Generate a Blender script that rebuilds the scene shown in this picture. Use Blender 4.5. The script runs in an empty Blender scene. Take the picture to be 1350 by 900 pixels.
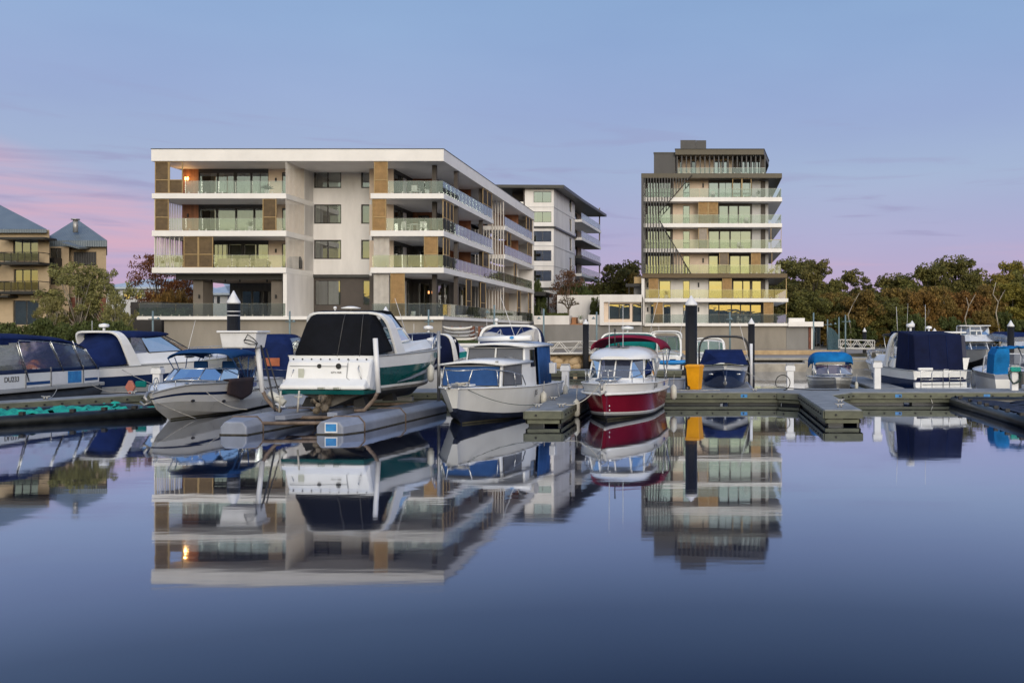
import bpy, bmesh, math, random
from mathutils import Vector, Matrix
R = math.radians
scene = bpy.context.scene
col = scene.collection
random.seed(7)

# ---------------------------------------------------------------- camera geometry
# The photograph is the right-shifted part of a 35 mm wide view (shift lens):
# principal point px 930, horizon py 438, eye 2.9 m above the water.
F, PX, HY, CH = 1312.0, 930.0, 438.0, 2.9
def wx(px, Y): return (px - PX) / F * Y
def wz(py, Y): return CH - (py - HY) / F * Y
def P(px, py, Y): return Vector((wx(px, Y), Y, wz(py, Y)))

# ---------------------------------------------------------------- materials
def s2l(r, g, b):
    f = lambda c: (c/255/12.92) if c/255 <= .04045 else ((c/255+.055)/1.055)**2.4
    return (f(r), f(g), f(b), 1)
def newmat(name):
    m = bpy.data.materials.new(name); m.use_nodes = True
    nt = m.node_tree; nt.nodes.clear()
    return m, nt, nt.nodes, nt.links
def M(name, rgb, rough=.5, var=.12, scale=3.0, bump=0.0, bscale=None, metal=0.0, streak=0.0, spec=.5, rgb2=None, wave=None, dist=.01):
    """Principled surface with noise-driven wear in colour and roughness; optional vertical streaks, second colour, wave bump."""
    m, nt, N, L = newmat(name)
    out = N.new('ShaderNodeOutputMaterial'); b = N.new('ShaderNodeBsdfPrincipled')
    L.new(b.outputs[0], out.inputs[0])
    tc = N.new('ShaderNodeTexCoord')
    n = N.new('ShaderNodeTexNoise'); n.inputs['Scale'].default_value = scale; n.inputs['Detail'].default_value = 6
    n.inputs['Roughness'].default_value = .62
    if streak:
        mp = N.new('ShaderNodeMapping'); mp.inputs['Scale'].default_value = (1, 1, streak)
        L.new(tc.outputs['Object'], mp.inputs[0]); L.new(mp.outputs[0], n.inputs['Vector'])
    else:
        L.new(tc.outputs['Object'], n.inputs['Vector'])
    c1 = (*rgb, 1); c2 = (*rgb2, 1) if rgb2 else (*[max(0, c*(1-2.2*var)) for c in rgb], 1)
    cr = N.new('ShaderNodeValToRGB')
    cr.color_ramp.elements[0].position = .3; cr.color_ramp.elements[1].position = .68
    cr.color_ramp.elements[0].color = c2
    cr.color_ramp.elements[1].color = c1 if rgb2 else (*[min(1, c*(1+.25*var)) for c in rgb], 1)
    L.new(n.outputs['Fac'], cr.inputs[0]); L.new(cr.outputs[0], b.inputs['Base Color'])
    mr = N.new('ShaderNodeMapRange'); mr.inputs['To Min'].default_value = max(.02, rough-.12); mr.inputs['To Max'].default_value = min(1, rough+.12)
    L.new(n.outputs['Fac'], mr.inputs[0]); L.new(mr.outputs[0], b.inputs['Roughness'])
    b.inputs['Metallic'].default_value = metal
    b.inputs['Specular IOR Level'].default_value = spec
    if bump or wave:
        bp = N.new('ShaderNodeBump'); bp.inputs['Strength'].default_value = bump if bump else .5; bp.inputs['Distance'].default_value = dist
        if wave:
            axis, ws = wave
            w = N.new('ShaderNodeTexWave'); w.bands_direction = axis; w.inputs['Scale'].default_value = ws
            w.inputs['Distortion'].default_value = .3
            L.new(tc.outputs['Object'], w.inputs['Vector']); L.new(w.outputs['Fac'], bp.inputs['Height'])
        else:
            n2 = N.new('ShaderNodeTexNoise'); n2.inputs['Scale'].default_value = bscale or scale*8; n2.inputs['Detail'].default_value = 4
            L.new(tc.outputs['Object'], n2.inputs['Vector']); L.new(n2.outputs['Fac'], bp.inputs['Height'])
        L.new(bp.outputs[0], b.inputs['Normal'])
    return m
def glass_mat(name, tint, base_fac, edge_fac, rough=.02, through=.5, dark=(.02, .022, .022), gcol=(.92, .95, .93), wob=0.0):
    """Real pane: part mirror, part see-through (tinted), part body colour."""
    m, nt, N, L = newmat(name)
    out = N.new('ShaderNodeOutputMaterial')
    g = N.new('ShaderNodeBsdfGlossy'); g.inputs['Roughness'].default_value = rough; g.inputs['Color'].default_value = (*gcol, 1)
    t = N.new('ShaderNodeBsdfTransparent'); t.inputs['Color'].default_value = (*tint, 1)
    d = N.new('ShaderNodeBsdfDiffuse'); d.inputs['Color'].default_value = (*dark, 1)
    m1 = N.new('ShaderNodeMixShader'); m1.inputs[0].default_value = through
    L.new(d.outputs[0], m1.inputs[1]); L.new(t.outputs[0], m1.inputs[2])
    fr = N.new('ShaderNodeFresnel'); fr.inputs['IOR'].default_value = 1.5
    mr = N.new('ShaderNodeMapRange'); mr.inputs['To Min'].default_value = base_fac; mr.inputs['To Max'].default_value = edge_fac
    mr.inputs['From Min'].default_value = .04
    L.new(fr.outputs[0], mr.inputs[0])
    m2 = N.new('ShaderNodeMixShader'); L.new(mr.outputs[0], m2.inputs[0])
    L.new(m1.outputs[0], m2.inputs[1]); L.new(g.outputs[0], m2.inputs[2])
    if wob:
        tc = N.new('ShaderNodeTexCoord'); n = N.new('ShaderNodeTexNoise'); n.inputs['Scale'].default_value = .6; n.inputs['Detail'].default_value = 2
        mp = N.new('ShaderNodeMapping'); mp.inputs['Scale'].default_value = (1, 1, 2.2)
        bp = N.new('ShaderNodeBump'); bp.inputs['Strength'].default_value = wob; bp.inputs['Distance'].default_value = .05
        L.new(tc.outputs['Object'], mp.inputs[0]); L.new(mp.outputs[0], n.inputs['Vector']); L.new(n.outputs['Fac'], bp.inputs['Height'])
        L.new(bp.outputs[0], g.inputs['Normal'])
    L.new(m2.outputs[0], out.inputs[0])
    return m
def emit_mat(name, rgb, s):
    m, nt, N, L = newmat(name)
    out = N.new('ShaderNodeOutputMaterial'); e = N.new('ShaderNodeEmission'); e.inputs[0].default_value = (*rgb, 1); e.inputs[1].default_value = s
    L.new(e.outputs[0], out.inputs[0]); return m

# render walls, trims
m_white = M('white_render', (.81, .79, .775), .75, .085, .7, bump=.12, bscale=18, streak=.25)
m_fascia = M('painted_fascia', (.82, .805, .79), .6, .05, .5, bump=.06, bscale=14)
m_soffit = M('soffit_paint', (.55, .55, .56), .8, .05, .8)
m_peach = M('peach_render', (.74, .60, .48), .8, .06, .9, bump=.1, bscale=16)
m_timber_wall = M('cedar_boards', (.34, .135, .06), .55, .25, 2.2, streak=.12, wave=('X', 5), dist=.012)
m_brown = M('dark_brown_render', (.085, .072, .064), .75, .12, .9, bump=.1, bscale=14)
m_taupe = M('taupe_render', (.19, .165, .14), .78, .1, .8, bump=.1, bscale=14)
m_base = M('beige_grey_render', (.29, .265, .23), .85, .12, .5, bump=.15, bscale=10, streak=.3)
m_grey = M('grey_render', (.25, .245, .24), .85, .12, .5, bump=.15, bscale=10, streak=.3)
m_charcoal = M('charcoal_cladding', (.055, .055, .058), .5, .12, 1.5, wave=('X', 2.2), dist=.03)
m_darkgrey = M('dark_grey_render', (.085, .082, .084), .8, .1, .8)
m_frame = M('dark_window_frame', (.028, .025, .023), .45, .1, 4)
m_bronze = M('bronze_metal', (.12, .085, .045), .5, .15, 5, metal=.3)
m_louvre = M('bronze_louvre', (.17, .115, .058), .55, .18, 3, wave=('Z', 6.5), dist=.03)
m_louvre2 = M('golden_louvre', (.42, .26, .11), .55, .14, 3, wave=('Z', 6.5), dist=.03)
m_louvre_f = M('gold_frame', (.40, .28, .13), .5, .12, 4, metal=.2)
m_mesh = glass_mat('woven_mesh', (.35, .33, .33), .02, .1, .5, .38, (.06, .05, .048))
m_batten = M('white_batten', (.70, .665, .62), .6, .08, 2)
m_batten_t = M('timber_batten', (.36, .27, .20), .6, .15, 2)
m_olive = M('olive_bronze_metal', (.095, .083, .06), .5, .12, 2, metal=.2)
m_hullgrey = M('pale_grey_gelcoat', (.50, .50, .49), .3, .1, 1.0)
m_roofmetal = M('roof_metal', (.06, .06, .058), .42, .12, 2, metal=.3)
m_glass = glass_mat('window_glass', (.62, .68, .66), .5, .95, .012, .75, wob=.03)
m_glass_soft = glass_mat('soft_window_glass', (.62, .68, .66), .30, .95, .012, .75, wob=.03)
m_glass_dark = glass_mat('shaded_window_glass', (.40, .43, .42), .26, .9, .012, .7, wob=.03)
m_bal = glass_mat('balustrade_glass', (.90, .94, .92), .11, .9, .02, .95, (.5, .53, .52))
m_curtain = M('curtain_cloth', (.55, .53, .47), .9, .15, 2, wave=('X', 3.5), dist=.1)
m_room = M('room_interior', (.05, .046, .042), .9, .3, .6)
m_steel = M('stainless_steel', (.55, .56, .57), .25, .12, 6, metal=.9)
m_post_blue = M('blue_grey_post', (.16, .235, .27), .45, .12, 3)
m_concrete = M('pale_concrete', (.42, .39, .34), .85, .18, 1.2, bump=.2, bscale=12)
m_limestone = M('limestone', (.50, .37, .22), .9, .25, 1.6, bump=.5, bscale=5, rgb2=(.33, .23, .13), dist=.04)
m_sheet = M('timber_sheet_pile', (.045, .04, .036), .8, .3, 1.2, wave=('X', 1.1), dist=.08)
m_decktop = M('grey_deck', (.27, .285, .30), .8, .18, 1.6, bump=.25, bscale=30)
m_fender_board = M('weathered_waler', (.15, .16, .115), .75, .3, 1.8, bump=.3, rgb2=(.075, .08, .062), streak=2)
m_darkfloat = M('wet_black_float', (.018, .02, .02), .35, .3, 3, bump=.3)
m_gel = M('white_gelcoat', (.79, .80, .81), .22, .05, 1.1)
m_gel_old = M('chalky_white_hull_paint', (.74, .755, .77), .42, .07, .9, bump=.03, streak=.4)
m_gelgrey = M('grey_gelcoat', (.36, .37, .375), .3, .1, 1.0)
m_navyhull = M('navy_gelcoat', (.012, .026, .085), .14, .1, 1)
m_redhull = M('burgundy_gelcoat', (.20, .008, .026), .13, .12, .8)
m_teal = M('teal_green_gelcoat', (.004, .085, .085), .16, .12, 1)
m_antifoul = M('black_antifoul', (.022, .023, .027), .6, .3, 3, bump=.2)
m_bluefoul = M('navy_antifoul', (.015, .022, .05), .5, .3, 2.5)
m_oldbottom = M('weathered_grey_bottom', (.17, .165, .155), .7, .35, 2, rgb2=(.08, .075, .068), bump=.2, streak=2.5)
m_navycanvas = M('navy_canvas', (.010, .022, .095), .8, .2, 1.6, bump=.35, bscale=3, dist=.07, spec=.1)
m_deepcanvas = M('deep_navy_canvas', (.009, .014, .05), .82, .2, 1.2, bump=.3, bscale=3, dist=.07, spec=.1)
m_blackcanvas = M('black_canvas', (.008, .009, .013), .75, .25, 1.4, bump=.3, bscale=3, dist=.07, spec=.1)
m_bluecanvas = M('bright_blue_canvas', (.010, .17, .46), .75, .2, 1.6, bump=.4, bscale=3, dist=.07, spec=.1)
m_midcanvas = M('mid_blue_canvas', (.03, .085, .24), .8, .16, 1.4, bump=.3, bscale=3, dist=.07, spec=.1)
m_bluebimini = M('blue_bimini', (.012, .055, .17), .8, .18, 1.5, bump=.3, bscale=3, dist=.07, spec=.1)
m_tealcanvas = M('teal_canvas', (.004, .15, .145), .8, .15, 1.5, bump=.3, bscale=3, dist=.07, spec=.1)
m_maroon = M('maroon_canvas', (.20, .016, .045), .8, .15, 1.5, bump=.3, bscale=3, dist=.07, spec=.1)
m_brown_cloth = M('brown_towel', (.05, .03, .032), .9, .2, 3, bump=.5, bscale=10, dist=.02)
m_greytarp = M('grey_white_tarp', (.50, .49, .48), .8, .15, 2, bump=.5, bscale=5, dist=.04)
m_vinyl = glass_mat('clear_vinyl', (.80, .83, .90), .07, .75, .10, .72, (.34, .37, .46), wob=.5)
m_wind = glass_mat('tinted_windscreen', (.32, .45, .58), .20, .9, .02, .72, (.03, .07, .11))
m_wind_dark = glass_mat('dark_cabin_glass', (.25, .28, .32), .14, .9, .02, .5, (.035, .038, .045))
m_wind_purple = glass_mat('purple_windscreen', (.45, .36, .52), .14, .9, .02, .6, (.08, .06, .12))
m_green_glass = glass_mat('green_windscreen', (.45, .72, .68), .22, .9, .02, .7, (.08, .22, .2))
m_meshblind = M('grey_mesh_blind', (.13, .14, .165), .85, .12, 2)
m_rubber = M('black_rubber', (.02, .02, .022), .6, .2, 6)
m_rope = M('pale_rope', (.55, .53, .48), .9, .2, 12)
m_darkrope = M('dark_hose', (.03, .06, .055), .7, .2, 8)
m_fender = M('pale_fender', (.62, .61, .55), .5, .12, 4)
m_pile = M('black_pile_sleeve', (.012, .013, .017), .5, .18, 2, spec=.2, wave=('X', 7), dist=.02)
m_pilecap = M('white_pile_cap', (.74, .75, .78), .4, .06, 3)
m_galv = M('galvanised_steel', (.40, .41, .42), .45, .2, 4, metal=.6, rgb2=(.30, .29, .28))
m_tube = M('grey_float_tube', (.25, .28, .36), .38, .14, 1.6, streak=1)
m_tubescum = M('waterline_scum', (.05, .045, .035), .8, .4, 9)
m_rust = M('rusty_tube', (.21, .155, .12), .7, .3, 5)
m_prop = M('barnacled_bronze', (.20, .165, .125), .8, .4, 9, bump=.8, bscale=25)
m_yellow = M('yellow_bin_plastic', (.82, .36, .004), .4, .08, 3)
m_bluedecal = M('blue_sign_print', (.012, .13, .42), .4, .25, 5, rgb2=(.05, .30, .62))
m_blueplastic = M('blue_plastic', (.012, .22, .58), .35, .1, 2)
m_orange = M('orange_vinyl', (.42, .12, .05), .5, .15, 3)
m_turq = M('turquoise_netting', (.005, .40, .31), .75, .3, 4, bump=.9, bscale=14, rgb2=(.003, .19, .18), dist=.05)
m_beigepaint = M('beige_render', (.46, .36, .24), .8, .12, .8, bump=.1, bscale=12)
m_blueroof = M('blue_grey_steel_roof', (.155,.19,.22), .42, .1, 1, wave=('X', 1.6), dist=.05)
m_palehouse = M('pale_weatherboard', (.55, .56, .58), .7, .06, 1)
m_paleroof = M('pale_blue_roof', (.46, .53, .60), .4, .08, 1)
m_brick = M('red_brick', (.20, .075, .05), .85, .3, 3)
m_terracotta = M('terracotta', (.40, .19, .09), .8, .15, 3)
m_furn = M('white_outdoor_furniture', (.68, .66, .62), .5, .08, 3)
m_wicker = M('wicker', (.36, .29, .21), .75, .25, 9, bump=.5)
m_soil = M('soil', (.045, .032, .022), .95, .3, 4)
m_black = M('black_paint', (.012, .012, .014), .45, .1, 4)
m_inkblue = M('blue_lettering', (.015, .06, .30), .5, .05, 4)
m_inkteal = M('teal_lettering', (.01, .12, .12), .5, .05, 4)
m_grass = M('lawn', (.05, .085, .025), .95, .3, 2, bump=.6)
m_dirtland = M('bank_soil', (.10, .08, .055), .95, .3, .35, bump=.4, rgb2=(.05, .055, .03))
m_pave = M('promenade_paving', (.33, .29, .25), .85, .15, .6, bump=.1)
m_kayak = M('grey_kayak', (.34, .35, .37), .5, .12, 2)
m_timberpost = M('red_timber', (.22, .085, .045), .7, .25, 3)
m_lamp = emit_mat('warm_lamp', (1.0, .50, .12), 9)
m_lampw = emit_mat('pale_lamp', (1.0, .86, .62), 4)
m_lampin = emit_mat('downlight', (1.0, .42, .15), 2.2)

# ---------------------------------------------------------------- mesh builder
class MB:
    def __init__(s): s.v = []; s.f = []; s.m = []; s.sm = []
    def add(s, vs, fs, m=0, smooth=False):
        o = len(s.v); s.v += [tuple(v) for v in vs]
        for f in fs: s.f.append([i+o for i in f]); s.m.append(m); s.sm.append(smooth)
        return s
    def box(s, x0, x1, y0, y1, z0, z1, m=0):
        vs = [(x0,y0,z0),(x1,y0,z0),(x1,y1,z0),(x0,y1,z0),(x0,y0,z1),(x1,y0,z1),(x1,y1,z1),(x0,y1,z1)]
        return s.add(vs, [(0,3,2,1),(4,5,6,7),(0,1,5,4),(1,2,6,5),(2,3,7,6),(3,0,4,7)], m)
    def quad(s, a, b, c, d, m=0): return s.add([a,b,c,d], [(0,1,2,3)], m)
    def prism(s, poly, z0, z1, m=0):
        n = len(poly); vs = [(x,y,z0) for x,y in poly] + [(x,y,z1) for x,y in poly]
        fs = [tuple(reversed(range(n))), tuple(range(n,2*n))] + [(i,(i+1)%n,n+(i+1)%n,n+i) for i in range(n)]
        return s.add(vs, fs, m)
    def loft(s, rings, m=0, closed=True, cap=True, smooth=False, mats=None):
        n = len(rings[0]); vs = [p for r in rings for p in r]; o = len(s.v)
        s.v += [tuple(v) for v in vs]
        for i in range(len(rings)-1):
            for j in range(n if closed else n-1):
                k = (j+1) % n
                s.f.append([o+i*n+j, o+i*n+k, o+(i+1)*n+k, o+(i+1)*n+j]); s.m.append(mats[j] if mats else m); s.sm.append(smooth)
        if cap and closed:
            s.f.append([o+j for j in reversed(range(n))]); s.m.append(m); s.sm.append(False)
            s.f.append([o+(len(rings)-1)*n+j for j in range(n)]); s.m.append(m); s.sm.append(False)
        return s
    def path(s, pts, r, n=6, m=0, r2=None, cap=True):
        pts = [Vector(p) for p in pts]; rings = []; up = None
        for i, p in enumerate(pts):
            d = (pts[min(i+1,len(pts)-1)] - pts[max(i-1,0)]).normalized()
            if up is None:
                up = Vector((0,0,1)) if abs(d.z) < .9 else Vector((1,0,0))
            a = d.cross(up).normalized(); b = a.cross(d).normalized(); up = b
            rr = r + (r2-r)*i/max(1,len(pts)-1) if r2 is not None else r
            rings.append([p + (a*math.cos(2*math.pi*k/n) + b*math.sin(2*math.pi*k/n))*rr for k in range(n)])
        return s.loft(rings, m, True, cap, smooth=n > 4)
    def cyl(s, x, y, z0, z1, r, n=12, m=0, r2=None): return s.path([(x,y,z0),(x,y,z1)], r, n, m, r2)
    def ball(s, c, rx, ry, rz, m=0, nu=10, nv=7):
        rings = []
        for i in range(nv+1):
            t = math.pi*i/nv; t = min(max(t, .05), math.pi-.05)
            rings.append([(c[0]+rx*math.sin(t)*math.cos(2*math.pi*k/nu), c[1]+ry*math.sin(t)*math.sin(2*math.pi*k/nu), c[2]-rz*math.cos(t)) for k in range(nu)])
        return s.loft(rings, m, True, True, True)
    def build(s, name, mats, parent=None, world=False, bevel=0, solid=0, recalc=True, auto=False):
        me = bpy.data.meshes.new(name)
        off = Vector((0,0,0))
        if world and parent is not None:
            off = root_loc(parent)
        me.from_pydata([(v[0]-off.x, v[1]-off.y, v[2]-off.z) for v in s.v], [], s.f)
        if not isinstance(mats, (list, tuple)): mats = [mats]
        for m in mats: me.materials.append(m)
        me.polygons.foreach_set('material_index', s.m); me.polygons.foreach_set('use_smooth', s.sm)
        if recalc:
            bm = bmesh.new(); bm.from_mesh(me); bmesh.ops.recalc_face_normals(bm, faces=bm.faces); bm.to_mesh(me); bm.free()
        me.update()
        o = bpy.data.objects.new(name, me); col.objects.link(o)
        if parent is not None: o.parent = parent
        if bevel:
            b = o.modifiers.new('bevel', 'BEVEL'); b.width = bevel; b.segments = 2; b.limit_method = 'ANGLE'; b.angle_limit = R(40)
        if solid:
            b = o.modifiers.new('solid', 'SOLIDIFY'); b.thickness = solid; b.offset = 0
        return o
def root_loc(o):
    v = Vector((0,0,0))
    while o is not None: v += o.location; o = o.parent
    return v
def thing(name, label, cat, loc=(0,0,0), rz=0, group=None):
    o = bpy.data.objects.new(name, None); o.empty_display_size = .3; col.objects.link(o)
    o.location = loc; o.rotation_euler = (0,0,rz); return tag(o, label, cat, group)
def tag(o, label, cat, group=None, kind=None):
    if label: o['label'] = label
    if cat: o['category'] = cat
    if group: o['group'] = group
    if kind: o['kind'] = kind
    return o
def structure(o): o['kind'] = 'structure'; return o
def copy_tree(o, parent=None):
    c = o.copy(); col.objects.link(c)
    if parent is not None: c.parent = parent
    for ch in list(o.children): copy_tree(ch, c)
    return c
class Fr:
    """A facade frame: u runs along the wall, d outwards from it, z up."""
    def __init__(s, o, u): s.o = Vector((o[0],o[1],0)); s.u = Vector((u[0],u[1],0)).normalized(); s.n = Vector((s.u.y,-s.u.x,0))
    def p(s, u, d, z): return s.o + s.u*u + s.n*d + Vector((0,0,z))
    def box(s, mb, u0, u1, d0, d1, z0, z1, m=0):
        vs = [s.p(u,d,z) for z in (z0,z1) for u,d in ((u0,d1),(u1,d1),(u1,d0),(u0,d0))]
        return mb.add(vs, [(0,3,2,1),(4,5,6,7),(0,1,5,4),(1,2,6,5),(2,3,7,6),(3,0,4,7)], m)
def text_mesh(body, size, ext, mat, parent, name='lettering', shear=0.0, loc=(0,0,0), rot=(0,0,0), align='CENTER'):
    c = bpy.data.curves.new(name, 'FONT'); c.body = body; c.size = size; c.extrude = ext; c.align_x = align; c.align_y = 'CENTER'; c.shear = shear
    t = bpy.data.objects.new(name, c); col.objects.link(t)
    dg = bpy.context.evaluated_depsgraph_get()
    me = bpy.data.meshes.new_from_object(t.evaluated_get(dg)); bpy.data.objects.remove(t)
    o = bpy.data.objects.new(name, me); col.objects.link(o); me.materials.clear(); me.materials.append(mat)
    o.parent = parent; o.location = loc; o.rotation_euler = rot
    return o

# ---------------------------------------------------------------- camera
cam = bpy.data.cameras.new('camera'); camo = bpy.data.objects.new('camera', cam); col.objects.link(camo)
camo.location = (0, 0, CH); camo.rotation_euler = (R(90), 0, 0)
cam.sensor_width = 36; cam.lens = F/1350*36
cam.shift_x = (675-PX)/1350; cam.shift_y = -(450-HY)/1350
cam.clip_start = .1; cam.clip_end = 6000
scene.camera = camo
vs = scene.view_settings; vs.view_transform = 'Standard'; vs.look = 'None'; vs.exposure = 0; vs.gamma = 1
scene.render.engine = 'CYCLES'
scene.cycles.use_denoising = True
scene.cycles.max_bounces = 8; scene.cycles.transparent_max_bounces = 16; scene.cycles.glossy_bounces = 5; scene.cycles.diffuse_bounces = 3
scene.cycles.sample_clamp_indirect = 6
scene.cycles.caustics_reflective = False; scene.cycles.caustics_refractive = False

# ---------------------------------------------------------------- sky after sunset and light
SUN_EL, SUN_AZ = 6.0, 158.0     # the glow is behind the camera
world = bpy.data.worlds.new('World'); scene.world = world; world.use_nodes = True
nt = world.node_tree; N = nt.nodes; L = nt.links; N.clear()
wo = N.new('ShaderNodeOutputWorld'); bg = N.new('ShaderNodeBackground'); L.new(bg.outputs[0], wo.inputs[0])
tc = N.new('ShaderNodeTexCoord'); nv = N.new('ShaderNodeVectorMath'); nv.operation = 'NORMALIZE'; L.new(tc.outputs['Generated'], nv.inputs[0])
sep = N.new('ShaderNodeSeparateXYZ'); L.new(nv.outputs[0], sep.inputs[0])
def math_(op, a, b=None, clamp=False):
    n = N.new('ShaderNodeMath'); n.operation = op; n.use_clamp = clamp
    for i, q in enumerate((a, b)):
        if q is None: continue
        if isinstance(q, (int, float)): n.inputs[i].default_value = q
        else: L.new(q, n.inputs[i])
    return n.outputs[0]
zc = math_('MAXIMUM', sep.outputs['Z'], 0.0)
el = math_('MULTIPLY', math_('ARCSINE', zc), 57.2958)
pos = math_('SQRT', math_('DIVIDE', el, 90.0))
def ramp(stops, fac):
    n = N.new('ShaderNodeValToRGB'); e = n.color_ramp.elements
    for i, (d, c) in enumerate(stops):
        p = math.sqrt(d/90)
        q = e[i] if i < 2 else e.new(p)
        q.position = p; q.color = c if len(c) == 4 else (*c, 1)
    L.new(fac, n.inputs[0]); return n.outputs[0]
east = ramp([(0, s2l(192,164,190)), (90, s2l(86,122,184)), (3, s2l(184,167,202)), (5.5, s2l(172,171,208)), (9, s2l(161,177,210)), (12.5, s2l(152,171,211)),
             (16, s2l(143,169,210)), (20, s2l(135,166,207)), (40, s2l(104,142,198))], pos)
west = ramp([(0, (1.15,.62,.20)), (90, (.30,.38,.58)), (2.0, (1.65,1.15,.30)), (3.4, (1.42,1.2,.50)), (5, (1.0,.98,.60)), (7, (.86,.92,.70)), (10, (.74,.84,.80)),
             (15, (1.45,1.38,1.27)), (30, (1.95,1.80,1.62)), (55, (1.1,1.12,1.16))], pos)
wmix = N.new('ShaderNodeMapRange'); wmix.interpolation_type = 'SMOOTHSTEP'
wmix.inputs['From Min'].default_value = .15; wmix.inputs['From Max'].default_value = -.75
L.new(sep.outputs['Y'], wmix.inputs[0])
mx = N.new('ShaderNodeMixRGB'); L.new(wmix.outputs[0], mx.inputs[0]); L.new(east, mx.inputs[1]); L.new(west, mx.inputs[2])
# thin evening clouds: noise stretched along the horizon (direction space)
cm = N.new('ShaderNodeCombineXYZ')
az = math_('ARCTAN2', sep.outputs['X'], sep.outputs['Y'])
L.new(math_('MULTIPLY', az, 2.2), cm.inputs[0]); L.new(math_('MULTIPLY', el, .42), cm.inputs[1])
cn = N.new('ShaderNodeTexNoise'); cn.inputs['Scale'].default_value = 1.7; cn.inputs['Detail'].default_value = 8; cn.inputs['Roughness'].default_value = .58; cn.inputs['Distortion'].default_value = .35
L.new(cm.outputs[0], cn.inputs['Vector'])
def smooth(v, a, b, lo=0, hi=1):
    n = N.new('ShaderNodeMapRange'); n.interpolation_type = 'SMOOTHSTEP'
    n.inputs['From Min'].default_value = a; n.inputs['From Max'].default_value = b; n.inputs['To Min'].default_value = lo; n.inputs['To Max'].default_value = hi
    L.new(v, n.inputs[0]); return n.outputs[0]
azd = math_('MULTIPLY', az, 57.2958)
# upper edge of the pink bank slopes down away from the north-west
edge = math_('ADD', el, math_('MULTIPLY', math_('ADD', azd, 35.0), .30))
bank = math_('MULTIPLY', smooth(edge, 9.4, 7.6), smooth(azd, -20.0, -32.0))
bank = math_('MULTIPLY', bank, smooth(cn.outputs['Fac'], .34, .62, .12, 1))
low = math_('MULTIPLY', smooth(el, 6.5, 2.5), smooth(cn.outputs['Fac'], .46, .66))
pinkf = math_('MINIMUM', math_('ADD', math_('MULTIPLY', bank, .72), math_('MULTIPLY', low, .3)), 1.0)
front = smooth(sep.outputs['Y'], 0.0, .4)
pinkf = math_('MULTIPLY', pinkf, front)
m2 = N.new('ShaderNodeMixRGB'); L.new(pinkf, m2.inputs[0]); L.new(mx.outputs[0], m2.inputs[1]); m2.inputs[2].default_value = s2l(218,172,190)
# grey-lavender wisps
cm2 = N.new('ShaderNodeCombineXYZ'); L.new(math_('MULTIPLY', az, 5.0), cm2.inputs[0]); L.new(math_('MULTIPLY', el, .9), cm2.inputs[1]); cm2.inputs[2].default_value = 4.2
cn2 = N.new('ShaderNodeTexNoise'); cn2.inputs['Scale'].default_value = 1.3; cn2.inputs['Detail'].default_value = 7; cn2.inputs['Distortion'].default_value = .5; L.new(cm2.outputs[0], cn2.inputs['Vector'])
wf = math_('MULTIPLY', math_('MULTIPLY', smooth(cn2.outputs['Fac'], .56, .74), smooth(el, 14, 7)), math_('MULTIPLY', front, .6))
m3 = N.new('ShaderNodeMixRGB'); L.new(wf, m3.inputs[0]); L.new(m2.outputs[0], m3.inputs[1]); m3.inputs[2].default_value = s2l(150,146,186)
# a broad soft mottling so the clear sky is not a flat gradient
cm3 = N.new('ShaderNodeCombineXYZ'); L.new(math_('MULTIPLY', az, 1.6), cm3.inputs[0]); L.new(math_('MULTIPLY', el, .10), cm3.inputs[1]); cm3.inputs[2].default_value = 9.1
cn3 = N.new('ShaderNodeTexNoise'); cn3.inputs['Scale'].default_value = 1.5; cn3.inputs['Detail'].default_value = 4; L.new(cm3.outputs[0], cn3.inputs['Vector'])
m4 = N.new('ShaderNodeMixRGB'); m4.blend_type = 'MULTIPLY'; m4.inputs[0].default_value = 1
L.new(m3.outputs[0], m4.inputs[1])
mot = N.new('ShaderNodeValToRGB'); mot.color_ramp.elements[0].position = .3; mot.color_ramp.elements[1].position = .7
mot.color_ramp.elements[0].color = (.93, .93, .97, 1); mot.color_ramp.elements[1].color = (1.04, 1.05, 1.03, 1)
L.new(cn3.outputs['Fac'], mot.inputs[0]); L.new(mot.outputs[0], m4.inputs[2])
sky = N.new('ShaderNodeTexSky'); sky.sky_type = 'NISHITA'; sky.sun_disc = False; sky.sun_elevation = R(2); sky.sun_rotation = R(SUN_AZ)
ad = N.new('ShaderNodeMixRGB'); ad.blend_type = 'ADD'; ad.inputs[0].default_value = .01
L.new(m4.outputs[0], ad.inputs[1]); L.new(sky.outputs[0], ad.inputs[2])
L.new(ad.outputs[0], bg.inputs[0]); bg.inputs[1].default_value = 1.0

sl = bpy.data.lights.new('sun', 'SUN'); sl.energy = 1.45; sl.angle = R(22); sl.color = (1, .89, .77)
so = bpy.data.objects.new('sun', sl); col.objects.link(so)
sd = Vector((math.sin(R(SUN_AZ))*math.cos(R(SUN_EL+7)), math.cos(R(SUN_AZ))*math.cos(R(SUN_EL+7)), math.sin(R(SUN_EL+7))))
so.rotation_euler = sd.to_track_quat('Z', 'Y').to_euler(); so.location = (0, -60, 40)

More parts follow.
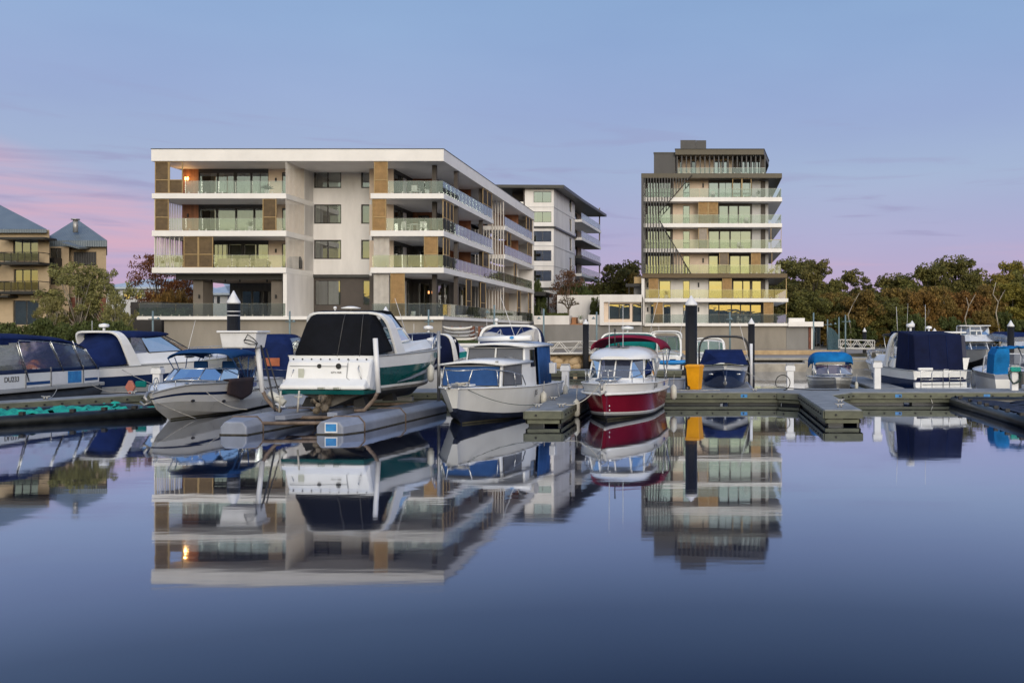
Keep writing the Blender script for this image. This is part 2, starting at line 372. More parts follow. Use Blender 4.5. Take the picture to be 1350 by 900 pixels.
# ---------------------------------------------------------------- water, land, far hills
def water_mat():
    m, nt, N, L = newmat('calm_river_water')
    out = N.new('ShaderNodeOutputMaterial')
    d = N.new('ShaderNodeBsdfDiffuse'); d.inputs[0].default_value = (.003, .008, .030, 1)
    g = N.new('ShaderNodeBsdfGlossy'); g.inputs['Color'].default_value = (.86, .905, 1, 1); g.inputs['Roughness'].default_value = .034
    lw = N.new('ShaderNodeLayerWeight'); lw.inputs['Blend'].default_value = .5
    cr = N.new('ShaderNodeValToRGB'); e = cr.color_ramp.elements
    # mirror share by grazing angle (facing = 1 - sin of the angle to the surface)
    st = [(0, .03), (1, .96), (.55, .045), (.66, .09), (.735, .235), (.79, .47), (.86, .76), (.92, .91)]
    for i, (p, v) in enumerate(st):
        q = e[i] if i < 2 else e.new(p); q.position = p; q.color = (v, v, v, 1)
    L.new(lw.outputs['Facing'], cr.inputs[0])
    mix = N.new('ShaderNodeMixShader'); L.new(cr.outputs[0], mix.inputs[0]); L.new(d.outputs[0], mix.inputs[1]); L.new(g.outputs[0], mix.inputs[2])
    tc = N.new('ShaderNodeTexCoord'); mp = N.new('ShaderNodeMapping'); mp.inputs['Scale'].default_value = (.35, 1.0, 1)
    n = N.new('ShaderNodeTexNoise'); n.inputs['Scale'].default_value = .9; n.inputs['Detail'].default_value = 3
    L.new(tc.outputs['Object'], mp.inputs[0]); L.new(mp.outputs[0], n.inputs['Vector'])
    bp = N.new('ShaderNodeBump'); bp.inputs['Strength'].default_value = .2; bp.inputs['Distance'].default_value = .012
    L.new(n.outputs['Fac'], bp.inputs['Height']); L.new(bp.outputs[0], g.inputs['Normal'])
    mp2 = N.new('ShaderNodeMapping'); mp2.inputs['Scale'].default_value = (.03, .12, 1); n2 = N.new('ShaderNodeTexNoise'); n2.inputs['Scale'].default_value = 1; n2.inputs['Detail'].default_value = 4
    mr = N.new('ShaderNodeMapRange'); mr.inputs['From Min'].default_value = .35; mr.inputs['From Max'].default_value = .7; mr.inputs['To Min'].default_value = .018; mr.inputs['To Max'].default_value = .06
    L.new(tc.outputs['Object'], mp2.inputs[0]); L.new(mp2.outputs[0], n2.inputs['Vector']); L.new(n2.outputs['Fac'], mr.inputs[0]); L.new(mr.outputs[0], g.inputs['Roughness'])
    L.new(mix.outputs[0], out.inputs[0]); return m
w = MB(); w.quad((-500,-900,0),(500,-900,0),(500,200,0),(-500,200,0))
structure(w.build('water', water_mat()))
# land behind the quay edge
LAND = .72
quay = [(-500,60),(-46,60),(-46,78),(-30,82),(-12,83.5),(13.4,83.5),(13.4,97),(30,128),(60,150),(500,150)]
g = MB(); g.prism([(x,y) for x,y in quay] + [(500,3500),(-500,3500)], -1.5, LAND)
structure(g.build('ground', m_dirtland))
pv = MB()
pv.prism([(-46,78.4),(-30,82.4),(-12,83.9),(13.0,83.9),(13.0,97.5),(28,128),(28,131),(-60,131),(-60,78.4)], LAND+.004, LAND+.03)
structure(pv.build('pavement', m_pave))
# wooded hills far behind the camera, distance haze lightened into their colour (they show in the window reflections)
h = MB(); random.seed(3)
for k in range(3):
    Yh = -700 - 60*k; pts = []; x = -900
    while x <= 900:
        t = 17 + 4*k + 4*math.sin(x*.013+k) + 3*math.sin(x*.031+2*k) + random.uniform(-1.2, 1.2) + 16*max(0, min(1, (-x-120)/160))
        pts.append((x, t)); x += 14
    top = [(x, Yh, t) for x, t in pts]; bot = [(x, Yh+50, -.5) for x, t in pts]; back = [(x, Yh-50, -.5) for x, t in pts]
    h.loft([bot, top, back], 0, False, False)
structure(h.build('hills', M('hazed_wooded_hills', (.13, .165, .15), .95, .3, .02)))
# ================================================================ facade helpers
def wall_holes(mb, fr, u0, u1, z0, z1, d, holes, m=0, reveal=.16):
    us = sorted({u0, u1, *[h[0] for h in holes], *[h[1] for h in holes]}); us = [u for u in us if u0-1e-6 <= u <= u1+1e-6]
    zs = sorted({z0, z1, *[h[2] for h in holes], *[h[3] for h in holes]}); zs = [z for z in zs if z0-1e-6 <= z <= z1+1e-6]
    for i in range(len(us)-1):
        run = None
        for j in range(len(zs)-1):
            cu, cz = (us[i]+us[i+1])/2, (zs[j]+zs[j+1])/2
            hole = any(h[0] < cu < h[1] and h[2] < cz < h[3] for h in holes)
            if not hole:
                if run is None: run = zs[j]
            if run is not None and (hole or j == len(zs)-2):
                zt = zs[j] if hole else zs[j+1]
                mb.quad(fr.p(us[i],d,run), fr.p(us[i+1],d,run), fr.p(us[i+1],d,zt), fr.p(us[i],d,zt), m); run = None
    for a, b, c, e in holes:
        q = d-reveal
        mb.quad(fr.p(a,d,c), fr.p(b,d,c), fr.p(b,q,c), fr.p(a,q,c), m); mb.quad(fr.p(a,d,e), fr.p(b,d,e), fr.p(b,q,e), fr.p(a,q,e), m)
        mb.quad(fr.p(a,d,c), fr.p(a,d,e), fr.p(a,q,e), fr.p(a,q,c), m); mb.quad(fr.p(b,d,c), fr.p(b,d,e), fr.p(b,q,e), fr.p(b,q,c), m)
def window(par, fr, u0, u1, z0, z1, d, n=2, glass=None, curtain=None, tran=None, name='window', bar=.055, fm=None, depth=.9):
    """Frame with mullions and a dark room behind; pane and curtain are sub-parts."""
    f = MB(); b = bar; q = d-.14
    for k in range(n+1):
        uc = u0 + (u1-u0)*k/n; a = uc if k == 0 else (uc-b if k == n else uc-b/2)
        fr.box(f, a, a+b, q-.03, q+.04, z0, z1, 0)
    fr.box(f, u0+b, u1-b, q-.028, q+.038, z0, z0+b, 0); fr.box(f, u0+b, u1-b, q-.028, q+.038, z1-b, z1, 0)
    if tran: fr.box(f, u0+b, u1-b, q-.026, q+.036, z0+tran-.03, z0+tran+.03, 0)
    r = q-depth
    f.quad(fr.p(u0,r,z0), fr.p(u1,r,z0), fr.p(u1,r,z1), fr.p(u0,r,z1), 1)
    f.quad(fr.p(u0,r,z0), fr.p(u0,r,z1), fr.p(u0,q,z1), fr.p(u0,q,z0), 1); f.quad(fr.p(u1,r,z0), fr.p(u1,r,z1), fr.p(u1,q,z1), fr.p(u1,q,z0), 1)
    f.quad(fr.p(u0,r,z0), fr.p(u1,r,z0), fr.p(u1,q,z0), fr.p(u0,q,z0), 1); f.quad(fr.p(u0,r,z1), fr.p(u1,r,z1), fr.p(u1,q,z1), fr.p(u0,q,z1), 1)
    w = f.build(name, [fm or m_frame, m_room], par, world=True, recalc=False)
    g = MB(); g.quad(fr.p(u0+b*.5,q,z0+b*.5), fr.p(u1-b*.5,q,z0+b*.5), fr.p(u1-b*.5,q,z1-b*.5), fr.p(u0+b*.5,q,z1-b*.5))
    g.build('pane', glass or m_glass, w, world=True, recalc=False)
    if curtain:
        c = MB()
        for (a, e) in curtain:
            ua, ub = u0+(u1-u0)*a, u0+(u1-u0)*e; nn = max(4, int((ub-ua)/.11)); pts = []
            for k in range(nn+1): pts.append((ua+(ub-ua)*k/nn, q-.22+.05*(k % 2)))
            c.loft([[fr.p(u,dd,z0+.03) for u,dd in pts], [fr.p(u,dd,z1-.06) for u,dd in pts]], 0, False, False, smooth=True)
        c.build('curtain', m_curtain, w, world=True, recalc=False)
    return w
def balustrade(par, fr, u0, u1, d, z, h=1.05, pan=1.45, glass=None):
    mb = MB(); L_ = u1-u0; n = max(1, round(L_/pan)); g = .02
    for k in range(n):
        a, b = u0+L_*k/n+g, u0+L_*(k+1)/n-g
        fr.box(mb, a, b, d-.012, d+.012, z+.05, z+h, 0)
        fr.box(mb, a, b, d-.014, d+.014, z+h, z+h+.018, 1)
        for t in (.2, .8): fr.box(mb, a+(b-a)*t-.035, a+(b-a)*t+.035, d-.03, d+.03, z+.002, z+.15, 1)
    return mb.build('balustrade', [glass or m_bal, m_steel], par, world=True)
def screen(par, fr, u0, u1, z0, z1, d, n=1, inf=None, fm=None, mid=(.42,), name='sliding_screen', openup=()):
    """Framed sliding shutter panels; each panel has a frame, mid rail and louvre infill."""
    mb = MB(); b = .07; inf = inf or m_louvre
    for k in range(n):
        a, e = u0+(u1-u0)*k/n+.006, u0+(u1-u0)*(k+1)/n-.006
        fr.box(mb, a, a+b, d-.04, d+.04, z0, z1, 1); fr.box(mb, e-b, e, d-.04, d+.04, z0, z1, 1)
        lv = [z0, *[z0+(z1-z0)*q for q in mid], z1]
        for q in lv: fr.box(mb, a+b, e-b, d-.038, d+.038, max(z0, q-b/2), min(z1, q+b/2), 1)
        for i in range(len(lv)-1):
            mi = 2 if (k, i) in openup else 0
            if mi == 2: continue
            za, zb = lv[i]+b/2, lv[i+1]-b/2; nn = max(3, int((zb-za)/.105))
            for j in range(nn):
                zz = za+(zb-za)*(j+.5)/nn; hh = (zb-za)/nn*.54
                mb.add([fr.p(a+b,d+.022,zz-hh), fr.p(e-b,d+.022,zz-hh), fr.p(e-b,d-.022,zz+hh), fr.p(a+b,d-.022,zz+hh)], [(0,1,2,3)], 0)
    return mb.build(name, [inf, fm or m_louvre_f], par, world=True, recalc=False)
def battens(par, fr, u0, u1, z0, z1, d, sp=.2, w=.05, dep=.1, mat=None, name='batten_screen'):
    mb = MB(); n = max(1, int((u1-u0)/sp))
    for k in range(n+1):
        u = u0+(u1-u0)*k/n; fr.box(mb, u-w/2, u+w/2, d-dep, d, z0, z1)
    return mb.build(name, mat or m_batten, par, world=True)
def boxpart(par, name, mat, *boxes, bevel=0):
    mb = MB()
    for b in boxes: mb.box(*b)
    return mb.build(name, mat, par, world=True, bevel=bevel)

# ================================================================ white four storey apartment building
Yf = 85.0
def LX(px, Y=Yf): return wx(px, Y)
zp0, zp1 = wz(212.5, Yf), wz(196.8, Yf)
fl = {4: (wz(261.8,Yf), wz(254.9,Yf)), 3: (wz(311.4,Yf), wz(304.0,Yf)), 2: (wz(359.8,Yf), wz(352.5,Yf)), 1: (wz(421.3,Yf), wz(416.8,Yf))}
ceil = {4: zp0, 3: fl[4][0], 2: fl[3][0], 1: fl[2][0]}
xl, xr = LX(200.0), LX(377.3); xq, xc = LX(488.3), -22.35
YB1, YB2, YE = 105.0, 111.0, 130.0
A = thing('apartment_building', 'white four storey apartment building with deep balconies and bronze louvred screens', 'apartment building', (LX(430), 92, LAND))
front = Fr((0, Yf), (1, 0)); fb = Fr((0, 89.0), (1, 0)); fr91 = Fr((0, 91.0), (1, 0))
sideR = Fr((xc, 0), (0, 1)); endL = Fr((xr, 0), (0, 1))
boxpart(A, 'roof_parapet', m_fascia, (LX(199.2), xc, Yf, YE, zp0, zp1), bevel=.02)
boxpart(A, 'roof_capping', m_roofmetal, (LX(199.2)-.03, xc+.03, Yf-.03, YE+.03, zp1+.003, zp1+.06))
for k in (4, 3, 2):
    z0, z1 = fl[k]
    boxpart(A, 'balcony_slab', m_fascia, (xl, xr, Yf, 91.3, z0, z1), bevel=.015)
    if k > 2:
        boxpart(A, 'balcony_slab', m_fascia, (xq, xc, Yf, YB1, z0, z1), bevel=.015)
        boxpart(A, 'balcony_slab', m_fascia, (LX(636,YB2), xc, YB2, YE, z0, z1), bevel=.015)
    else: boxpart(A, 'balcony_slab', m_fascia, (xq, xc, Yf, YE, z0, z1), bevel=.015)
boxpart(A, 'podium_slab', m_fascia, (LX(180.5), xc, Yf-.05, YE, *fl[1]), bevel=.015)
boxpart(A, 'base_wall', m_base, (LX(213.5), xc-.25, Yf+.35, YE-.2, LAND-.6, fl[1][0]-.003))
# grey podium to the west of the base wall
boxpart(A, 'podium_wall', m_darkgrey, (LX(172,92), LX(213,92), 92.0, 100, LAND-.5, wz(398,92)))
# ---- left wing: levels 4..2
def px_hole(a, b, Y, z0, z1): return (LX(a,Y), LX(b,Y), z0, z1)
ztop = lambda k: ceil[k]-.30
wm = MB()
uL, uR = LX(200,Yf)+.35, xr-.05
for k in (4, 3, 2):
    zf, zc_ = fl[k][1], ceil[k]
    hs = []
    if k == 4: spans = [(262,286,1),(286.5,308,1),(310.5,330,1),(331,353.5,2),(371.5,377,1)]
    elif k == 3: spans = [(262.5,284.5,1),(286,310,1),(311,334,1),(335,353.5,1),(371.5,377,1)]
    else: spans = [(281,300,1),(301,318,1),(321,338,1),(339,353.5,1),(371.5,377,1)]
    for i, (a, b, n) in enumerate(spans):
        h_ = (LX(a,89), min(LX(b,89), uR-.05), zf+.03, ztop(k)); hs.append(h_)
        cur = [(.02,.98)] if (i in (1,2) and k != 4) else ([(.0,.3),(.82,1)] if i % 2 else [(.55,1)])
        window(A, fb, *h_, 0, n, m_glass_soft, cur)
    # timber, pale peach and dark strips as separate wall sheets
    wall_holes(wm, fb, LX(262,89)-.02, LX(354,89), zf, zc_, 0, [h for h in hs if h[1] < LX(354,89)], 1)
    wm.quad(fb.p(LX(240,89),0,zf), fb.p(LX(262,89)-.02,0,zf), fb.p(LX(262,89)-.02,0,zc_), fb.p(LX(240,89),0,zc_), 2)
    wall_holes(wm, fb, LX(354,89), uR, zf, zc_, 0, [h for h in hs if h[1] > LX(354,89)], 3)
# returns of the core and its west end
wm.quad((LX(240,89),89,fl[2][1]), (LX(240,89),101,fl[2][1]), (LX(240,89),101,zp0), (LX(240,89),89,zp0), 0)
wm.quad((LX(240,89),101,fl[2][1]), (xr,101,fl[2][1]), (xr,101,zp0), (LX(240,89),101,zp0), 0)
wm.quad((xr-.05,89,fl[2][1]), (xr-.05,91.2,fl[2][1]), (xr-.05,91.2,zp0), (xr-.05,89,zp0), 0)
wm.build('terrace_wall', [m_white, m_frame, m_timber_wall, m_peach], A, world=True, recalc=False)
# balustrades, screens, battens of the left wing
bx = {4: (LX(243), xr-.1), 3: (LX(222), xr-.1), 2: (LX(281), xr-.1)}
for k, (a, b) in bx.items(): balustrade(A, front, a, b, -.12, fl[k][1])
zs = lambda k: (fl[k][1]+.03, ceil[k]-.03)
screen(A, front, LX(203), LX(240), *zs(4), -.15, 2, openup={(1,1)})
screen(A, front, LX(203), LX(221.5), *zs(3), -.15, 1)
screen(A, front, LX(345.8), LX(364), *zs(3), -.08, 1)
screen(A, front, LX(241), LX(280), *zs(2), -.15, 2)
westE = Fr((xl+.12, 92.0), (0, -1))
for k in (3, 2): battens(A, westE, .6, 6.8, *zs(k), 0, .28, .05, .07)
balustrade(A, front, xl+.15, LX(240.5), -.16, fl[2][1])
battens(A, front, xl+.15, LX(240), *zs(2), -.3, .36, .045, .06)
for k in (4, 3, 2): battens(A, endL, Yf+.15, 91.0, *zs(k), -.05, .25, .06, .04)
# ---- recess wall with punched windows
zg = fl[1][1]; zd = wz(364.5, 91)
hs = []
for k, (ya, yb) in {4: (222.7,248), 3: (269.5,295), 2: (316.2,341.5)}.items():
    for (a, b, n, cu) in ((413.7,449.8,2,[(.0,.16)] if k != 4 else [(.5,.94)]), (476,494,1,[(0,1)] if k == 3 else None)):
        h_ = (LX(a,91), LX(b,91), wz(yb,91), wz(ya,91)); hs.append(h_); window(A, fr91, *h_, 0, n, m_glass_soft, cu, bar=.11)
rw = MB(); wall_holes(rw, fr91, xr-.6, LX(506,91), zd, zp0, 0, hs, 0)
hs = []
for (a, b, n, cu) in ((415,448.5,2,[(.45,1)]), (478,492,1,[(0,.8)])):
    h_ = (LX(a,91), LX(b,91), wz(402,91), wz(369.5,91)); hs.append(h_); window(A, fr91, *h_, 0, n, m_glass_soft, cu)
wall_holes(rw, fr91, LX(403,91), LX(512,91), zg, zd, -.12, hs, 1)
rw.quad((xr-.6,91,zd),(LX(512,91),91,zd),(LX(512,91),91.12,zd),(xr-.6,91.12,zd), 1)
rw.build('recess_wall', [m_white, m_brown], A, world=True, recalc=False)
boxpart(A, 'downpipe_box', m_roofmetal, (LX(401.5,90.9), LX(491,90.9), 90.82, 90.99, wz(366,91), wz(362,91)))
for k, yv in ((4,224),(3,271),(2,317.5)):
    boxpart(A, 'wall_vent', m_soffit, (LX(406,91), LX(410,91), 90.95, 91, wz(yv+2,91), wz(yv,91)))
# ---- open undercroft on the ground floor of the left wing
zc1 = ceil[1]
boxpart(A, 'undercroft_beam', m_frame, (LX(232,86.2), xr-.3, 86.2, 86.6, zc1-.5, zc1-.003))
boxpart(A, 'end_wall', m_white, (xr-.32, xr, Yf+.12, 90.98, zg, zc1-.003))
for a, b in ((254.5, 267.5), (357.5, 372)):
    boxpart(A, 'undercroft_column', m_taupe, (LX(a,86.8), LX(b,86.8), 86.8, 88.6, zg+.003, zc1-.5), bevel=.01)
boxpart(A, 'undercroft_ceiling', M('warm_ceiling', (.30,.23,.17), .8), (LX(232,86.7), xr-.35, 86.7, 101, zc1-.42, zc1-.35))
fd = Fr((0, 94.0), (1, 0)); dm = MB(); hs = []
for a, b in ((318,331),(332,345),(346,357),(361,368)):
    h_ = (LX(a,94), LX(b,94), zg+.05, zg+2.55); hs.append(h_); window(A, fd, *h_, 0, 1, m_glass_soft, None, fm=m_frame)
wall_holes(dm, fd, LX(303,94), xr-.35, zg, zc1-.42, 0, hs, 0); dm.build('lobby_wall', m_charcoal, A, world=True, recalc=False)
boxpart(A, 'lobby_side', m_charcoal, (LX(303,94)-.003, LX(303,94)+.2, 94.01, 101, zg, zc1-.42))
balustrade(A, front, LX(182), xr-.1, -.1, zg, 1.08, 1.6)
for px in (279, 297, 316, 352):
    lm = MB(); lm.cyl(LX(px,88), 88, zc1-.62, zc1-.42, .07, 8); lm.build('ceiling_spotlight', m_black, A, world=True)
for px, k, Y in ((248,3,88.95),(364,4,88.95),(364,3,88.95),(364,2,88.95),(263,1,86.74),(364,1,86.74)):
    zz = fl[k][1]+1.75
    boxpart(A, 'wall_lamp', m_black, (LX(px,Y)-.06, LX(px,Y)+.06, Y-.12, Y, zz-.16, zz+.16), bevel=.01)
wl = boxpart(A, 'lit_wall_lamp', m_black, (LX(247.5,89)-.06, LX(247.5,89)+.06, 88.86, 88.98, fl[4][1]+1.72, fl[4][1]+1.98)); wl['label'] = 'wall lamp glowing warm orange'
bl = MB(); 
for s in (-.10, .10): bl.ball((LX(247.5,89)+s, 88.82, fl[4][1]+1.85), .09, .06, .17, 0, 8, 6)
bl.build('bulb', m_lamp, wl, world=True)
pl = bpy.data.lights.new('lamp_glow', 'POINT'); pl.energy = 28; pl.color = (1,.55,.18); pl.shadow_soft_size = .12
po = bpy.data.objects.new('lamp_glow', pl); col.objects.link(po); po.location = (LX(247.5,89), 88.6, fl[4][1]+1.85)
# ---- right wing
xk = LX(519, 89)            # corner of the core
ym = 94.8
sideC = Fr((xk, 0), (0, 1)); fm_ = Fr((0, ym), (1, 0)); xs = -25.6; sideD = Fr((xs, 0), (0, 1))
rw = MB()
for k in (4, 3, 2, 1):
    zf, zc_ = fl[k][1], ceil[k]
    m_ = 3 if k > 1 else 4
    rw.quad(fb.p(LX(487,89),0,zf), fb.p(xk,0,zf), fb.p(xk,0,zc_), fb.p(LX(487,89),0,zc_), m_)
    h_ = (89.25, 91.1, zf+.03, ztop(k)); h2 = (91.2, 93.2, zf+.03, ztop(k)); wall_holes(rw, sideC, 89, ym, zf, zc_, 0, [h_, h2], 1)
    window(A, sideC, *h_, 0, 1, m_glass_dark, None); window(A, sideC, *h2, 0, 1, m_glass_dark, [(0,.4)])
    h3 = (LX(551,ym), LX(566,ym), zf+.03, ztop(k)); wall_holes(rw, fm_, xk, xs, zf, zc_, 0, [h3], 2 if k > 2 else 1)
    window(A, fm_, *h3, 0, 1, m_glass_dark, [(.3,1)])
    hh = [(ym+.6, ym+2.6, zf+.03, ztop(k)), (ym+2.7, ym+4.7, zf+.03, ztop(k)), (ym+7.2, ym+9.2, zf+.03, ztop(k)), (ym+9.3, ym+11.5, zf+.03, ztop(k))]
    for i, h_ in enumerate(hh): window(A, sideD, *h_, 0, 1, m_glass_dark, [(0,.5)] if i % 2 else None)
    wall_holes(rw, sideD, ym, ym+4.95, zf, zc_, 0, hh[:2], 1); wall_holes(rw, sideD, ym+4.95, ym+7, zf, zc_, 0, [], 2 if k > 1 else 4); wall_holes(rw, sideD, ym+7, YB2, zf, zc_, 0, hh[2:], 1)
    hh = [(YB2+1, YB2+3.2, zf+.03, ztop(k)), (YB2+3.3, YB2+5.5, zf+.03, ztop(k)), (YB2+14, YB2+16.2, zf+.03, ztop(k))]
    for i, h_ in enumerate(hh): window(A, sideD, *h_, 0, 1, m_glass_dark, [(0,.5)] if i % 2 else None)
    wall_holes(rw, sideD, YB2, YB2+6, zf, zc_, 0, hh[:2], 1); wall_holes(rw, sideD, YB2+6, YB2+13, zf, zc_, 0, [], 3); wall_holes(rw, sideD, YB2+13, YE, zf, zc_, 0, hh[2:], 3)
    # cross walls between flats (orange cedar facing the camera)
    if k > 1:
        rw.box(xs, xs+1.55, 101.9, 102.1, zf+.003, zc_-.003, 2)
        rw.box(xs, xs+2.3, YE-6.2, YE-6, zf+.003, zc_-.003, 2 if k > 2 else 0)
    rw.box(xs, xc-.05, YE-.3, YE-.02, zf+.003, zc_-.003, 0)
rw.build('terrace_wall', [m_white, m_frame, m_timber_wall, m_peach, m_brown], A, world=True, recalc=False)
boxpart(A, 'core_wall', m_white, (xr-.6, xk-.1, 92.2, YE-.4, zg, zp0-.003), (LX(487,89), LX(487,89)+.2, 89.02, 91.2, zg, zp0-.003))
for k in (4, 3, 2):
    a = {4: LX(511), 3: LX(509), 2: xq+.1}[k]
    balustrade(A, front, a, xc-.1, -.12, fl[k][1])
    balustrade(A, sideR, Yf+.1, YB1-.15 if k > 2 else YB2, -.1, fl[k][1]); balustrade(A, sideR, YB2+.2, YE-1.2, -.1, fl[k][1])
balustrade(A, front, xq+.1, xc-.1, -.1, zg, 1.08); balustrade(A, sideR, Yf+.1, YE-.5, -.1, zg, 1.08)
screen(A, front, LX(492.3), LX(510.6), *zs(4), -.15, 1, m_louvre2); screen(A, front, LX(490), LX(508.7), *zs(3), -.15, 1, m_louvre2)
screen(A, front, LX(558.3), LX(577), *zs(2), -.15, 1, m_louvre2); screen(A, front, LX(514), LX(533), *zs(1), -.15, 1, m_louvre2, mid=())
battens(A, front, xq+.15, LX(510), *zs(2), -.5, .1, .06, .1); battens(A, front, xq+.15, LX(510), *zs(1), -.5, .1, .06, .1)
battens(A, Fr((0,YB2-.2),(1,0)), LX(650,YB2), xc-.15, zg+.01, zp0-.01, 0, .27, .1, .16)
battens(A, Fr((0,YB2-.5),(1,0)), LX(628,YB2), LX(650,YB2), zg+.01, fl[4][0], 0, .3, .09, .12)
# see-through bronze screens along the side
def mesh_screen(u0, u1, k, n=2):
    mb = MB(); z0, z1 = zs(k); b = .08
    for i in range(n):
        a, e = u0+(u1-u0)*i/n, u0+(u1-u0)*(i+1)/n
        sideR.box(mb, a, a+b, -.19, -.11, z0, z1, 0); sideR.box(mb, e-b-.01, e-.01, -.19, -.11, z0, z1, 0)
        for q in (z0, z0+(z1-z0)*.42, z1-b): sideR.box(mb, a+b, e-b-.01, -.188, -.112, q, q+b, 0)
        mb.quad(sideR.p(a+b,-.15,z0), sideR.p(e-b,-.15,z0), sideR.p(e-b,-.15,z1), sideR.p(a+b,-.15,z1), 1)
    mb.build('sliding_screen', [m_louvre_f, m_mesh], A, world=True, recalc=False)
mesh_screen(100.6, 104.8, 4); mesh_screen(Yf+.3, Yf+3.8, 3, 3); mesh_screen(Yf+.4, Yf+2.4, 2, 2); mesh_screen(100.6, 103.2, 2, 1)
mesh_screen(125, 129.3, 4); mesh_screen(113, 115, 3, 1); mesh_screen(126, 129, 3); mesh_screen(117, 118.5, 2, 1)
mesh_screen(Yf+8.6, Yf+10.6, 1, 1); mesh_screen(99.5, 101.8, 1, 1); mesh_screen(119, 121, 1, 1); mesh_screen(126.5, 128.5, 1, 1)
for k in (4, 3, 2, 1):
    for (px, Y) in ((573, 87.2), (601.5, 90.5), (634, 101.5)):
        if (px, k) == (573, 2): continue
        boxpart(A, 'column', m_brown, (LX(px,Y)-.18, LX(px,Y)+.18, Y-.18, Y+.18, fl[k][1]+.003, ceil[k]-.003))
for (px, Y, k) in ((532,93.5,1),(566,94,1),(571,94,1),(546,88,2)):
    if k == 1:
        dl = MB(); dl.cyl(LX(px,Y-.3), Y-.5, zg+2.25, zg+2.5, .07, 8); dl.build('wall_downlight', m_lampin, A, world=True)
# ---- lit window glow on tree side: none.  Hedge and furniture on the terraces
def box_hedge(name, label, x0, x1, y0, y1, z0, z1, mat, seed, n):
    random.seed(seed); mb = MB()
    for _ in range(n):
        c = Vector((random.uniform(x0,x1), random.uniform(y0,y1), random.uniform(z0,z1))); leaf(mb, c, random.uniform(.07,.15))
    mb.box(x0+.1, x1-.1, y0+.1, y1-.1, z0, z1-.12)
    o = mb.build(name, mat, recalc=False); tag(o, label, 'hedge'); return o
def leaf(mb, c, r):
    n = Vector((random.gauss(0,1), random.gauss(0,1), random.gauss(.4,1))).normalized()
    a = n.orthogonal().normalized(); a = Matrix.Rotation(random.uniform(0,6.28), 3, n) @ a; b = n.cross(a)
    mb.add([c-a*r, c-b*r*.55, c+a*r, c+b*r*.55], [(0,1,2,3)])
m_hedge = M('hedge_leaves', (.035, .06, .028), .8, .4, 5)
box_hedge('hedge', 'clipped dark hedge behind the glass of the ground floor terrace', LX(184,87), LX(250,87), 86.4, 87.6, zg, zg+.75, m_hedge, 5, 900)

def chair(mat, arms=True):
    mb = MB()
    for sx in (-.24, .24):
        for sy in (-.22, .22): mb.cyl(sx, sy, 0, .42 if sy < 0 else .82, .022, 6)
    mb.box(-.27, .27, -.25, .25, .40, .45)
    for k in range(5): mb.box(-.22+.1*k-.025, -.22+.1*k+.045, .205, .235, .46, .82)
    if arms:
        for sx in (-.26, .26): mb.box(sx-.03, sx+.03, -.24, .24, .62, .65)
    return mb
def place_chair(label, x, y, z, rz, group, mat=m_furn):
    t = thing('outdoor_chair', label, 'chair', (x, y, z), rz, group)
    b = MB()
    for sx in (-.24, .24):
        for sy in (-.22, .22): b.cyl(sx, sy, 0, .42, .024, 6)
    b.build('legs_frame', mat, t)
    b = MB(); b.box(-.28, .28, -.26, .26, .40, .46); b.build('seat', mat, t, bevel=.01)
    b = MB()
    for k in range(5): b.box(-.25+.11*k-.02, -.25+.11*k+.06, .22, .25, .46, .86)
    b.box(-.28, .28, .215, .255, .86, .91); b.build('backrest', mat, t)
    b = MB()
    for sx in (-.27, .27): b.box(sx-.03, sx+.03, -.24, .24, .63, .66); b.cyl(sx, -.22, .42, .63, .02, 6)
    b.build('armrest', mat, t); return t
g_ = 'white chairs on the apartment balconies'
place_chair('white chair on the third floor corner balcony, west of the pair', LX(535,86.6), 86.6, fl[3][1], 2.6, g_)
place_chair('white chair on the third floor corner balcony, east of the pair', LX(558,86.6), 86.6, fl[3][1], 3.4, g_)
for i, yy in enumerate((89.4, 91.0, 92.6)):
    place_chair(['white chair nearest the corner on the side balcony with the mesh screen', 'middle white chair of the three on the side balcony', 'white chair deepest along the side balcony with the mesh screen'][i], xc-.9, yy, fl[3][1], 1.5+.5*i, g_)
place_chair('white chair on the top floor corner balcony behind the glass', LX(548,86.8), 86.8, fl[4][1], 2.9, g_)
def table(label, x, y, z, w=1.3, d=.7, mat=m_furn):
    t = thing('outdoor_table', label, 'table', (x, y, z))
    b = MB(); b.box(-w/2, w/2, -d/2, d/2, .70, .74); b.build('tabletop', mat, t)
    b = MB()
    for sx in (-1, 1):
        for sy in (-1, 1): b.cyl(sx*(w/2-.08), sy*(d/2-.08), 0, .70, .03, 6)
    b.build('leg', mat, t)
table('white table between the two chairs on the third floor corner balcony', LX(547,86.8), 86.8, fl[3][1], .7)
def sofa(label, x, y, z, w, mat):
    t = thing('outdoor_sofa', label, 'sofa', (x, y, z), 3.14)
    b = MB(); b.box(-w/2, w/2, -.4, .4, .08, .40); b.build('seat_base', mat, t, bevel=.02)
    b = MB(); b.box(-w/2, w/2, .25, .4, .40, .82); b.build('backrest', mat, t, bevel=.03)
    for sx in (-1, 1):
        b = MB(); b.box(sx*w/2-.09, sx*w/2+.09, -.38, .24, .40, .62); b.build('armrest', mat, t, bevel=.03)
sofa('wicker sofa on the second floor balcony beside the bronze screens', LX(302,86.4), 86.4, fl[2][1], 1.5, m_wicker)
sofa('wicker armchair in the middle of the second floor balcony', LX(325,86.4), 86.4, fl[2][1], 1.0, m_wicker)
sofa('wicker armchair at the east end of the second floor balcony', LX(346,86.4), 86.4, fl[2][1], 1.0, m_wicker)
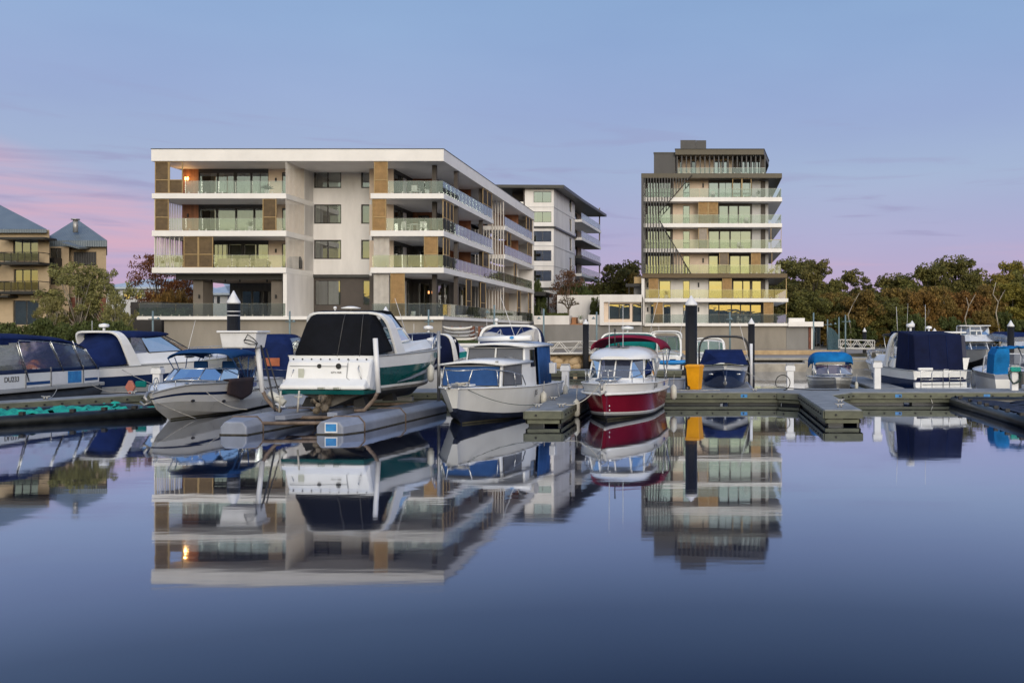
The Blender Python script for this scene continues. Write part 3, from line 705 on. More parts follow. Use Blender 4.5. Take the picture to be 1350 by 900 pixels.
def grill(label, x, y, z):
    t = thing('barbecue', label, 'barbecue', (x, y, z))
    b = MB(); b.box(-.55, .55, -.3, .3, .1, .85); b.build('cabinet', m_black, t, bevel=.02)
    b = MB(); b.loft([[(sx, .3*math.cos(a), .85+.3*math.sin(a)) for a in [math.pi*i/8 for i in range(9)]] for sx in (-.5, .5)], 0, True, True); b.build('hood', m_charcoal, t)
grill('covered barbecue behind the white batten end screen of the second floor', xr-.5, 88, fl[2][1])
def pot_plant(label, x, y, z, hp=.5, rp=.24, hl=.6, n=60, leafmat=None, spiky=False, seed=1, potmat=None):
    t = thing('potted_plant', label, 'potted plant', (x, y, z)); random.seed(seed)
    b = MB(); b.path([(0,0,0),(0,0,hp*.5),(0,0,hp)], rp*.75, 12, 0, rp); b.build('pot', potmat or m_furn, t)
    b = MB()
    for k in range(n):
        a = random.uniform(0, 6.28); e = random.uniform(.3, 1.4); ln = hl*random.uniform(.6, 1.1)
        d = Vector((math.cos(a)*math.cos(e), math.sin(a)*math.cos(e), math.sin(e)))
        s = d.cross(Vector((0,0,1))).normalized()*(.025 if spiky else .07)
        p0 = Vector((0,0,hp)); p1 = p0+d*ln*.6; p2 = p0+d*ln-Vector((0,0,ln*.15))
        b.add([p0, p1-s, p2, p1+s], [(0,1,2,3)])
    b.build('foliage', leafmat or m_hedge, t, recalc=False)
pot_plant('potted plant in a pale pot next to the bronze screens on the second floor', LX(235,86.2), 86.2, fl[2][1], .5, .3, .7, 70, seed=2)
pot_plant('small pale potted plant at the west end of the second floor balcony', LX(214.5,86.2), 86.2, fl[2][1], .4, .24, .35, 40, seed=3)

# ================================================================ white building behind with dark roof
Y2 = 140.0
B2 = thing('apartment_building', 'pale five storey apartment block with a dark flat roof behind the white building', 'apartment building', (wx(715,Y2), 150, LAND))
cx0 = wx(730, Y2); fa2 = Fr((0, Y2), (1, 0)); zr2 = wz(249, Y2)
s0 = Vector((cx0, Y2)); s1 = Vector((wx(783.5,173), 173)); sdir = (s1-s0).normalized(); fs2 = Fr(s0, sdir); Ls = (s1-s0).length
wmb = MB(); hs = []
for (ya, yb) in ((252.5,267),(279,293),(304.5,318.6),(330,344),(356.5,370.5)):
    h_ = (wx(703.5,Y2), wx(726.8,Y2), wz(yb,Y2), wz(ya,Y2)); hs.append(h_); window(B2, fa2, *h_, 0, 2, m_glass, [(0,.15)])
zb2 = wz(379, Y2)
wall_holes(wmb, fa2, wx(692,Y2), cx0, zb2, zr2, 0, hs, 0)
hs = []; u57 = 15.5
for ya in (266.5, 292, 317, 343):
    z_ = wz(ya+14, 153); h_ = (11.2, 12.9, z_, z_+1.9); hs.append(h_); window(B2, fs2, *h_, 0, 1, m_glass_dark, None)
wall_holes(wmb, fs2, 0, u57, zb2, zr2, 0, hs, 0)
wmb.quad(fs2.p(u57,0,zb2), fs2.p(u57,-2.2,zb2), fs2.p(u57,-2.2,zr2), fs2.p(u57,0,zr2), 0)
fs3 = Fr((fs2.p(0,-2.2,0).x, fs2.p(0,-2.2,0).y), sdir); hs = []
lv = [zb2-.2 + i*(zr2-zb2+.2)/5 for i in range(5)]
for z_ in lv:
    for a in (u57+1, u57+5.5, u57+10.5):
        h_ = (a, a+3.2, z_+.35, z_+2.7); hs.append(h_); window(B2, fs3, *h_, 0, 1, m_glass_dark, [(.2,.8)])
wall_holes(wmb, fs3, u57, Ls, zb2-.3, zr2, 0, hs, 1)
wmb.build('wall', [m_white, m_peach], B2, world=True, recalc=False)
for i, z_ in enumerate(lv):
    mb = MB(); fs2.box(mb, u57, Ls+.6, -2.2, 1.1, z_-.12, z_+.28, 0); mb.build('balcony_slab', m_fascia if i != 2 else m_roofmetal, B2, world=True)
    balustrade(B2, fs2, u57+.1, Ls+.5, 1.0, z_+.28, 1.05, 2)
for i in (1, 3, 4):
    mb = MB(); fs2.box(mb, Ls+.3, Ls+.5, .75, .95, lv[i]+.28, lv[i]+4.3 if i == 4 else lv[i+1 if i < 4 else i]-.12); mb.build('column', m_taupe, B2, world=True)
mb = MB()
for z_ in (wz(273,Y2), wz(298.8,Y2), wz(324,Y2), wz(350.5,Y2)):
    fa2.box(mb, wx(692,Y2), cx0+.04, 0, .05, z_-.05, z_+.05); fs2.box(mb, 0, u57, 0, .05, z_-.05, z_+.05)
mb.build('joint_band', m_soffit, B2, world=True)
mb = MB(); z_ = wz(300.5,Y2); fa2.box(mb, wx(692,Y2), cx0+.1, .05, .3, z_, z_+.22); fs2.box(mb, -.1, u57, .05, .3, z_, z_+.22); mb.build('dark_ledge', m_roofmetal, B2, world=True)
mb = MB(); p = [fa2.p(wx(655,Y2),1.2,0), fs2.p(-.8,1.6,0), fs2.p(u57,1.6,0), fs2.p(Ls+1,2.0,0), fs2.p(Ls+1,-14,0), fa2.p(wx(655,Y2),-20,0)]
mb.prism([(q.x,q.y) for q in p], zr2+.003, zr2+.42); mb.build('roof', m_roofmetal, B2, world=True)
mb = MB(); q = fs2.p(u57-.4,-.2,0); mb.box(wx(668,Y2), wx(692,Y2), Y2+4, Y2+4.3, zb2, zr2, 0); mb.box(wx(692,Y2)-.2, wx(692,Y2), Y2+.02, Y2+4.3, zb2, zr2, 0)
mb.build('terrace_wall', m_brown, B2, world=True)
boxpart(B2, 'terrace_parapet', m_fascia, (wx(660,Y2), wx(692,Y2)-.21, Y2, Y2+.3, wz(274,Y2)-.3, wz(266,Y2)))
mb = MB(); fa2.box(mb, wx(690,Y2), cx0+.15, 0, .3, zb2-.45, zb2-.003); fs2.box(mb, -.3, u57, 0, .3, zb2-.45, zb2-.003); mb.build('dark_base_band', m_roofmetal, B2, world=True)
# ground floor annex with pergola
an = MB(); zt = zb2-.45; Ya = 138.5; fan = Fr((0,Ya),(1,0)); h_ = (wx(734,Ya), wx(741,Ya), wz(399,Ya), wz(384,Ya))
wall_holes(an, fan, wx(706,Ya), wx(741.5,Ya), LAND, zt, 0, [h_], 0); window(B2, fan, *h_, 0, 3, m_glass_dark, None); an.build('annex_wall', m_white, B2, world=True, recalc=False)
boxpart(B2, 'pergola', m_black, (wx(690,136), wx(727,136), 131, 137.5, wz(391.5,136), wz(386.5,136)), (wx(722,136), wx(724,136), 135.8, 136.1, LAND+2, wz(391.5,136)), (wx(707,136), wx(709,136), 135.8, 136.1, LAND+2, wz(391.5,136)))
# ================================================================ garden terrace between the buildings
Yg = 126.0
def wallthing(name, label, cat, mat, *boxes, bevel=.02):
    mb = MB()
    for b in boxes: mb.box(*b)
    return tag(mb.build(name, mat, bevel=bevel), label, cat)
wallthing('retaining_wall', 'long grey rendered retaining wall behind the moored boats', 'wall', m_grey, (wx(700,Yg), wx(846.5,Yg)-.01, Yg, Yg+.6, LAND-.3, wz(428,Yg)))
wallthing('garden_wall', 'tall white garden wall behind the bare frangipani tree', 'wall', m_white, (wx(738,135), wx(796,132), 132.5, 133, LAND, wz(389,132.5)))
tag(boxpart(None, 'planter', m_white, (wx(704,Yg), wx(750.5,Yg), Yg-.1, Yg+3, wz(428,Yg)+.003, wz(416,Yg)), bevel=.02), 'wide white planter box on top of the grey wall under the frangipani', 'planter')
tag(boxpart(None, 'planter', m_white, (wx(775.5,Yg), wx(791,Yg), Yg-.1, Yg+3, wz(428,Yg)+.003, wz(415,Yg)), bevel=.02), 'narrow white planter box beside the pink framed windows', 'planter')
tag(boxpart(None, 'garden_steps', m_terracotta, (wx(751.5,Yg), wx(774.5,Yg), Yg+.2, Yg+3, wz(428,Yg)+.003, wz(426.5,Yg)), (wx(752,Yg), wx(758,Yg), Yg+1.2, Yg+3, wz(426.4,Yg), wz(418,Yg)), bevel=0), 'terracotta garden steps between the two white planters', 'steps')
pot_plant('spiky green plant in a white pot on the terracotta steps', wx(765,Yg+.6), Yg+.8, wz(426.4,Yg), .5, .35, 1.0, 40, M('agave_leaf', (.10,.17,.07), .6), True, 8)
# ================================================================ single storey link with pink framed windows
LK = thing('link_building', 'low pale building with pink framed windows beside the tall tower', 'building', (wx(818,Yg), Yg, LAND))
Yk = 125.4; fk = Fr((0,Yk),(1,0)); lk = MB()
hole = (wx(796,Yk), wx(846,Yk)-.02, wz(424.5,Yk), wz(398,Yk))
wall_holes(lk, fk, wx(790.5,Yk), wx(846.3,Yk), wz(428.5,Yk), wz(388.3,Yk), 0, [hole], 0, .5)
fk2 = Fr((0,Yk+.5),(1,0)); h1 = (wx(801.5,Yk), wx(830,Yk), wz(420.5,Yk), wz(400,Yk)); h2 = (wx(833.2,Yk), wx(845.6,Yk), wz(424.2,Yk), wz(400.2,Yk))
wall_holes(lk, fk2, *hole, 0, [h1, h2], 1); lk.box(wx(790.5,Yk)+.003, wx(846.3,Yk), Yk+1.8, Yk+14, wz(428.5,Yk), wz(388.3,Yk)-.01, 0)
lk.box(wx(790.5,Yk), wx(846.3,Yk), Yk+.003, Yk+1.8, wz(388.3,Yk)-.3, wz(388.3,Yk)-.004, 0); lk.box(wx(790.5,Yk), wx(792,Yk), Yk+.003, Yk+1.8, wz(428.5,Yk), wz(388.3,Yk)-.3, 0)
lk.build('wall', [m_white, m_peach], LK, world=True, recalc=False)
window(LK, fk2, *h1, 0, 2, m_glass, [(0,1)], bar=.12); window(LK, fk2, *h2, 0, 1, m_glass, [(0,1)], bar=.12)
boxpart(LK, 'upper_wall', m_grey, (wx(836,130), wx(847,130), 129.5, 133, wz(389,130)-.2, wz(365,130)))
boxpart(LK, 'canopy_roof', m_black, (wx(825,128.4), wx(847,128.4), 128.2, 129.45, wz(377.5,128.4), wz(374,128.4)))
boxpart(LK, 'canopy_post', m_black, (wx(828.5,128.4), wx(829.6,128.4), 128.6, 128.75, wz(389,128.4), wz(377.6,128.4)))
boxpart(LK, 'balcony_box', m_louvre_f, (wx(836,128.3), wx(847,128.3), 128.25, 129.3, wz(373.5,128.3), wz(365,128.3)))
# ================================================================ tall tower
Yt = 127.0; Yw = 129.0
T = thing('apartment_tower', 'tall eight level apartment tower with dark batten screen and golden window reflections', 'apartment tower', (0.6, 137, LAND))
tf = Fr((0,Yt),(1,0)); tw = Fr((0,Yw),(1,0)); X_ = lambda px: wx(px, Yt); W_ = lambda px: wx(px, Yw); Zt = lambda py: wz(py, Yt)
TB = 148.0
slabs = [(228.5,234.7,845.3,1031,'roof'), (260,265.6,848,1031.2,'w'), (294.4,299.6,848,1031.2,'w'), (327.6,332.6,848,1031.2,'w'), (360.5,366.2,846.5,1038,'b'), (393.2,398,849.5,1039.2,'w'), (426,429.8,849.5,1039,'w')]
for (ya, yb, a, b, t_) in slabs:
    boxpart(T, 'balcony_slab' if t_ != 'roof' else 'roof_slab', {'w': m_fascia, 'b': m_bronze, 'roof': m_olive}[t_], (X_(a), X_(b), Yt, TB, Zt(yb), Zt(ya)), bevel=.02)
floors = [(260,234.7), (294.4,265.6), (327.6,299.6), (360.5,332.6), (393.2,366.2), (426,398)]
rows = [
 dict(w=[(852.5,868,1,0),(868.5,884,1,1),(900.5,909.3,1,1),(934.5,947,1,1),(948,965,2,1),(966,991,2,0)], peach=1),
 dict(w=[(852.5,868,1,1),(868.5,884,1,0),(900.5,909.3,1,1),(948,960,1,1),(961,973,1,1),(974,989.5,1,1)], peach=1),
 dict(w=[(852.5,868,1,1),(868.5,884,1,1),(900.5,909.3,1,1),(934.5,948,1,1),(949,962,1,1),(963,990,2,1)], peach=1),
 dict(w=[(852.5,868,1,1),(868.5,884,1,1),(900.5,909.3,1,0),(934.5,946.5,1,1),(962.5,975.5,1,1),(976,988,1,1)], peach=1),
 dict(w=[(868.5,884,1,1),(900.5,909.3,1,1),(934.5,952,1,1),(966.5,979,1,1),(979.5,989,1,1),(991.5,1004,1,1)], peach=0),
 dict(w=[(858,862,1,0),(875,884,1,0),(900.5,907,1,1),(934.5,947.5,1,1),(948,964,1,0),(964.5,976,1,1),(976.5,989,1,1),(990,1004.5,1,1)], peach=0)]
tm = MB()
for (yf_, yc_), r_ in zip(floors, rows):
    zf, zc_ = Zt(yf_), Zt(yc_); hs = []
    for (a, b, n, cu) in r_['w']:
        h_ = (W_(a), W_(b), zf+.04, zc_-.28); hs.append(h_)
        window(T, tw, *h_, 0, n, m_glass, [(.03,.97)] if cu else [(.7,1)], tran=.85 if (a < 905 and not r_['peach'] == 0) else None, fm=m_frame)
    wall_holes(tm, tw, W_(850), W_(887), zf, zc_, 0, [h for h in hs if h[1] < W_(887)], 0 if not r_['peach'] else 2)
    wall_holes(tm, tw, W_(887), W_(934), zf, zc_, 0, [h for h in hs if W_(887) < h[0] < W_(930)], 1 if r_['peach'] else 0)
    wall_holes(tm, tw, W_(934), W_(991.5) if r_['peach'] else W_(1006), zf, zc_, 0, [h for h in hs if h[0] > W_(930)], 2)
    wall_holes(tm, tw, W_(991.5) if r_['peach'] else W_(1006), W_(1013), zf, zc_, 0, [], 3)
    tm.quad((W_(1013),Yw,zf),(W_(1013),TB-1,zf),(W_(1013),TB-1,zc_),(W_(1013),Yw,zc_), 3)
    tm.box(W_(1003), W_(1009), Yw-.05, Yw-.003, zf+.01, zc_-.1, 2)
tm.quad((W_(850),Yw,Zt(426)),(W_(850),TB-1,Zt(426)),(W_(850),TB-1,Zt(234.7)),(W_(850),Yw,Zt(234.7)), 0)
tm.build('wall', [m_white, m_peach, m_brown, m_soffit], T, world=True, recalc=False)
boxpart(T, 'core_wall', m_taupe, (W_(850)+.01, W_(1013)-.01, Yw+1.3, TB-1, Zt(429), Zt(229)))
for i, (yf_, yc_) in enumerate(floors):
    a, b = (X_(850), X_(1030.5)) if i < 4 else (X_(851), X_(1038))
    if i == 3: b = X_(1030)
    balustrade(T, tf, a, b, -.12, Zt(yf_), 1.12, 1.7)
    balustrade(T, Fr((b-.1,0),(0,1)), Yt+.2, TB-4, 0, Zt(yf_), 1.12, 2)
# shutters
def tscr(i, a, b, n, inf=None, openup=(), mid=(.42,)): screen(T, tf, X_(a), X_(b), Zt(floors[i][0])+.03, Zt(floors[i][1])-.03, -.3, n, inf or m_louvre2, m_louvre_f, mid=mid, openup=openup)
tscr(0, 965.7, 990.8, 2, openup={(0,0),(0,1),(1,0),(1,1)}); tscr(1, 920.6, 946.8, 2, mid=(.5,)); tscr(2, 920.6, 933, 1, M('grey_louvre', (.36,.31,.26), .6), ); tscr(2, 1016.2, 1030.5, 1, openup={(0,0),(0,1)})
tscr(3, 948.2, 960.6, 1, M('dark_louvre', (.20,.155,.11), .6)); tscr(3, 990.2, 1003, 1, mid=()); tscr(4, 855, 868, 1, mid=(.45,)); tscr(4, 952.3, 964.8, 1, mid=()); tscr(5, 861.5, 873.8, 1); tscr(5, 1006.8, 1020, 1)
for i in (4, 5): boxpart(T, 'corner_post', m_louvre_f, (X_(1036.4), X_(1037.4), Yt+.3, Yt+.4, Zt(floors[i][0]), Zt(floors[i][1])))
boxpart(T, 'edge_post', m_louvre_f, (X_(1017.5), X_(1018.2), Yt+.3, Yt+.4, Zt(360.5), Zt(332.6)))
for (i, px) in ((0,927),(2,927),(3,927),(4,854),(4,921),(5,854),(5,921)):
    zz = Zt(floors[i][0])+1.8; boxpart(T, 'wall_lamp', m_black, (W_(px)-.09, W_(px)+.09, Yw-.12, Yw-.003, zz-.3, zz+.3))
# dark corner fin and triangular batten screen with folded trim
boxpart(T, 'corner_fin', m_charcoal, (X_(845.4), X_(848.8), Yt-.02, TB-2, Zt(360.4), Zt(234.8)))
boxpart(T, 'side_wall', m_white, (X_(845.6), X_(849.4), Yt+.2, TB-2, Zt(429), Zt(366.3)))
bt = MB(); pts = [(912.5, 231), (869, 281), (869, 290), (911, 360.5)]
px = 850.5
while px < 911:
    ytop = 234.7 if px < 909 else 234
    y1 = None
    if px <= 869: segs = [(234.8, 360.4)]
    else:
        t = (px-869)/(912.5-869); segs = [(234.8, 281-(281-231)*t), (290+(360.5-290)*(px-869)/(911-869), 360.4)]
    for a, b in segs:
        if b-a > 1.5: bt.box(X_(px)-.055, X_(px)+.055, Yt-.22, Yt-.06, Zt(b), Zt(a))
    px += 3.72
bt.build('batten_screen', m_charcoal, T, world=True)
dg_ = MB(); dg_.path([(X_(x), Yt-.16, Zt(y)) for x, y in pts], .055, 4); dg_.build('folded_trim', m_frame, T, world=True)
# penthouse
pz0, pz1 = Zt(228.4), Zt(203.8)
boxpart(T, 'penthouse_cladding', m_charcoal, (X_(861.5), X_(890), Yt+1.0, Yt+12, pz0, Zt(201)))
boxpart(T, 'penthouse_capping', m_roofmetal, (X_(861), X_(891), Yt+.95, Yt+12.05, Zt(201)+.003, Zt(200)+.1))
mb = MB(); mb.prism([(X_(890),Yt+.3),(X_(1007.5),Yt+.3),(wx(1013.5,Yt+9),Yt+9),(wx(1013.5,Yt+9),Yt+16),(X_(890),Yt+16)], Zt(203.6), Zt(196.2)); mb.build('penthouse_roof', m_olive, T, world=True, bevel=.03)
mb = MB(); mb.prism([(X_(889.5),Yt+.2),(X_(1007.9),Yt+.2),(wx(1014.2,Yt+9),Yt+9),(wx(1014.2,Yt+9),Yt+16.1),(X_(889.5),Yt+16.1)], Zt(196.2)+.003, Zt(195.6)); mb.build('roof_capping', m_roofmetal, T, world=True)
pw = Fr((0,Yt+3),(1,0)); pm = MB(); hs = []
for a, b in ((896,899),(911,917),(941,950),(951,961),(975,990),(991,1004)):
    h_ = (X_(a)*1.02, X_(b)*1.02, pz0+.05, pz1-.3); hs.append(h_); window(T, pw, *h_, 0, 1, m_glass if a > 940 else m_glass_dark, [(.6,1)])
wall_holes(pm, pw, X_(891), X_(966), pz0, pz1, 0, [h for h in hs if h[1] < X_(967)], 0); wall_holes(pm, pw, X_(966), X_(1010), pz0, pz1, 0, [h for h in hs if h[1] > X_(967)], 1)
pm.quad((X_(1010),Yt+3,pz0),(X_(1010),Yt+14,pz0),(X_(1010),Yt+14,pz1),(X_(1010),Yt+3,pz1), 1); pm.build('penthouse_wall', [m_peach, m_brown], T, world=True, recalc=False)
battens(T, tf, X_(892.5), X_(1009), pz0+.01, pz1-.01, -.7, .565, .16, .2, m_charcoal); balustrade(T, tf, X_(893), X_(1009.5), -.45, pz0, .75, 1.5)
boxpart(T, 'penthouse_post', m_louvre_f, (X_(1008.6), X_(1009.3), Yt+.75, Yt+.85, pz0, pz1))
boxpart(T, 'plant_room', m_charcoal, (wx(897,Yt+5), wx(917.4,Yt+5), Yt+5, Yt+9, Zt(196), wz(184.8,Yt+5)), (wx(917.6,Yt+5), wx(931,Yt+5), Yt+5, Yt+9, Zt(196), wz(185.1,Yt+5)))
gt = 'chairs on the tower balconies'
for (i, px, lb) in ((5,975,'white chair on the lowest tower balcony in front of the tall windows'),(5,985,'second white chair on the lowest tower balcony, nearer the timber shutter'),(4,1010,'white chair at the open corner of the second tower floor'),(2,976,'white chair on the fourth tower floor in front of three windows'),(1,985,'white chair on the fifth tower floor next to the wall'),(0,940,'white chair on the topmost slab edged tower balcony')):
    place_chair(lb, wx(px,Yt+.9), Yt+.9, Zt(floors[i][0]), .4*i, gt, m_furn)
for (i, px, lb, sd_) in ((2,855,'leafy pot plant behind the battens of the fourth tower floor',4),(4,878,'low pot plant on the second tower floor by the timber shutter',5),(4,1024,'pot plant at the open corner of the second tower floor',6),(3,1024,'pot plant at the corner of the third tower floor',7),(0,1000,'pot plant near the dark soffit of the top tower floor',9)):
    pot_plant(lb, wx(px,Yt+.7), Yt+.7, Zt(floors[i][0]), .45, .25, .8, 50, m_hedge, True, sd_)
for (k, px, lb, sd_) in ((4,352,'pot plant at the east end of the top floor west balcony',11),(3,330,'pot plant on the third floor west balcony behind the glass',12),(4,563,'pot plant on the top floor corner balcony',13),(1,545,'pot plant by the ground floor glass of the corner terrace',14)):
    pot_plant(lb, wx(px,86), 86, fl[k][1], .45, .22, .7, 50, m_hedge, sd_ % 2 == 0, sd_)
# base and east pavilion
boxpart(T, 'base_wall', m_base, (X_(846.6), X_(1037), Yt+.5, TB, LAND-.3, Zt(429.9)))
Ev = thing('boathouse_pavilion', 'low grey pavilion with white flat roof at the foot of the tower', 'pavilion', (wx(1055,Yt), Yt, LAND))
boxpart(Ev, 'wall', m_grey, (X_(1037)+.01, wx(1066,Yt), Yt+.45, Yt+8, LAND-.3, Zt(430.5)))
boxpart(Ev, 'brick_pier', m_brick, (wx(1066.5,Yt), wx(1069.8,Yt), Yt+.4, Yt+2, LAND, Zt(430.5)))
boxpart(Ev, 'pale_pier', m_white, (wx(1070,Yt), wx(1073.5,Yt), Yt+.4, Yt+2, LAND, Zt(430.5)))
boxpart(Ev, 'roof', m_fascia, (X_(1039.2), wx(1085.5,Yt), Yt-.2, Yt+9, Zt(430.4), Zt(424)), bevel=.02)
boxpart(Ev, 'roof_plant', m_fascia, (X_(1040.5), wx(1062,Yt), Yt+1, Yt+5, Zt(424)+.003, Zt(419)), bevel=.02)
window(Ev, Fr((0,Yt+2),(1,0)), wx(1074,Yt), wx(1084,Yt), LAND, Zt(431), 0, 2, m_glass_dark, None)

# ================================================================ old beige block with blue steel roofs
Yo = 80.0; O = lambda px, Y=Yo: wx(px, Y); Zo = lambda py, Y=Yo: wz(py, Y)
OB = thing('old_apartment_block', 'beige older apartment block with blue grey steel roofs and dark balconies', 'apartment building', (O(40), 86, LAND))
of = Fr((0,Yo),(1,0)); om = MB(); hs = []
ez = Zo(303)
for (a, b, ya, yb, n, cu) in ((17,50,317,341,3,[(0,.3),(.7,1)]), (18,50,355,381,3,[(.0,.35)]), (17,51,396,428,2,[(0,1)]), (-40,-8,318,341,2,None), (-40,-8,355,381,2,None), (-40,-8,396,428,2,None)):
    h_ = (O(a), O(b), Zo(yb), Zo(ya)); hs.append(h_); window(OB, of, *h_, 0, n, m_glass if yb > 420 else m_glass_dark, cu)
wall_holes(om, of, O(-120), O(65), LAND, ez, 0, hs, 0)
om.quad((O(65),Yo,LAND),(O(66,Yo+14),Yo+14,LAND),(O(66,Yo+14),Yo+14,ez),(O(65),Yo,ez), 0)
Y3 = 82.5; of3 = Fr((0,Y3),(1,0)); h_ = (O(66,Y3), O(81,Y3), Zo(348,Y3), Zo(327,Y3)); h2 = (O(66,Y3), O(81,Y3), Zo(375,Y3), Zo(356,Y3)); window(OB, of3, *h_, 0, 2, m_glass, None); window(OB, of3, *h2, 0, 2, m_glass_dark, None)
wall_holes(om, of3, O(64,Y3), O(91,Y3), LAND, Zo(325,Y3), 0, [h_, h2], 0)
Y4 = 83.5; of4 = Fr((0,Y4),(1,0)); h_ = (O(97,Y4), O(127,Y4), Zo(350,Y4), Zo(332,Y4)); h2 = (O(100,Y4), O(112,Y4), Zo(420,Y4), Zo(395,Y4)); h3 = (O(118,Y4), O(128,Y4), Zo(425,Y4), Zo(405,Y4)); h4=(O(97,Y4), O(127,Y4), Zo(385,Y4), Zo(362,Y4))
for h_i in (h_, h2, h3, h4): window(OB, of4, *h_i, 0, 1 if h_i is h_ else 2, m_glass_dark, None)
wall_holes(om, of4, O(88,Y4), O(140,Y4), Zo(392,Y4), Zo(321,Y4), 0, [h_, h4], 0); wall_holes(om, of4, O(88,Y4), O(140,Y4), LAND, Zo(392,Y4), 0, [h2, h3], 1)
om.quad((O(140,Y4),Y4,LAND),(O(139,Y4+10),Y4+10,LAND),(O(139,Y4+10),Y4+10,Zo(321,Y4)),(O(140,Y4),Y4,Zo(321,Y4)), 0)
om.build('wall', [m_beigepaint, m_brick], OB, world=True, recalc=False)
boxpart(OB, 'blind', m_charcoal, (O(97.5,Y4), O(126.5,Y4), Y4-.05, Y4-.01, Zo(349,Y4), Zo(332.5,Y4)))
def hip(name, x0, x1, y0, y1, ze, apexes, mat, th=.28):
    k = y1/y0; mb = MB(); q = [(x0,y0),(x1,y0),(x1*k-wx(PX,1),y1),(x0*k,y1)]; q = [(x,y) for x,y in q]; mb.prism(q, ze-th, ze); a = [(x,y,ze+.004) for x,y in q]
    r0, r1 = apexes; o = len(mb.v)
    if r0 == r1: mb.add(a+[r0], [(0,1,4),(1,2,4),(2,3,4),(3,0,4)])
    else: mb.add(a+[r0, r1], [(0,1,5,4),(1,2,5),(2,3,4,5),(3,0,4)])
    return mb.build(name, mat, OB, world=True)
hip('main_roof', O(-130), O(67), Yo-.5, Yo+15, ez, ((O(-150,Yo+7),Yo+7,wz(266,Yo+7)), (O(-8,Yo+7),Yo+7,wz(266,Yo+7))), m_blueroof)
hip('gable_roof', O(62,Y4), O(147,Y4), Y4-.6, Y4+9, Zo(318,Y4), ((O(101,Y4+4),Y4+4,wz(288.5,Y4+4)),)*2, m_blueroof, .5)
boxpart(OB, 'eave_band', m_darkgrey, (O(84,Y4), O(141,Y4), Y4-.1, Y4-.003, Zo(326,Y4), Zo(321,Y4)))
mb = MB(); mb.add([(O(60),Y3-.6,Zo(318)),(O(104,Y3-.6),Y3-.6,wz(327,Y3-.6)),(O(104,Y3-.6),Y3+1.2,wz(325,Y3)),(O(60),Y3+2,Zo(311))], [(0,1,2,3)]); mb.build('lean_to_roof', m_blueroof, OB, world=True, solid=.15, recalc=False)
boxpart(OB, 'awning', m_black, (O(11), O(75), Yo-1.5, Yo-.003, Zo(317.5), Zo(315)))
boxpart(OB, 'awning', m_black, (O(-40), O(24), Yo-1.2, Yo-.003, Zo(392.5), Zo(390)))
mb = MB(); mb.cyl(O(58), Yo+4, Zo(300), Zo(290,Yo+4), .2, 10); mb.cyl(O(58), Yo+4, Zo(290,Yo+4)+.003, Zo(288.5,Yo+4), .34, 10); mb.build('chimney_flue', m_galv, OB, world=True)
m_smoke = glass_mat('smoked_balcony_glass', (.45,.48,.48), .05, .5, .04, .7, (.02,.025,.025))
def steel_balcony(px0, px1, pyt, pyb):
    b = MB(); b.box(O(px0), O(px1), Yo-1.4, Yo-.003, Zo(pyb+3.2), Zo(pyb)); s = b.build('balcony_floor', m_black, OB, world=True)
    r = MB(); zt, zb = Zo(pyt), Zo(pyb)
    r.box(O(px0), O(px1), Yo-1.4, Yo-1.34, zt-.06, zt)
    n = int((O(px1)-O(px0))/.5)
    for k in range(n+1): x = O(px0)+(O(px1)-O(px0))*k/n; r.box(x-.02, x+.02, Yo-1.39, Yo-1.35, zb, zt-.06)
    for x in (O(px0), O(px1)):
        r.box(x-.02, x+.02, Yo-1.33, Yo-.003, zt-.06, zt)
    r.build('balcony_railing', m_black, s, world=True)
    g = MB(); g.box(O(px0)+.05, O(px1)-.05, Yo-1.38, Yo-1.36, zb+.1, zt-.1); g.build('balcony_glass', m_smoke, s, world=True)
steel_balcony(12.5, 66, 334, 347); steel_balcony(12.5, 66, 371.5, 385); steel_balcony(-60, 2, 334, 347); steel_balcony(-60, 2, 371.5, 385)
boxpart(OB, 'stair_balcony', m_black, (O(66,Y3), O(82,Y3), Y3-1, Y3-.003, Zo(352,Y3), Zo(341,Y3)))
boxpart(OB, 'air_conditioner', m_furn, (O(17.5), O(27), Yo-.95, Yo-.5, Zo(346.8), Zo(338)))
# ================================================================ pale houses further back
def house(label, px0, px1, pyr, pye, pyb, Y, wins, d=10):
    H_ = thing('house', label, 'house', (wx((px0+px1)/2,Y), Y+d/2, LAND)); hf = Fr((0,Y),(1,0)); mb = MB(); hs = []
    for a, b, ya, yb in wins:
        h_ = (wx(a,Y), wx(b,Y), wz(yb,Y), wz(ya,Y)); hs.append(h_); window(H_, hf, *h_, 0, 2, m_glass, None)
    wall_holes(mb, hf, wx(px0,Y), wx(px1,Y), LAND, wz(pye,Y), 0, hs); x0, x1 = wx(px0,Y), wx(px1,Y)
    mb.quad((x1,Y,LAND),(x1,Y+d,LAND),(x1,Y+d,wz(pye,Y)),(x1,Y,wz(pye,Y))); mb.quad((x0,Y,LAND),(x0,Y+d,LAND),(x0,Y+d,wz(pye,Y)),(x0,Y,wz(pye,Y)))
    mb.build('wall', m_palehouse, H_, world=True, recalc=False)
    mb = MB(); ze = wz(pye,Y); zt = wz(pyr,Y+d/2); mb.box(x0-.5, x1+.5, Y-.6, Y+d+.6, ze, ze+.25)
    mb.add([(x0-.5,Y-.6,ze+.254),(x1+.5,Y-.6,ze+.254),(x1+.5,Y+d+.6,ze+.254),(x0-.5,Y+d+.6,ze+.254),(x0+3,Y+d/2,zt),(x1-3,Y+d/2,zt)], [(0,1,5,4),(1,2,5),(2,3,4,5),(3,0,4)])
    mb.build('roof', m_paleroof, H_, world=True)
house('pale two storey house with a light steel roof behind the eucalyptus', 140, 242, 367.5, 381, 420, 135, ((179,187,385.5,395),(162,172,385.5,395),(193,200,385.5,395)))
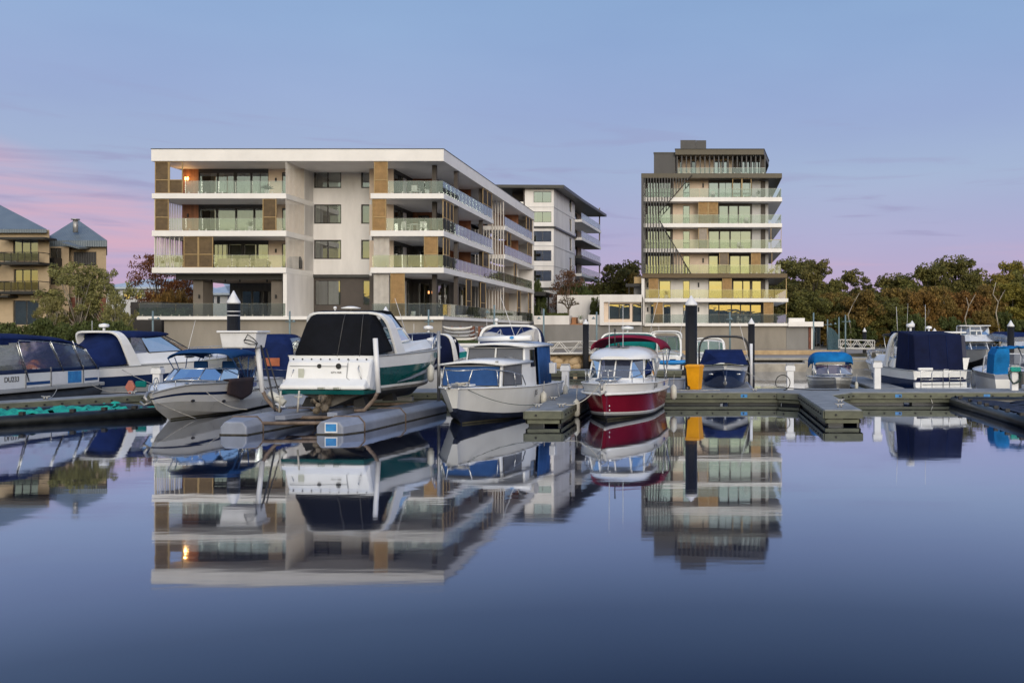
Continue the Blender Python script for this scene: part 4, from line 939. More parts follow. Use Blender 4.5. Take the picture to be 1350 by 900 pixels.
house('pale house glimpsed through the open undercroft', 262, 300, 373, 389, 420, 125, ((277,282,391,400),(286,290,391,400)))
# ================================================================ quay, gangways, docks, piles, lamps
tag(boxpart(None, 'quay_wall', m_sheet, (-46, 13.4, 81.5, 84.2, -2, LAND-.10), bevel=0), 'dark timber sheet piled quay wall below the promenade', 'wall')
q = MB()
q.prism([(-46,77.6),(-30,80.8),(-12,81.2),(13.6,81.2),(13.6,84.4),(-46,84.4)], LAND-.097, LAND+.10)
tag(q.build('quay_capping', m_concrete, bevel=.03), 'pale concrete capping along the top of the timber quay', 'quay edge')
tag(boxpart(None, 'quay_wall', m_concrete, (-60,-46.2,59,61.5,-2,LAND+.05), bevel=.03), 'pale concrete bank edge below the old beige block', 'wall')
tag(boxpart(None, 'limestone_wall', m_limestone, (wx(860,95), wx(1108,95), 95, 95.6, LAND+.03, wz(461.5,95)), bevel=.05), 'low honey coloured limestone wall on the promenade below the tower', 'wall')
tag(boxpart(None, 'planter', m_white, (wx(596,79.2), wx(634,79.2), 79.1, 81, LAND+.03, wz(452.5,79.2)), bevel=.02), 'low white planter wall with lawn on top below the kayak racks', 'planter')
gr = MB(); random.seed(12); zt_ = wz(452.5,79.2)
for _ in range(1500):
    x = random.uniform(wx(597,80), wx(633,80)); y = random.uniform(79.2,81); a = random.uniform(-.06,.06); hgt = random.uniform(.12,.3)
    gr.add([(x-.02,y,zt_),(x+.02,y,zt_),(x+a,y+random.uniform(-.06,.06),zt_+hgt)], [(0,1,2)])
tag(gr.build('grass', m_grass, recalc=False), 'strip of green grass on the white planter', 'grass', kind='stuff')

def gangway(label, x0, x1, Y, z0, z1, h, n, w=1.3):
    t = thing('gangway', label, 'gangway', (x0, Y, 0)); ln = x1-x0
    b = MB()
    for yy in (0, w):
        A0, A1, B0, B1 = Vector((0,yy,z0)), Vector((ln,yy,z1)), Vector((0,yy,z0+h)), Vector((ln,yy,z1+h))
        b.path([A0,A1], .07, 4); b.path([B0,B1], .05, 4); b.path([A0.lerp(B0,.5),A1.lerp(B1,.5)], .025, 4)
        for k in range(n):
            p0 = A0.lerp(A1,k/n); p1 = A0.lerp(A1,(k+1)/n); pm = B0.lerp(B1,(k+.5)/n)
            b.path([p0,pm], .035, 4); b.path([pm,p1], .035, 4)
        b.path([A0,B0], .04, 4); b.path([A1,B1], .04, 4)
    b.build('truss_railing', m_furn, t)
    b = MB(); b.add([(0,.06,z0),(ln,.06,z1),(ln,w-.06,z1),(0,w-.06,z0)], [(0,1,2,3)]); b.build('walkway', m_decktop, t, solid=.08, recalc=False)
    return t
gangway('white truss gangway leading to the docks behind the maroon canopied boat', wx(722,79), wx(806,79), 79, wz(466.5,79), wz(465,79), wz(450.5,79)-wz(466,79), 3)
gangway('distant white truss gangway near the glass fence and blue grey posts', wx(1108,100), wx(1153,100), 100, wz(459,100), wz(460,100), .85, 3)
tag(boxpart(None, 'landing_stage', m_limestone, (wx(716,80.4), wx(812,80.4), 79.9, 81.15, .55, wz(467.5,80)), bevel=.04), 'tan stone landing edge beneath the near gangway', 'landing')
tag(boxpart(None, 'concrete_float', m_concrete, (wx(994,74), wx(1062,74), 73.2, 75.4, -.2, .62), bevel=.06), 'pale concrete pontoon in front of the dark quay wall', 'pontoon')
tag(boxpart(None, 'concrete_float', m_concrete, (wx(1060,80), wx(1150,80), 79.6, 82.5, -.2, .62), bevel=.06), 'pale concrete pontoon beside the small white console boat', 'pontoon')
# ---- docks
DZ = .50
def dock(label, poly, edges, signs=()):
    """Floating dock: deck boards on top, bolted waler boards, dark floats; edges = (p, q) outer sides that carry walers."""
    t = thing('floating_dock', label, 'dock', (poly[0][0], poly[0][1], 0))
    b = MB(); b.prism(poly, DZ-.10, DZ); b.build('deck', m_decktop, t, world=True, bevel=.015)
    wl, fl_ = MB(), MB()
    for (p, q) in edges:
        p, q = Vector((*p,0)), Vector((*q,0)); u = (q-p).normalized(); n = Vector((u.y,-u.x,0)); fr = Fr(p, u); ln = (q-p).length
        fr.box(wl, 0, ln, .003, .05, DZ-.27, DZ-.035); fr.box(wl, .02, ln-.02, -.08, -.02, DZ-.42, DZ-.30)
        x = .35
        while x < ln-.2:
            wl.path([fr.p(x,.05,DZ-.15), fr.p(x,.10,DZ-.15)], .035, 8, 1); x += .62
        x = .1
        while x < ln:
            e = min(x+2.3, ln-.05); fr.box(fl_, x, e, -.60, -.10, -.35, DZ-.12); x += 2.6
    wl.build('waler', [m_fender_board, m_rubber], t, world=True, bevel=.008); fl_.build('float', m_darkfloat, t, world=True, bevel=.03)
    for (sx, sy, s) in signs:
        b = MB(); b.box(sx-.13, sx+.13, sy-.062, sy-.052, DZ-.21, DZ-.08); b.build('blue_plate', m_bluedecal, t, world=True)
    return t
YA, YBk = 40.0, 42.6
dock('long grey main dock running behind the two projecting finger docks', [(-14.6,YA),(30,YA),(30,YBk),(-14.6,YBk)], [((-14.6,YA),(-5.6,YA)),((-4.4,YA),(3.1,YA)),((5.6,YA),(30,YA))], [(1.55,YA,1),(7.75,YA,1),(11.3,YA,1)])
dock('short finger dock between the old white cruiser and the red hulled boat', [(-5.57,30.7),(-4.43,30.7),(-4.43,YA-.003),(-5.57,YA-.003)], [((-5.57,30.7),(-4.43,30.7)),((-4.43,30.7),(-4.43,YA-.1)),((-5.57,YA-.1),(-5.57,30.7))])
dock('finger dock with a flared root and nothing moored beside it', [(3.7,30.9),(4.85,30.9),(4.85,38.2),(5.9,YA-.003),(2.9,YA-.003),(3.7,39.2)], [((3.7,30.9),(4.85,30.9)),((4.85,30.9),(4.85,38.2)),((4.85,38.2),(5.85,YA-.05)),((2.9,YA-.1),(3.7,39.2)),((3.7,39.2),(3.7,30.9))])
ld = Vector((2.2,4.9,0)).normalized(); ln_ = Vector((ld.y,-ld.x,0)); e0 = Vector((-27.4,26.4,0)); e1 = Vector((-20.6,41.4,0))
w_ = -1.15
dock('slanting finger dock beside the turquoise netting and the pontoon boat', [tuple(e0.xy),tuple(e1.xy),tuple((e1+ln_*w_).xy),tuple((e0+ln_*w_).xy)], [(tuple(e0.xy),tuple(e1.xy)),(tuple((e1).xy),tuple((e1+ln_*w_).xy))])
dock('far dock with the blue kayak in front of the quay wall', [(-13.5,63.5),(-1.5,63.5),(-1.5,65.2),(-13.5,65.2)], [((-13.5,63.5),(-1.5,63.5))])
dock('far dock between the navy covered boats and the flybridge cruiser', [(7.3,43.0),(8.6,43.0),(8.6,54),(7.3,54)], [((7.3,43.0),(7.3,54))])
dock('side finger behind the main dock next to the navy hulled boat', [(-1.9,42.65),(-.7,42.65),(-.7,52),(-1.9,52)], [((-1.9,52),(-1.9,42.7))])
# ---- net lined float rings
def float_ring(label, p0, p1, width, net, tube, r=.2, zc=.12, seed=4):
    t = thing('float_ring', label, 'float ring', (p0[0], p0[1], 0)); p0, p1 = Vector((*p0,0)), Vector((*p1,0)); u = (p1-p0).normalized(); n = Vector((-u.y,u.x,0))
    c = [p0, p1, p1+n*width, p0+n*width]; b = MB(); z = Vector((0,0,zc))
    for i in range(4):
        a, e = c[i]+z, c[(i+1)%4]+z; b.path([a, a.lerp(e,.33), a.lerp(e,.66), e], r, 12)
        b.ball(a, r*1.05, r*1.05, r*1.05)
    tb__ = b
    random.seed(seed); b = MB(); ln = (p1-p0).length; nu, nv = int(ln/.16), max(6,int(width/.16)); g = []
    for i in range(nu+1):
        row = []
        for j in range(nv+1):
            f = j/nv; s = -.17*math.sin(math.pi*f) + random.uniform(-.05,.06) + .05*math.sin(i*.5+j)
            row.append(p0 + u*(ln*i/nu) + n*(width*f) + Vector((0,0,zc+.17+s)))
        g.append(row)
    for i in range(nu):
        for j in range(nv):
            if random.random() < .05: continue
            b.add([g[i][j],g[i+1][j],g[i+1][j+1],g[i][j+1]], [(0,1,2,3)], 0, True)
    b.build('netting', net, t, world=True, recalc=False)
    b = tb__
    k = .6
    while k < ln-.3:
        pp = p0+u*k; b.box(pp.x-.07, pp.x+.07, pp.y-.07, pp.y+.07, zc+r-.02, zc+r+.09, 1); k += random.uniform(.9,1.6)
    b.build('float_tube', [tube, m_rubber], t, world=True); return t
float_ring('black float ring lined with turquoise netting beside the slanting dock', (-25.2,26.3), (-18.95,34.6), 3.3, m_turq, m_darkfloat)
float_ring('black float ring with dark netting near the boat with the blue canopy', (9.75,28.6), (9.9,39.6), -3.6, M('dark_blue_netting', (.018,.026,.06), .7, .4, 4, bump=.8, bscale=12, dist=.05), m_darkfloat, .2, .14, 6)
# ---- piles
def pile(label, x, y, ztop, r, hc, bands=()):
    t = thing('mooring_pile', label, 'mooring pile', (x, y, 0), 0, 'black mooring piles with white caps')
    b = MB(); b.cyl(0, 0, -2, ztop-hc, r, 20); b.build('pile_sleeve', m_pile, t)
    b = MB(); b.path([(0,0,ztop-hc-.02),(0,0,ztop-hc+.06),(0,0,ztop)], r*1.06, 20, 0)
    b = MB(); rr = r*1.05
    b.loft([[(a*math.cos(6.2832*k/20), a*math.sin(6.2832*k/20), z) for k in range(20)] for a, z in ((rr,ztop-hc-.03),(rr,ztop-hc+.05),(rr*.5,ztop-hc*.45),(.02,ztop))], 0, True, True, True)
    b.build('cone_cap', m_pilecap, t)
    if bands:
        b = MB()
        for z in bands: b.cyl(0, 0, z-.02, z+.02, r*1.015, 20)
        b.build('reflective_band', m_pilecap, t)
    return t
def ppile(label, px, pyt, pyc, Y, wpx, bands=()):
    k = Y/F; pile(label, wx(px,Y), Y, wz(pyt,Y), wpx*k/2, (pyc-pyt)*k, bands)
ppile('tall black pile with white cone rising behind the yellow bin', 911.3, 389.5, 402, 43.3, 15.6)
ppile('black banded pile with white cone behind the white dock tub', 308, 383, 399.5, 43.6, 16, (wz(410.5,43.6), wz(416,43.6)))
ppile('black pile whose white cone shows just above the black canopied cruiser', 508.5, 404, 416, 44.5, 13)
ppile('slim black pile standing in front of the grey retaining wall', 772.3, 420.5, 427, 84.8-6, 8)
ppile('slim black pile with white cap in front of the tower base', 990.6, 419, 427, 79, 8.8)
ppile('distant black pile rising behind the navy canopied cruiser', 1202.5, 422.5, 428, 85, 6.8)
ppile('far black pile with a small white cap above the navy canvas', 1232, 432.5, 436.5, 100, 5)
ppile('far black pile with white cap beside the distant gangway', 1139.8, 432, 437, 105, 5)
ppile('black pile with white cap right of the flybridge cruiser', 1332.5, 422, 430, 79, 9)
# ---- lamp posts
def post(label, px, pyt, pyb, Y, arm=0, head=True, arm_y=None):
    t = thing('lamp_post', label, 'lamp post', (wx(px,Y), Y, LAND), 0, 'blue grey promenade lamp posts')
    zt, zb = wz(pyt,Y)-LAND, 0; k = Y/F
    b = MB(); b.cyl(0, 0, 0, zt, .085, 10, 0, .07); b.build('pole', m_post_blue, t)
    if arm:
        za = wz(arm_y,Y)-LAND
        b = MB(); b.path([(-5*k,-.1,za),(arm*k,-.1,za)], .04, 6); b.build('arm', m_post_blue, t)
        b = MB(); b.loft([[(arm*k+r*math.cos(6.28*i/10), -.1+r*math.sin(6.28*i/10), z) for i in range(10)] for r, z in ((.04,za+.16),(.08,za+.09),(.17,za-.02),(.13,za-.04))], 0, True, True, True); b.build('lamp_head', m_post_blue, t)
    return t
post('blue grey lamp post in front of the dark grey podium wall', 201.5, 410, 440, 78.9, 8, True, 420.5)
post('blue grey lamp post below the white end wall of the undercroft', 382, 410, 440, 82.9, 6, True, 424)
post('blue grey lamp post in front of the louvred ground floor corner', 565, 408, 440, 83, 5, True, 424)
post('blue grey lamp post by the batten screens at the apartment side', 651.7, 402, 440, 83.6, -9, True, 412)
post('blue grey lamp post in front of the wide white planter', 716.8, 407, 455, 84.6, -6, True, 420)
post('blue grey lamp post beside the narrow white planter', 786.6, 411, 458, 84.6, -4, True, 420)
post('blue grey lamp post in front of the tower windows', 962.3, 411, 460, 84.6, 1.5, True, 421)
post('bare blue grey post at the end of the pavilion', 1072.6, 412, 462, 96.4)
post('short blue grey post beside the curved glass fence', 1091, 421, 458, 110, 4, True, 428)
post('blue grey lamp post with arm by the curved glass fence', 1106, 418, 458, 108, -5, True, 427)
post('tall blue grey post nearest the woodland', 1114.6, 415, 460, 100, 5, True, 424)
# lights on short posts in the garden on the west bank
post('small garden lamp post under the eucalyptus', 155.5, 418, 440, 75, 1, True, 420)
gf = thing('glass_fence', 'curved blue glass fence beside the pavilion', 'fence', (wx(1095,109), 109, LAND))
b = MB(); pts = [(1092,431),(1096,432),(1101,436),(1105,442),(1107,449)]
b.add([(wx(a,109),109,wz(y,109)) for a,y in pts]+[(wx(a,109),109,LAND) for a,y in pts], [(i,i+1,6+i,5+i) for i in range(4)])
b.build('glass_panel', glass_mat('blue_fence_glass', (.4,.6,.66), .1, .7, .05, .55, (.12,.2,.24)), gf, world=True, solid=.03, recalc=False)
# ---- power pedestals on the docks
def pedestal(label, x, y, h=1.08):
    t = thing('power_pedestal', label, 'power pedestal', (x, y, DZ), 0, 'white power pedestals on the docks')
    b = MB(); b.box(-.14,.14,-.14,.14,0,h-.06); b.build('column', m_pilecap, t, bevel=.02)
    b = MB(); b.box(-.20,.20,-.17,.17,h-.30,h-.10); b.box(-.17,.17,-.155,.155,h-.10,h-.055); b.build('socket_head', m_pilecap, t, bevel=.02)
    b = MB(); b.box(-.165,.165,-.16,.16,h-.05,h); b.build('cap', m_gelgrey, t, bevel=.01); return t
pedestal('white power pedestal at the root of the finger beside the old white cruiser', wx(745,41.5), 41.6)
pedestal('white power pedestal on the dock with a coiled hose at its foot', wx(1042,41.6), 41.7)
pedestal('white power pedestal at the stern of the navy canopied cruiser', wx(1157,42.2), 42.3, 1.2)
pedestal('white power pedestal draped with a dark hose near the boat with the blue canopy', wx(1337,41.2), 41.2, 1.05)
pedestal('double white power pedestal beyond the bow of the striped bowrider', wx(208,39.5), 39.5, 1.05)
def coil(label, c, r, n, th, mat, vert=False, name='hose'):
    b = MB(); pts = []; random.seed(int(abs(c[0]*100)))
    for i in range(n*14+1):
        a = i*2*math.pi/14; rr = r*(1+random.uniform(-.18,.18))
        pts.append((c[0]+rr*math.cos(a), c[1]+(.06*math.sin(i) if vert else rr*.6*math.sin(a)), c[2]+(rr*1.15*math.sin(a) if vert else th+random.uniform(0,.05))))
    b.path(pts, th, 5); return tag(b.build(name, mat), label, 'hose')
coil('tangled dark hose hanging on the pedestal near the blue canopied boat', (wx(1338,41), 40.98, DZ+.62), .26, 5, .02, m_darkrope, True)
tag(boxpart(None, 'hose_reel_cover', m_turq, (wx(1331,41.03), wx(1345,41.03), 40.9, 41.04, DZ+.78, DZ+.98), bevel=.05), 'turquoise hose cover strapped to the pedestal', 'cover')
b = MB(); c_ = Vector((wx(1032,41.2), 41.2, DZ)); b.path([c_+Vector((.3*math.cos(a), 0, .32+.32*math.sin(a))) for a in [i*.35-1.5 for i in range(16)]]+[c_+Vector((1.2+.1*i,-.3+.05*math.sin(i*2),.03)) for i in range(12)], .02, 5)
tag(b.build('hose', m_rubber), 'black hose looped on the dock beside its pedestal', 'hose')
# cleats and mooring lines
def cleat(label, x, y):
    b = MB(); b.path([(x-.16,y,DZ+.12),(x-.06,y,DZ+.10),(x+.06,y,DZ+.10),(x+.16,y,DZ+.12)], .025, 6)
    for s in (-.05,.05): b.cyl(x+s, y, DZ+.003, DZ+.10, .03, 6)
    tag(b.build('dock_cleat', m_galv), label, 'cleat', 'galvanised dock cleats')
cleat('dock cleat near the tip of the finger beside the old white cruiser', -5.35, 31.7); cleat('dock cleat on the finger facing the red hulled boat', -4.62, 31.9)
cleat('dock cleat halfway along the finger beside the old white cruiser', -5.4, 35.3); cleat('dock cleat on the empty finger dock near its tip', 4.3, 31.9)
cleat('dock cleat on the empty finger dock further from its tip', 4.6, 34.0); cleat('dock cleat in front of the navy hulled boat', 2.0, 40.4)
cleat('dock cleat at the outer end of the slanting dock', -22.2, 38.6); cleat('dock cleat on the slanting dock by the pontoon boat stern', -23.6, 35.6)
def line(label, p, q, sag=.25, mat=None, r=.014):
    p, q = Vector(p), Vector(q); b = MB()
    b.path([p.lerp(q,i/12)-Vector((0,0,sag*4*(i/12)*(1-i/12))) for i in range(13)], r, 5)
    tag(b.build('mooring_line', mat or m_rope), label, 'mooring line', 'mooring lines')
# yellow wheelie bin
def wheelie(label, x, y, rz):
    t = thing('wheelie_bin', label, 'wheelie bin', (x, y, DZ), rz)
    b = MB(); b.loft([[(-w,-d,z),(w,-d,z),(w,d,z),(-w,d,z)] for w, d, z in ((.20,.22,.04),(.205,.225,.06),(.265,.29,.92),(.285,.31,.925),(.285,.31,.98))], 0); b.build('bin_body', m_yellow, t, bevel=.02)
    b = MB(); b.loft([[(-w,-d+.02,z),(w,-d+.02,z),(w,d,z),(-w,d,z)] for w, d, z in ((.30,.335,.985),(.30,.335,1.02),(.24,.27,1.075))], 0); b.build('lid', m_yellow, t, bevel=.02)
    b = MB(); b.path([(-.24,.36,1.0),(.24,.36,1.0)], .02, 6); b.build('handle', m_yellow, t)
    for s in (-.24, .24):
        b = MB(); b.path([(s-.03,.22,.10),(s+.03,.22,.10)], .10, 14); b.path([(s-.033,.22,.10),(s+.033,.22,.10)], .04, 10, 1); b.build('wheel', [m_rubber, m_galv], t)
    return t
wheelie('bright yellow wheelie bin standing at the edge of the main dock', wx(916,41.2), 41.3, R(70))
# grey dock locker beside the bin, blue kayak on a rack
t = thing('dock_box', 'blue grey storage tub on the dock between the red boat and the yellow bin', 'storage tub', (wx(893,42.2), 42.1, DZ))
b = MB(); b.loft([[(-w,-d,z),(w,-d,z),(w,d,z),(-w,d,z)] for w, d, z in ((.24,.24,0),(.32,.30,.40))], 0); b.build('tub_body', m_tube, t, bevel=.02)
b = MB(); b.box(-.35,.35,-.33,.33,.405,.45); b.build('lid', m_tube, t, bevel=.02)
def kayak_mesh(ln, w, h):
    rings = []
    for i in range(13):
        f = i/12; ww = w/2*math.sin(math.pi*max(.03,min(.97,f)))**.6; zz = .18*(abs(2*f-1)**3)
        rings.append([(ln*(f-.5), ww*math.cos(a), zz+h/2*math.sin(a)*(math.sin(math.pi*max(.05,min(.95,f)))**.4)) for a in [6.2832*k/10 for k in range(10)]])
    b = MB(); b.loft(rings, 0, True, True, True); return b
o = kayak_mesh(3.0,.75,.32).build('kayak', m_blueplastic); o.location = (wx(884,64), 64.3, .95); tag(o, 'bright blue kayak lying on the far dock behind the red boat', 'kayak')
rk = thing('kayak_rack', 'low white rack carrying the blue kayak on the far dock', 'rack', (wx(884,64), 64.3, DZ)); b = MB()
for s in (-.8,.8):
    b.box(s-.04,s+.04,-.4,.4,.2,.26); b.box(s-.04,s+.04,-.4,-.34,0,.2); b.box(s-.04,s+.04,.34,.4,0,.2)
b.build('frame', m_furn, rk)
# timber kayak rack under the podium with grey and white kayaks
def rack(label, px, Y):
    t = thing('kayak_rack', label, 'kayak rack', (wx(px,Y), Y, LAND)); b = MB()
    for s in (-1.0, -.3, .6, 1.25):
        b.box(s-.09, s+.09, -.09, .09, 0, wz(430,Y)-LAND); 
        for z in (1.0,1.45,1.9): b.box(s-.04, s+.04, -.75, -.09, z, z+.06)
    b.build('timber_post', m_timberpost, t); return t
Yr = 82.0
rack('red timber rack holding kayaks beneath the podium slab', 612, Yr); rack('second red timber kayak rack further along the podium', 640, Yr+2)
random.seed(21)
kl = ['white kayak on the top arm of the timber rack', 'grey kayak on the second arm of the timber rack', 'dark grey kayak on the third arm of the timber rack', 'pale kayak at the bottom of the timber rack']
for i, yv in enumerate((433.5, 438.5, 443, 447.5)):
    o = kayak_mesh(2.4,.62,.30).build('kayak', [m_furn, m_kayak, m_kayak, m_furn][i]); o.location = (wx(603+i*2,Yr-.5), Yr-.45, wz(yv,Yr)); tag(o, kl[i], 'kayak', 'kayaks on the timber racks')
for i, yv in enumerate((433.5, 440, 447)):
    o = kayak_mesh(2.2,.62,.30).build('kayak', [m_kayak, m_furn, m_kayak][i]); o.location = (wx(645,Yr+1.5), Yr+1.5, wz(yv,Yr)); tag(o, ['grey kayak on top of the second timber rack', 'white kayak midway up the second timber rack', 'grey kayak at the bottom of the second timber rack'][i], 'kayak', 'kayaks on the timber racks')
random.seed(31); 
def rocks(label, x0, x1, y, n, z, s):
    b = MB()
    for _ in range(n):
        c = (random.uniform(x0,x1), y+random.uniform(-1.2,.8), z+random.uniform(-.2,.25)); r = s*random.uniform(.5,1.3)
        o = len(b.v); b.ball(c, r*random.uniform(.8,1.4), r, r*.75, 0, 7, 5)
        for i in range(o, len(b.v)): v = b.v[i]; b.v[i] = (v[0]+random.uniform(-.12,.12)*r, v[1]+random.uniform(-.12,.12)*r, v[2]+random.uniform(-.12,.12)*r)
    tag(b.build('rubble', m_limestone), label, 'rocks', kind='stuff')
rocks('tan rubble rocks at the foot of the gangway', wx(728,79), wx(762,79), 80.3, 60, .35, .45)
rocks('brown rubble bank under the beige block', -60, -44, 60.5, 160, .45, .5)
# ================================================================ boats
def lerp(a, b, t): return a+(b-a)*t
m_scum = M('algae_waterline', (.13,.12,.075), .8, .4, 5, rgb2=(.045,.045,.03))
class Boat:
    """Local axes: x forward, y to port, z up from the waterline. Hull lofted from keel to sheer in coloured bands."""
    def __init__(s, label, L, B, sb, ss, loc, heading, bands, z0=0.0, draft=.35, tb=.45, p=2.2, rake=.7, flare=.80, chine=.02, chb=.55, bown=.02, tip=0, cat='motor boat', name='motor_boat', deckmat=None, deckdrop=.03, camber=.06, sternw=.93, group=None, rail=None, cockpit=None):
        s.L, s.B, s.sb, s.ss, s.tb, s.p, s.rake, s.flare, s.draft, s.bown, s.tip, s.sternw = L, B, sb, ss, tb, p, rake, flare, draft, bown, tip, sternw
        s.chine, s.chb = chine, chb
        s.root = thing(name, label, cat, (loc[0], loc[1], z0), R(heading), group)
        n = 26; ts = [1-(1-i/n)**1.35 for i in range(n+1)]
        fr = [b[0] for b in bands]; mats = []; idx = []
        for b in bands:
            if b[1] not in mats: mats.append(b[1])
            idx.append(mats.index(b[1]))
        rings = []
        for t in ts:
            x, w, zs = s.X(t), s.w(t), s.zs(t); sfr = max(0,(t-tb)/(1-tb)); zc = lerp(chine, zs*chb+chine*.3, sfr**2.4); zk = lerp(-draft, zc-.02, max(0,(sfr-.55)/.45)**2.2 if sfr > .55 else 0)
            wc = w*lerp(flare, flare*.35, sfr**1.8)
            row = [(0, zk), (wc*.55, lerp(zk, zc, .62)), (wc, zc)]
            if bands[0][0] > 0: pass
            for f in fr: 
                g = f**1.25 if sfr > .1 else f
                row.append((lerp(wc, w, f + (f-f*f)*(.25*(1-sfr)-.35*sfr)), lerp(zc, zs, f)))
            pts = []
            for (y, z) in row:
                xx = x - rake*(sfr**1.6)*(zs-z)/(zs+draft)
                pts.append((xx, y, z))
            rings.append(pts)
        m = MB(); nb = len(rings[0])
        for side in (1, -1):
            rr = [[(q[0], q[1]*side, q[2]) for q in r] for r in rings]
            for i in range(len(rr)-1):
                for j in range(nb-1):
                    mi = idx[0] if j < 3 else idx[j-2]
                    m.add([rr[i][j], rr[i][j+1], rr[i+1][j+1], rr[i+1][j]], [(0,1,2,3)], mi, True)
        # transom and stem closers
        a = rings[0]; tr = [(q[0],q[1],q[2]) for q in a] 
        for j in range(nb-1):
            mi = idx[0] if j < 3 else idx[j-2]
            if a[j][1] < 1e-6: m.add([a[j], a[j+1], (a[j+1][0],-a[j+1][1],a[j+1][2])], [(0,1,2)], mi)
            else: m.add([a[j], a[j+1], (a[j+1][0],-a[j+1][1],a[j+1][2]), (a[j][0],-a[j][1],a[j][2])], [(0,1,2,3)], mi)
        e = rings[-1]
        for j in range(nb-1):
            mi = idx[0] if j < 3 else idx[j-2]
            m.add([e[j], e[j+1], (e[j+1][0],-e[j+1][1],e[j+1][2]), (e[j][0],-e[j][1],e[j][2])], [(0,1,2,3)], mi, True)
        bm_ = m; s.rings = rings
        s.hull = bm_.build('hull', mats, s.root)
        # weld doubles so smooth shading runs across faces
        me = s.hull.data; bm = bmesh.new(); bm.from_mesh(me); bmesh.ops.remove_doubles(bm, verts=bm.verts, dist=1e-4); bmesh.ops.recalc_face_normals(bm, faces=bm.faces); bm.to_mesh(me); bm.free()
        es = s.hull.modifiers.new('edge', 'EDGE_SPLIT'); es.split_angle = R(38)
        if z0 == 0:
            sc = MB()
            def yat(r, z):
                for q, u in zip(r, r[1:]):
                    if q[2] <= z <= u[2] and u[2] > q[2]:
                        f = (z-q[2])/(u[2]-q[2]); return (lerp(q[0],u[0],f), lerp(q[1],u[1],f))
                return None
            for side in (1, -1):
                st_ = []
                for r in rings:
                    a, b = yat(r, .012), yat(r, .065)
                    if a and b: st_.append([(a[0]+.004, side*(a[1]+.006), .012), (b[0]+.004, side*(b[1]+.006), .065)])
                if len(st_) > 2: sc.loft(st_, 0, False, False, True)
            if sc.v: sc.build('waterline_scum', m_scum, s.root, recalc=False)
        # deck
        d = MB(); ww = [(s.X(t), s.w(t)-.015, s.zs(t)-deckdrop) for t in ts]
        R_ = [[(x, w, z), (x, w*.5, z+camber*min(1,w)), (x, 0, z+camber*1.3*min(1,w)), (x, -w*.5, z+camber*min(1,w)), (x, -w, z)] for x, w, z in ww]
        d.loft(R_, 0, False, False, True); d.build('deck', deckmat or m_gel, s.root, recalc=False)
        # rub rail
        if rail is not False:
            d = MB()
            for side in (1,-1): d.path([(s.X(t), side*(s.w(t)+.005), s.zs(t)-.01) for t in ts], .028, 6)
            d.build('rub_rail', rail or m_gelgrey, s.root)
    def X(s, t): return -s.L/2 + s.L*t
    def T(s, x): return min(1, max(0, (x+s.L/2)/s.L))
    def w(s, t):
        q = max(0, (t-s.tb)/(1-s.tb)); a = lerp(s.sternw, 1, min(1, t/s.tb))
        return max(s.bown, s.B/2*a*(1-q**s.p))
    def zs(s, t): return lerp(s.ss, s.sb, t**1.6) - s.tip*max(0,(t-.82)/.18)**1.6
    def W(s, x): return s.w(s.T(x))
    def S(s, x): return s.zs(s.T(x))
    def part(s, name, mb, mat, **k): return mb.build(name, mat, s.root, **k)
    def rail(s, x0, x1, h, n=5, inset=.08, r=.018, both=True, mat=None, close=False, mid=False):
        d = MB()
        for side in ((1,-1) if both else (both,)):
            pts = [(lerp(x0,x1,i/14), side*max(.03,(s.W(lerp(x0,x1,i/14))-inset)), s.S(lerp(x0,x1,i/14))+h*min(1, i/1.5 if i < 2 else 1)) for i in range(15)]
            d.path(pts, r, 6)
            for k in range(n+1):
                i = int(14*k/n)
                if i < 1: continue
                p = pts[i]; d.path([(p[0]-.05, p[1], s.S(p[0])-.02), p], r*.8, 5)
            if mid: d.path([(p[0],p[1],(p[2]+s.S(p[0]))/2) for p in pts[2:]], r*.7, 5)
        if close:
            p = pts[-1]; d.path([(p[0],p[1],p[2]),(p[0]+.06,0,p[2]),(p[0],-p[1],p[2])], r, 6)
        return d.build('bow_rail', mat or m_steel, s.root)
    def text(s, body, size, x, side, z, mat, shear=0, w=None):
        t = s.T(x); y = (s.W(x)+.02) if w is None else w
        dx = .25; ang = math.atan2(s.W(x+dx)-s.W(x-dx), 2*dx)
        rz = (R(180)+ang) if side > 0 else -ang
        return text_mesh(body, size, .004, mat, s.root, 'lettering', shear, (x, side*y, z), (R(90), 0, rz))
def arch_ring(x, w, zb, zt, e=.5, n=16, lean=0):
    out = []
    for i in range(n+1):
        a = math.pi*i/n; c, si = math.cos(a), math.sin(a)
        out.append((x+lean*(abs(si)**e), w*math.copysign(abs(c)**e, c), zb+(zt-zb)*abs(si)**e))
    return out
def canopy(boat, name, secs, mats, fn=None, e=.42, n=18, solid=.015, close=None):
    """secs = (x, half width, base z, top z, lean). fn(i, j) picks the material of a cell."""
    rings = [arch_ring(x, w, zb, zt, e, n, ln) for (x, w, zb, zt, ln) in secs]; m = MB()
    for i in range(len(rings)-1):
        for j in range(n):
            mi = fn(i, j) if fn else 0
            if mi is None: continue
            m.add([rings[i][j], rings[i][j+1], rings[i+1][j+1], rings[i+1][j]], [(0,1,2,3)], mi, True)
    for c in (close or []):
        i, mi = c; r = rings[i]; m.add(r, [tuple(range(len(r)))], mi)
    o = m.build(name, mats, boat.root if isinstance(boat, Boat) else boat, recalc=False)
    me = o.data; bm = bmesh.new(); bm.from_mesh(me); bmesh.ops.remove_doubles(bm, verts=bm.verts, dist=1e-4); bmesh.ops.recalc_face_normals(bm, faces=bm.faces); bm.to_mesh(me); bm.free()
    if solid: q = o.modifiers.new('solid', 'SOLIDIFY'); q.thickness = solid; q.offset = 0
    return o
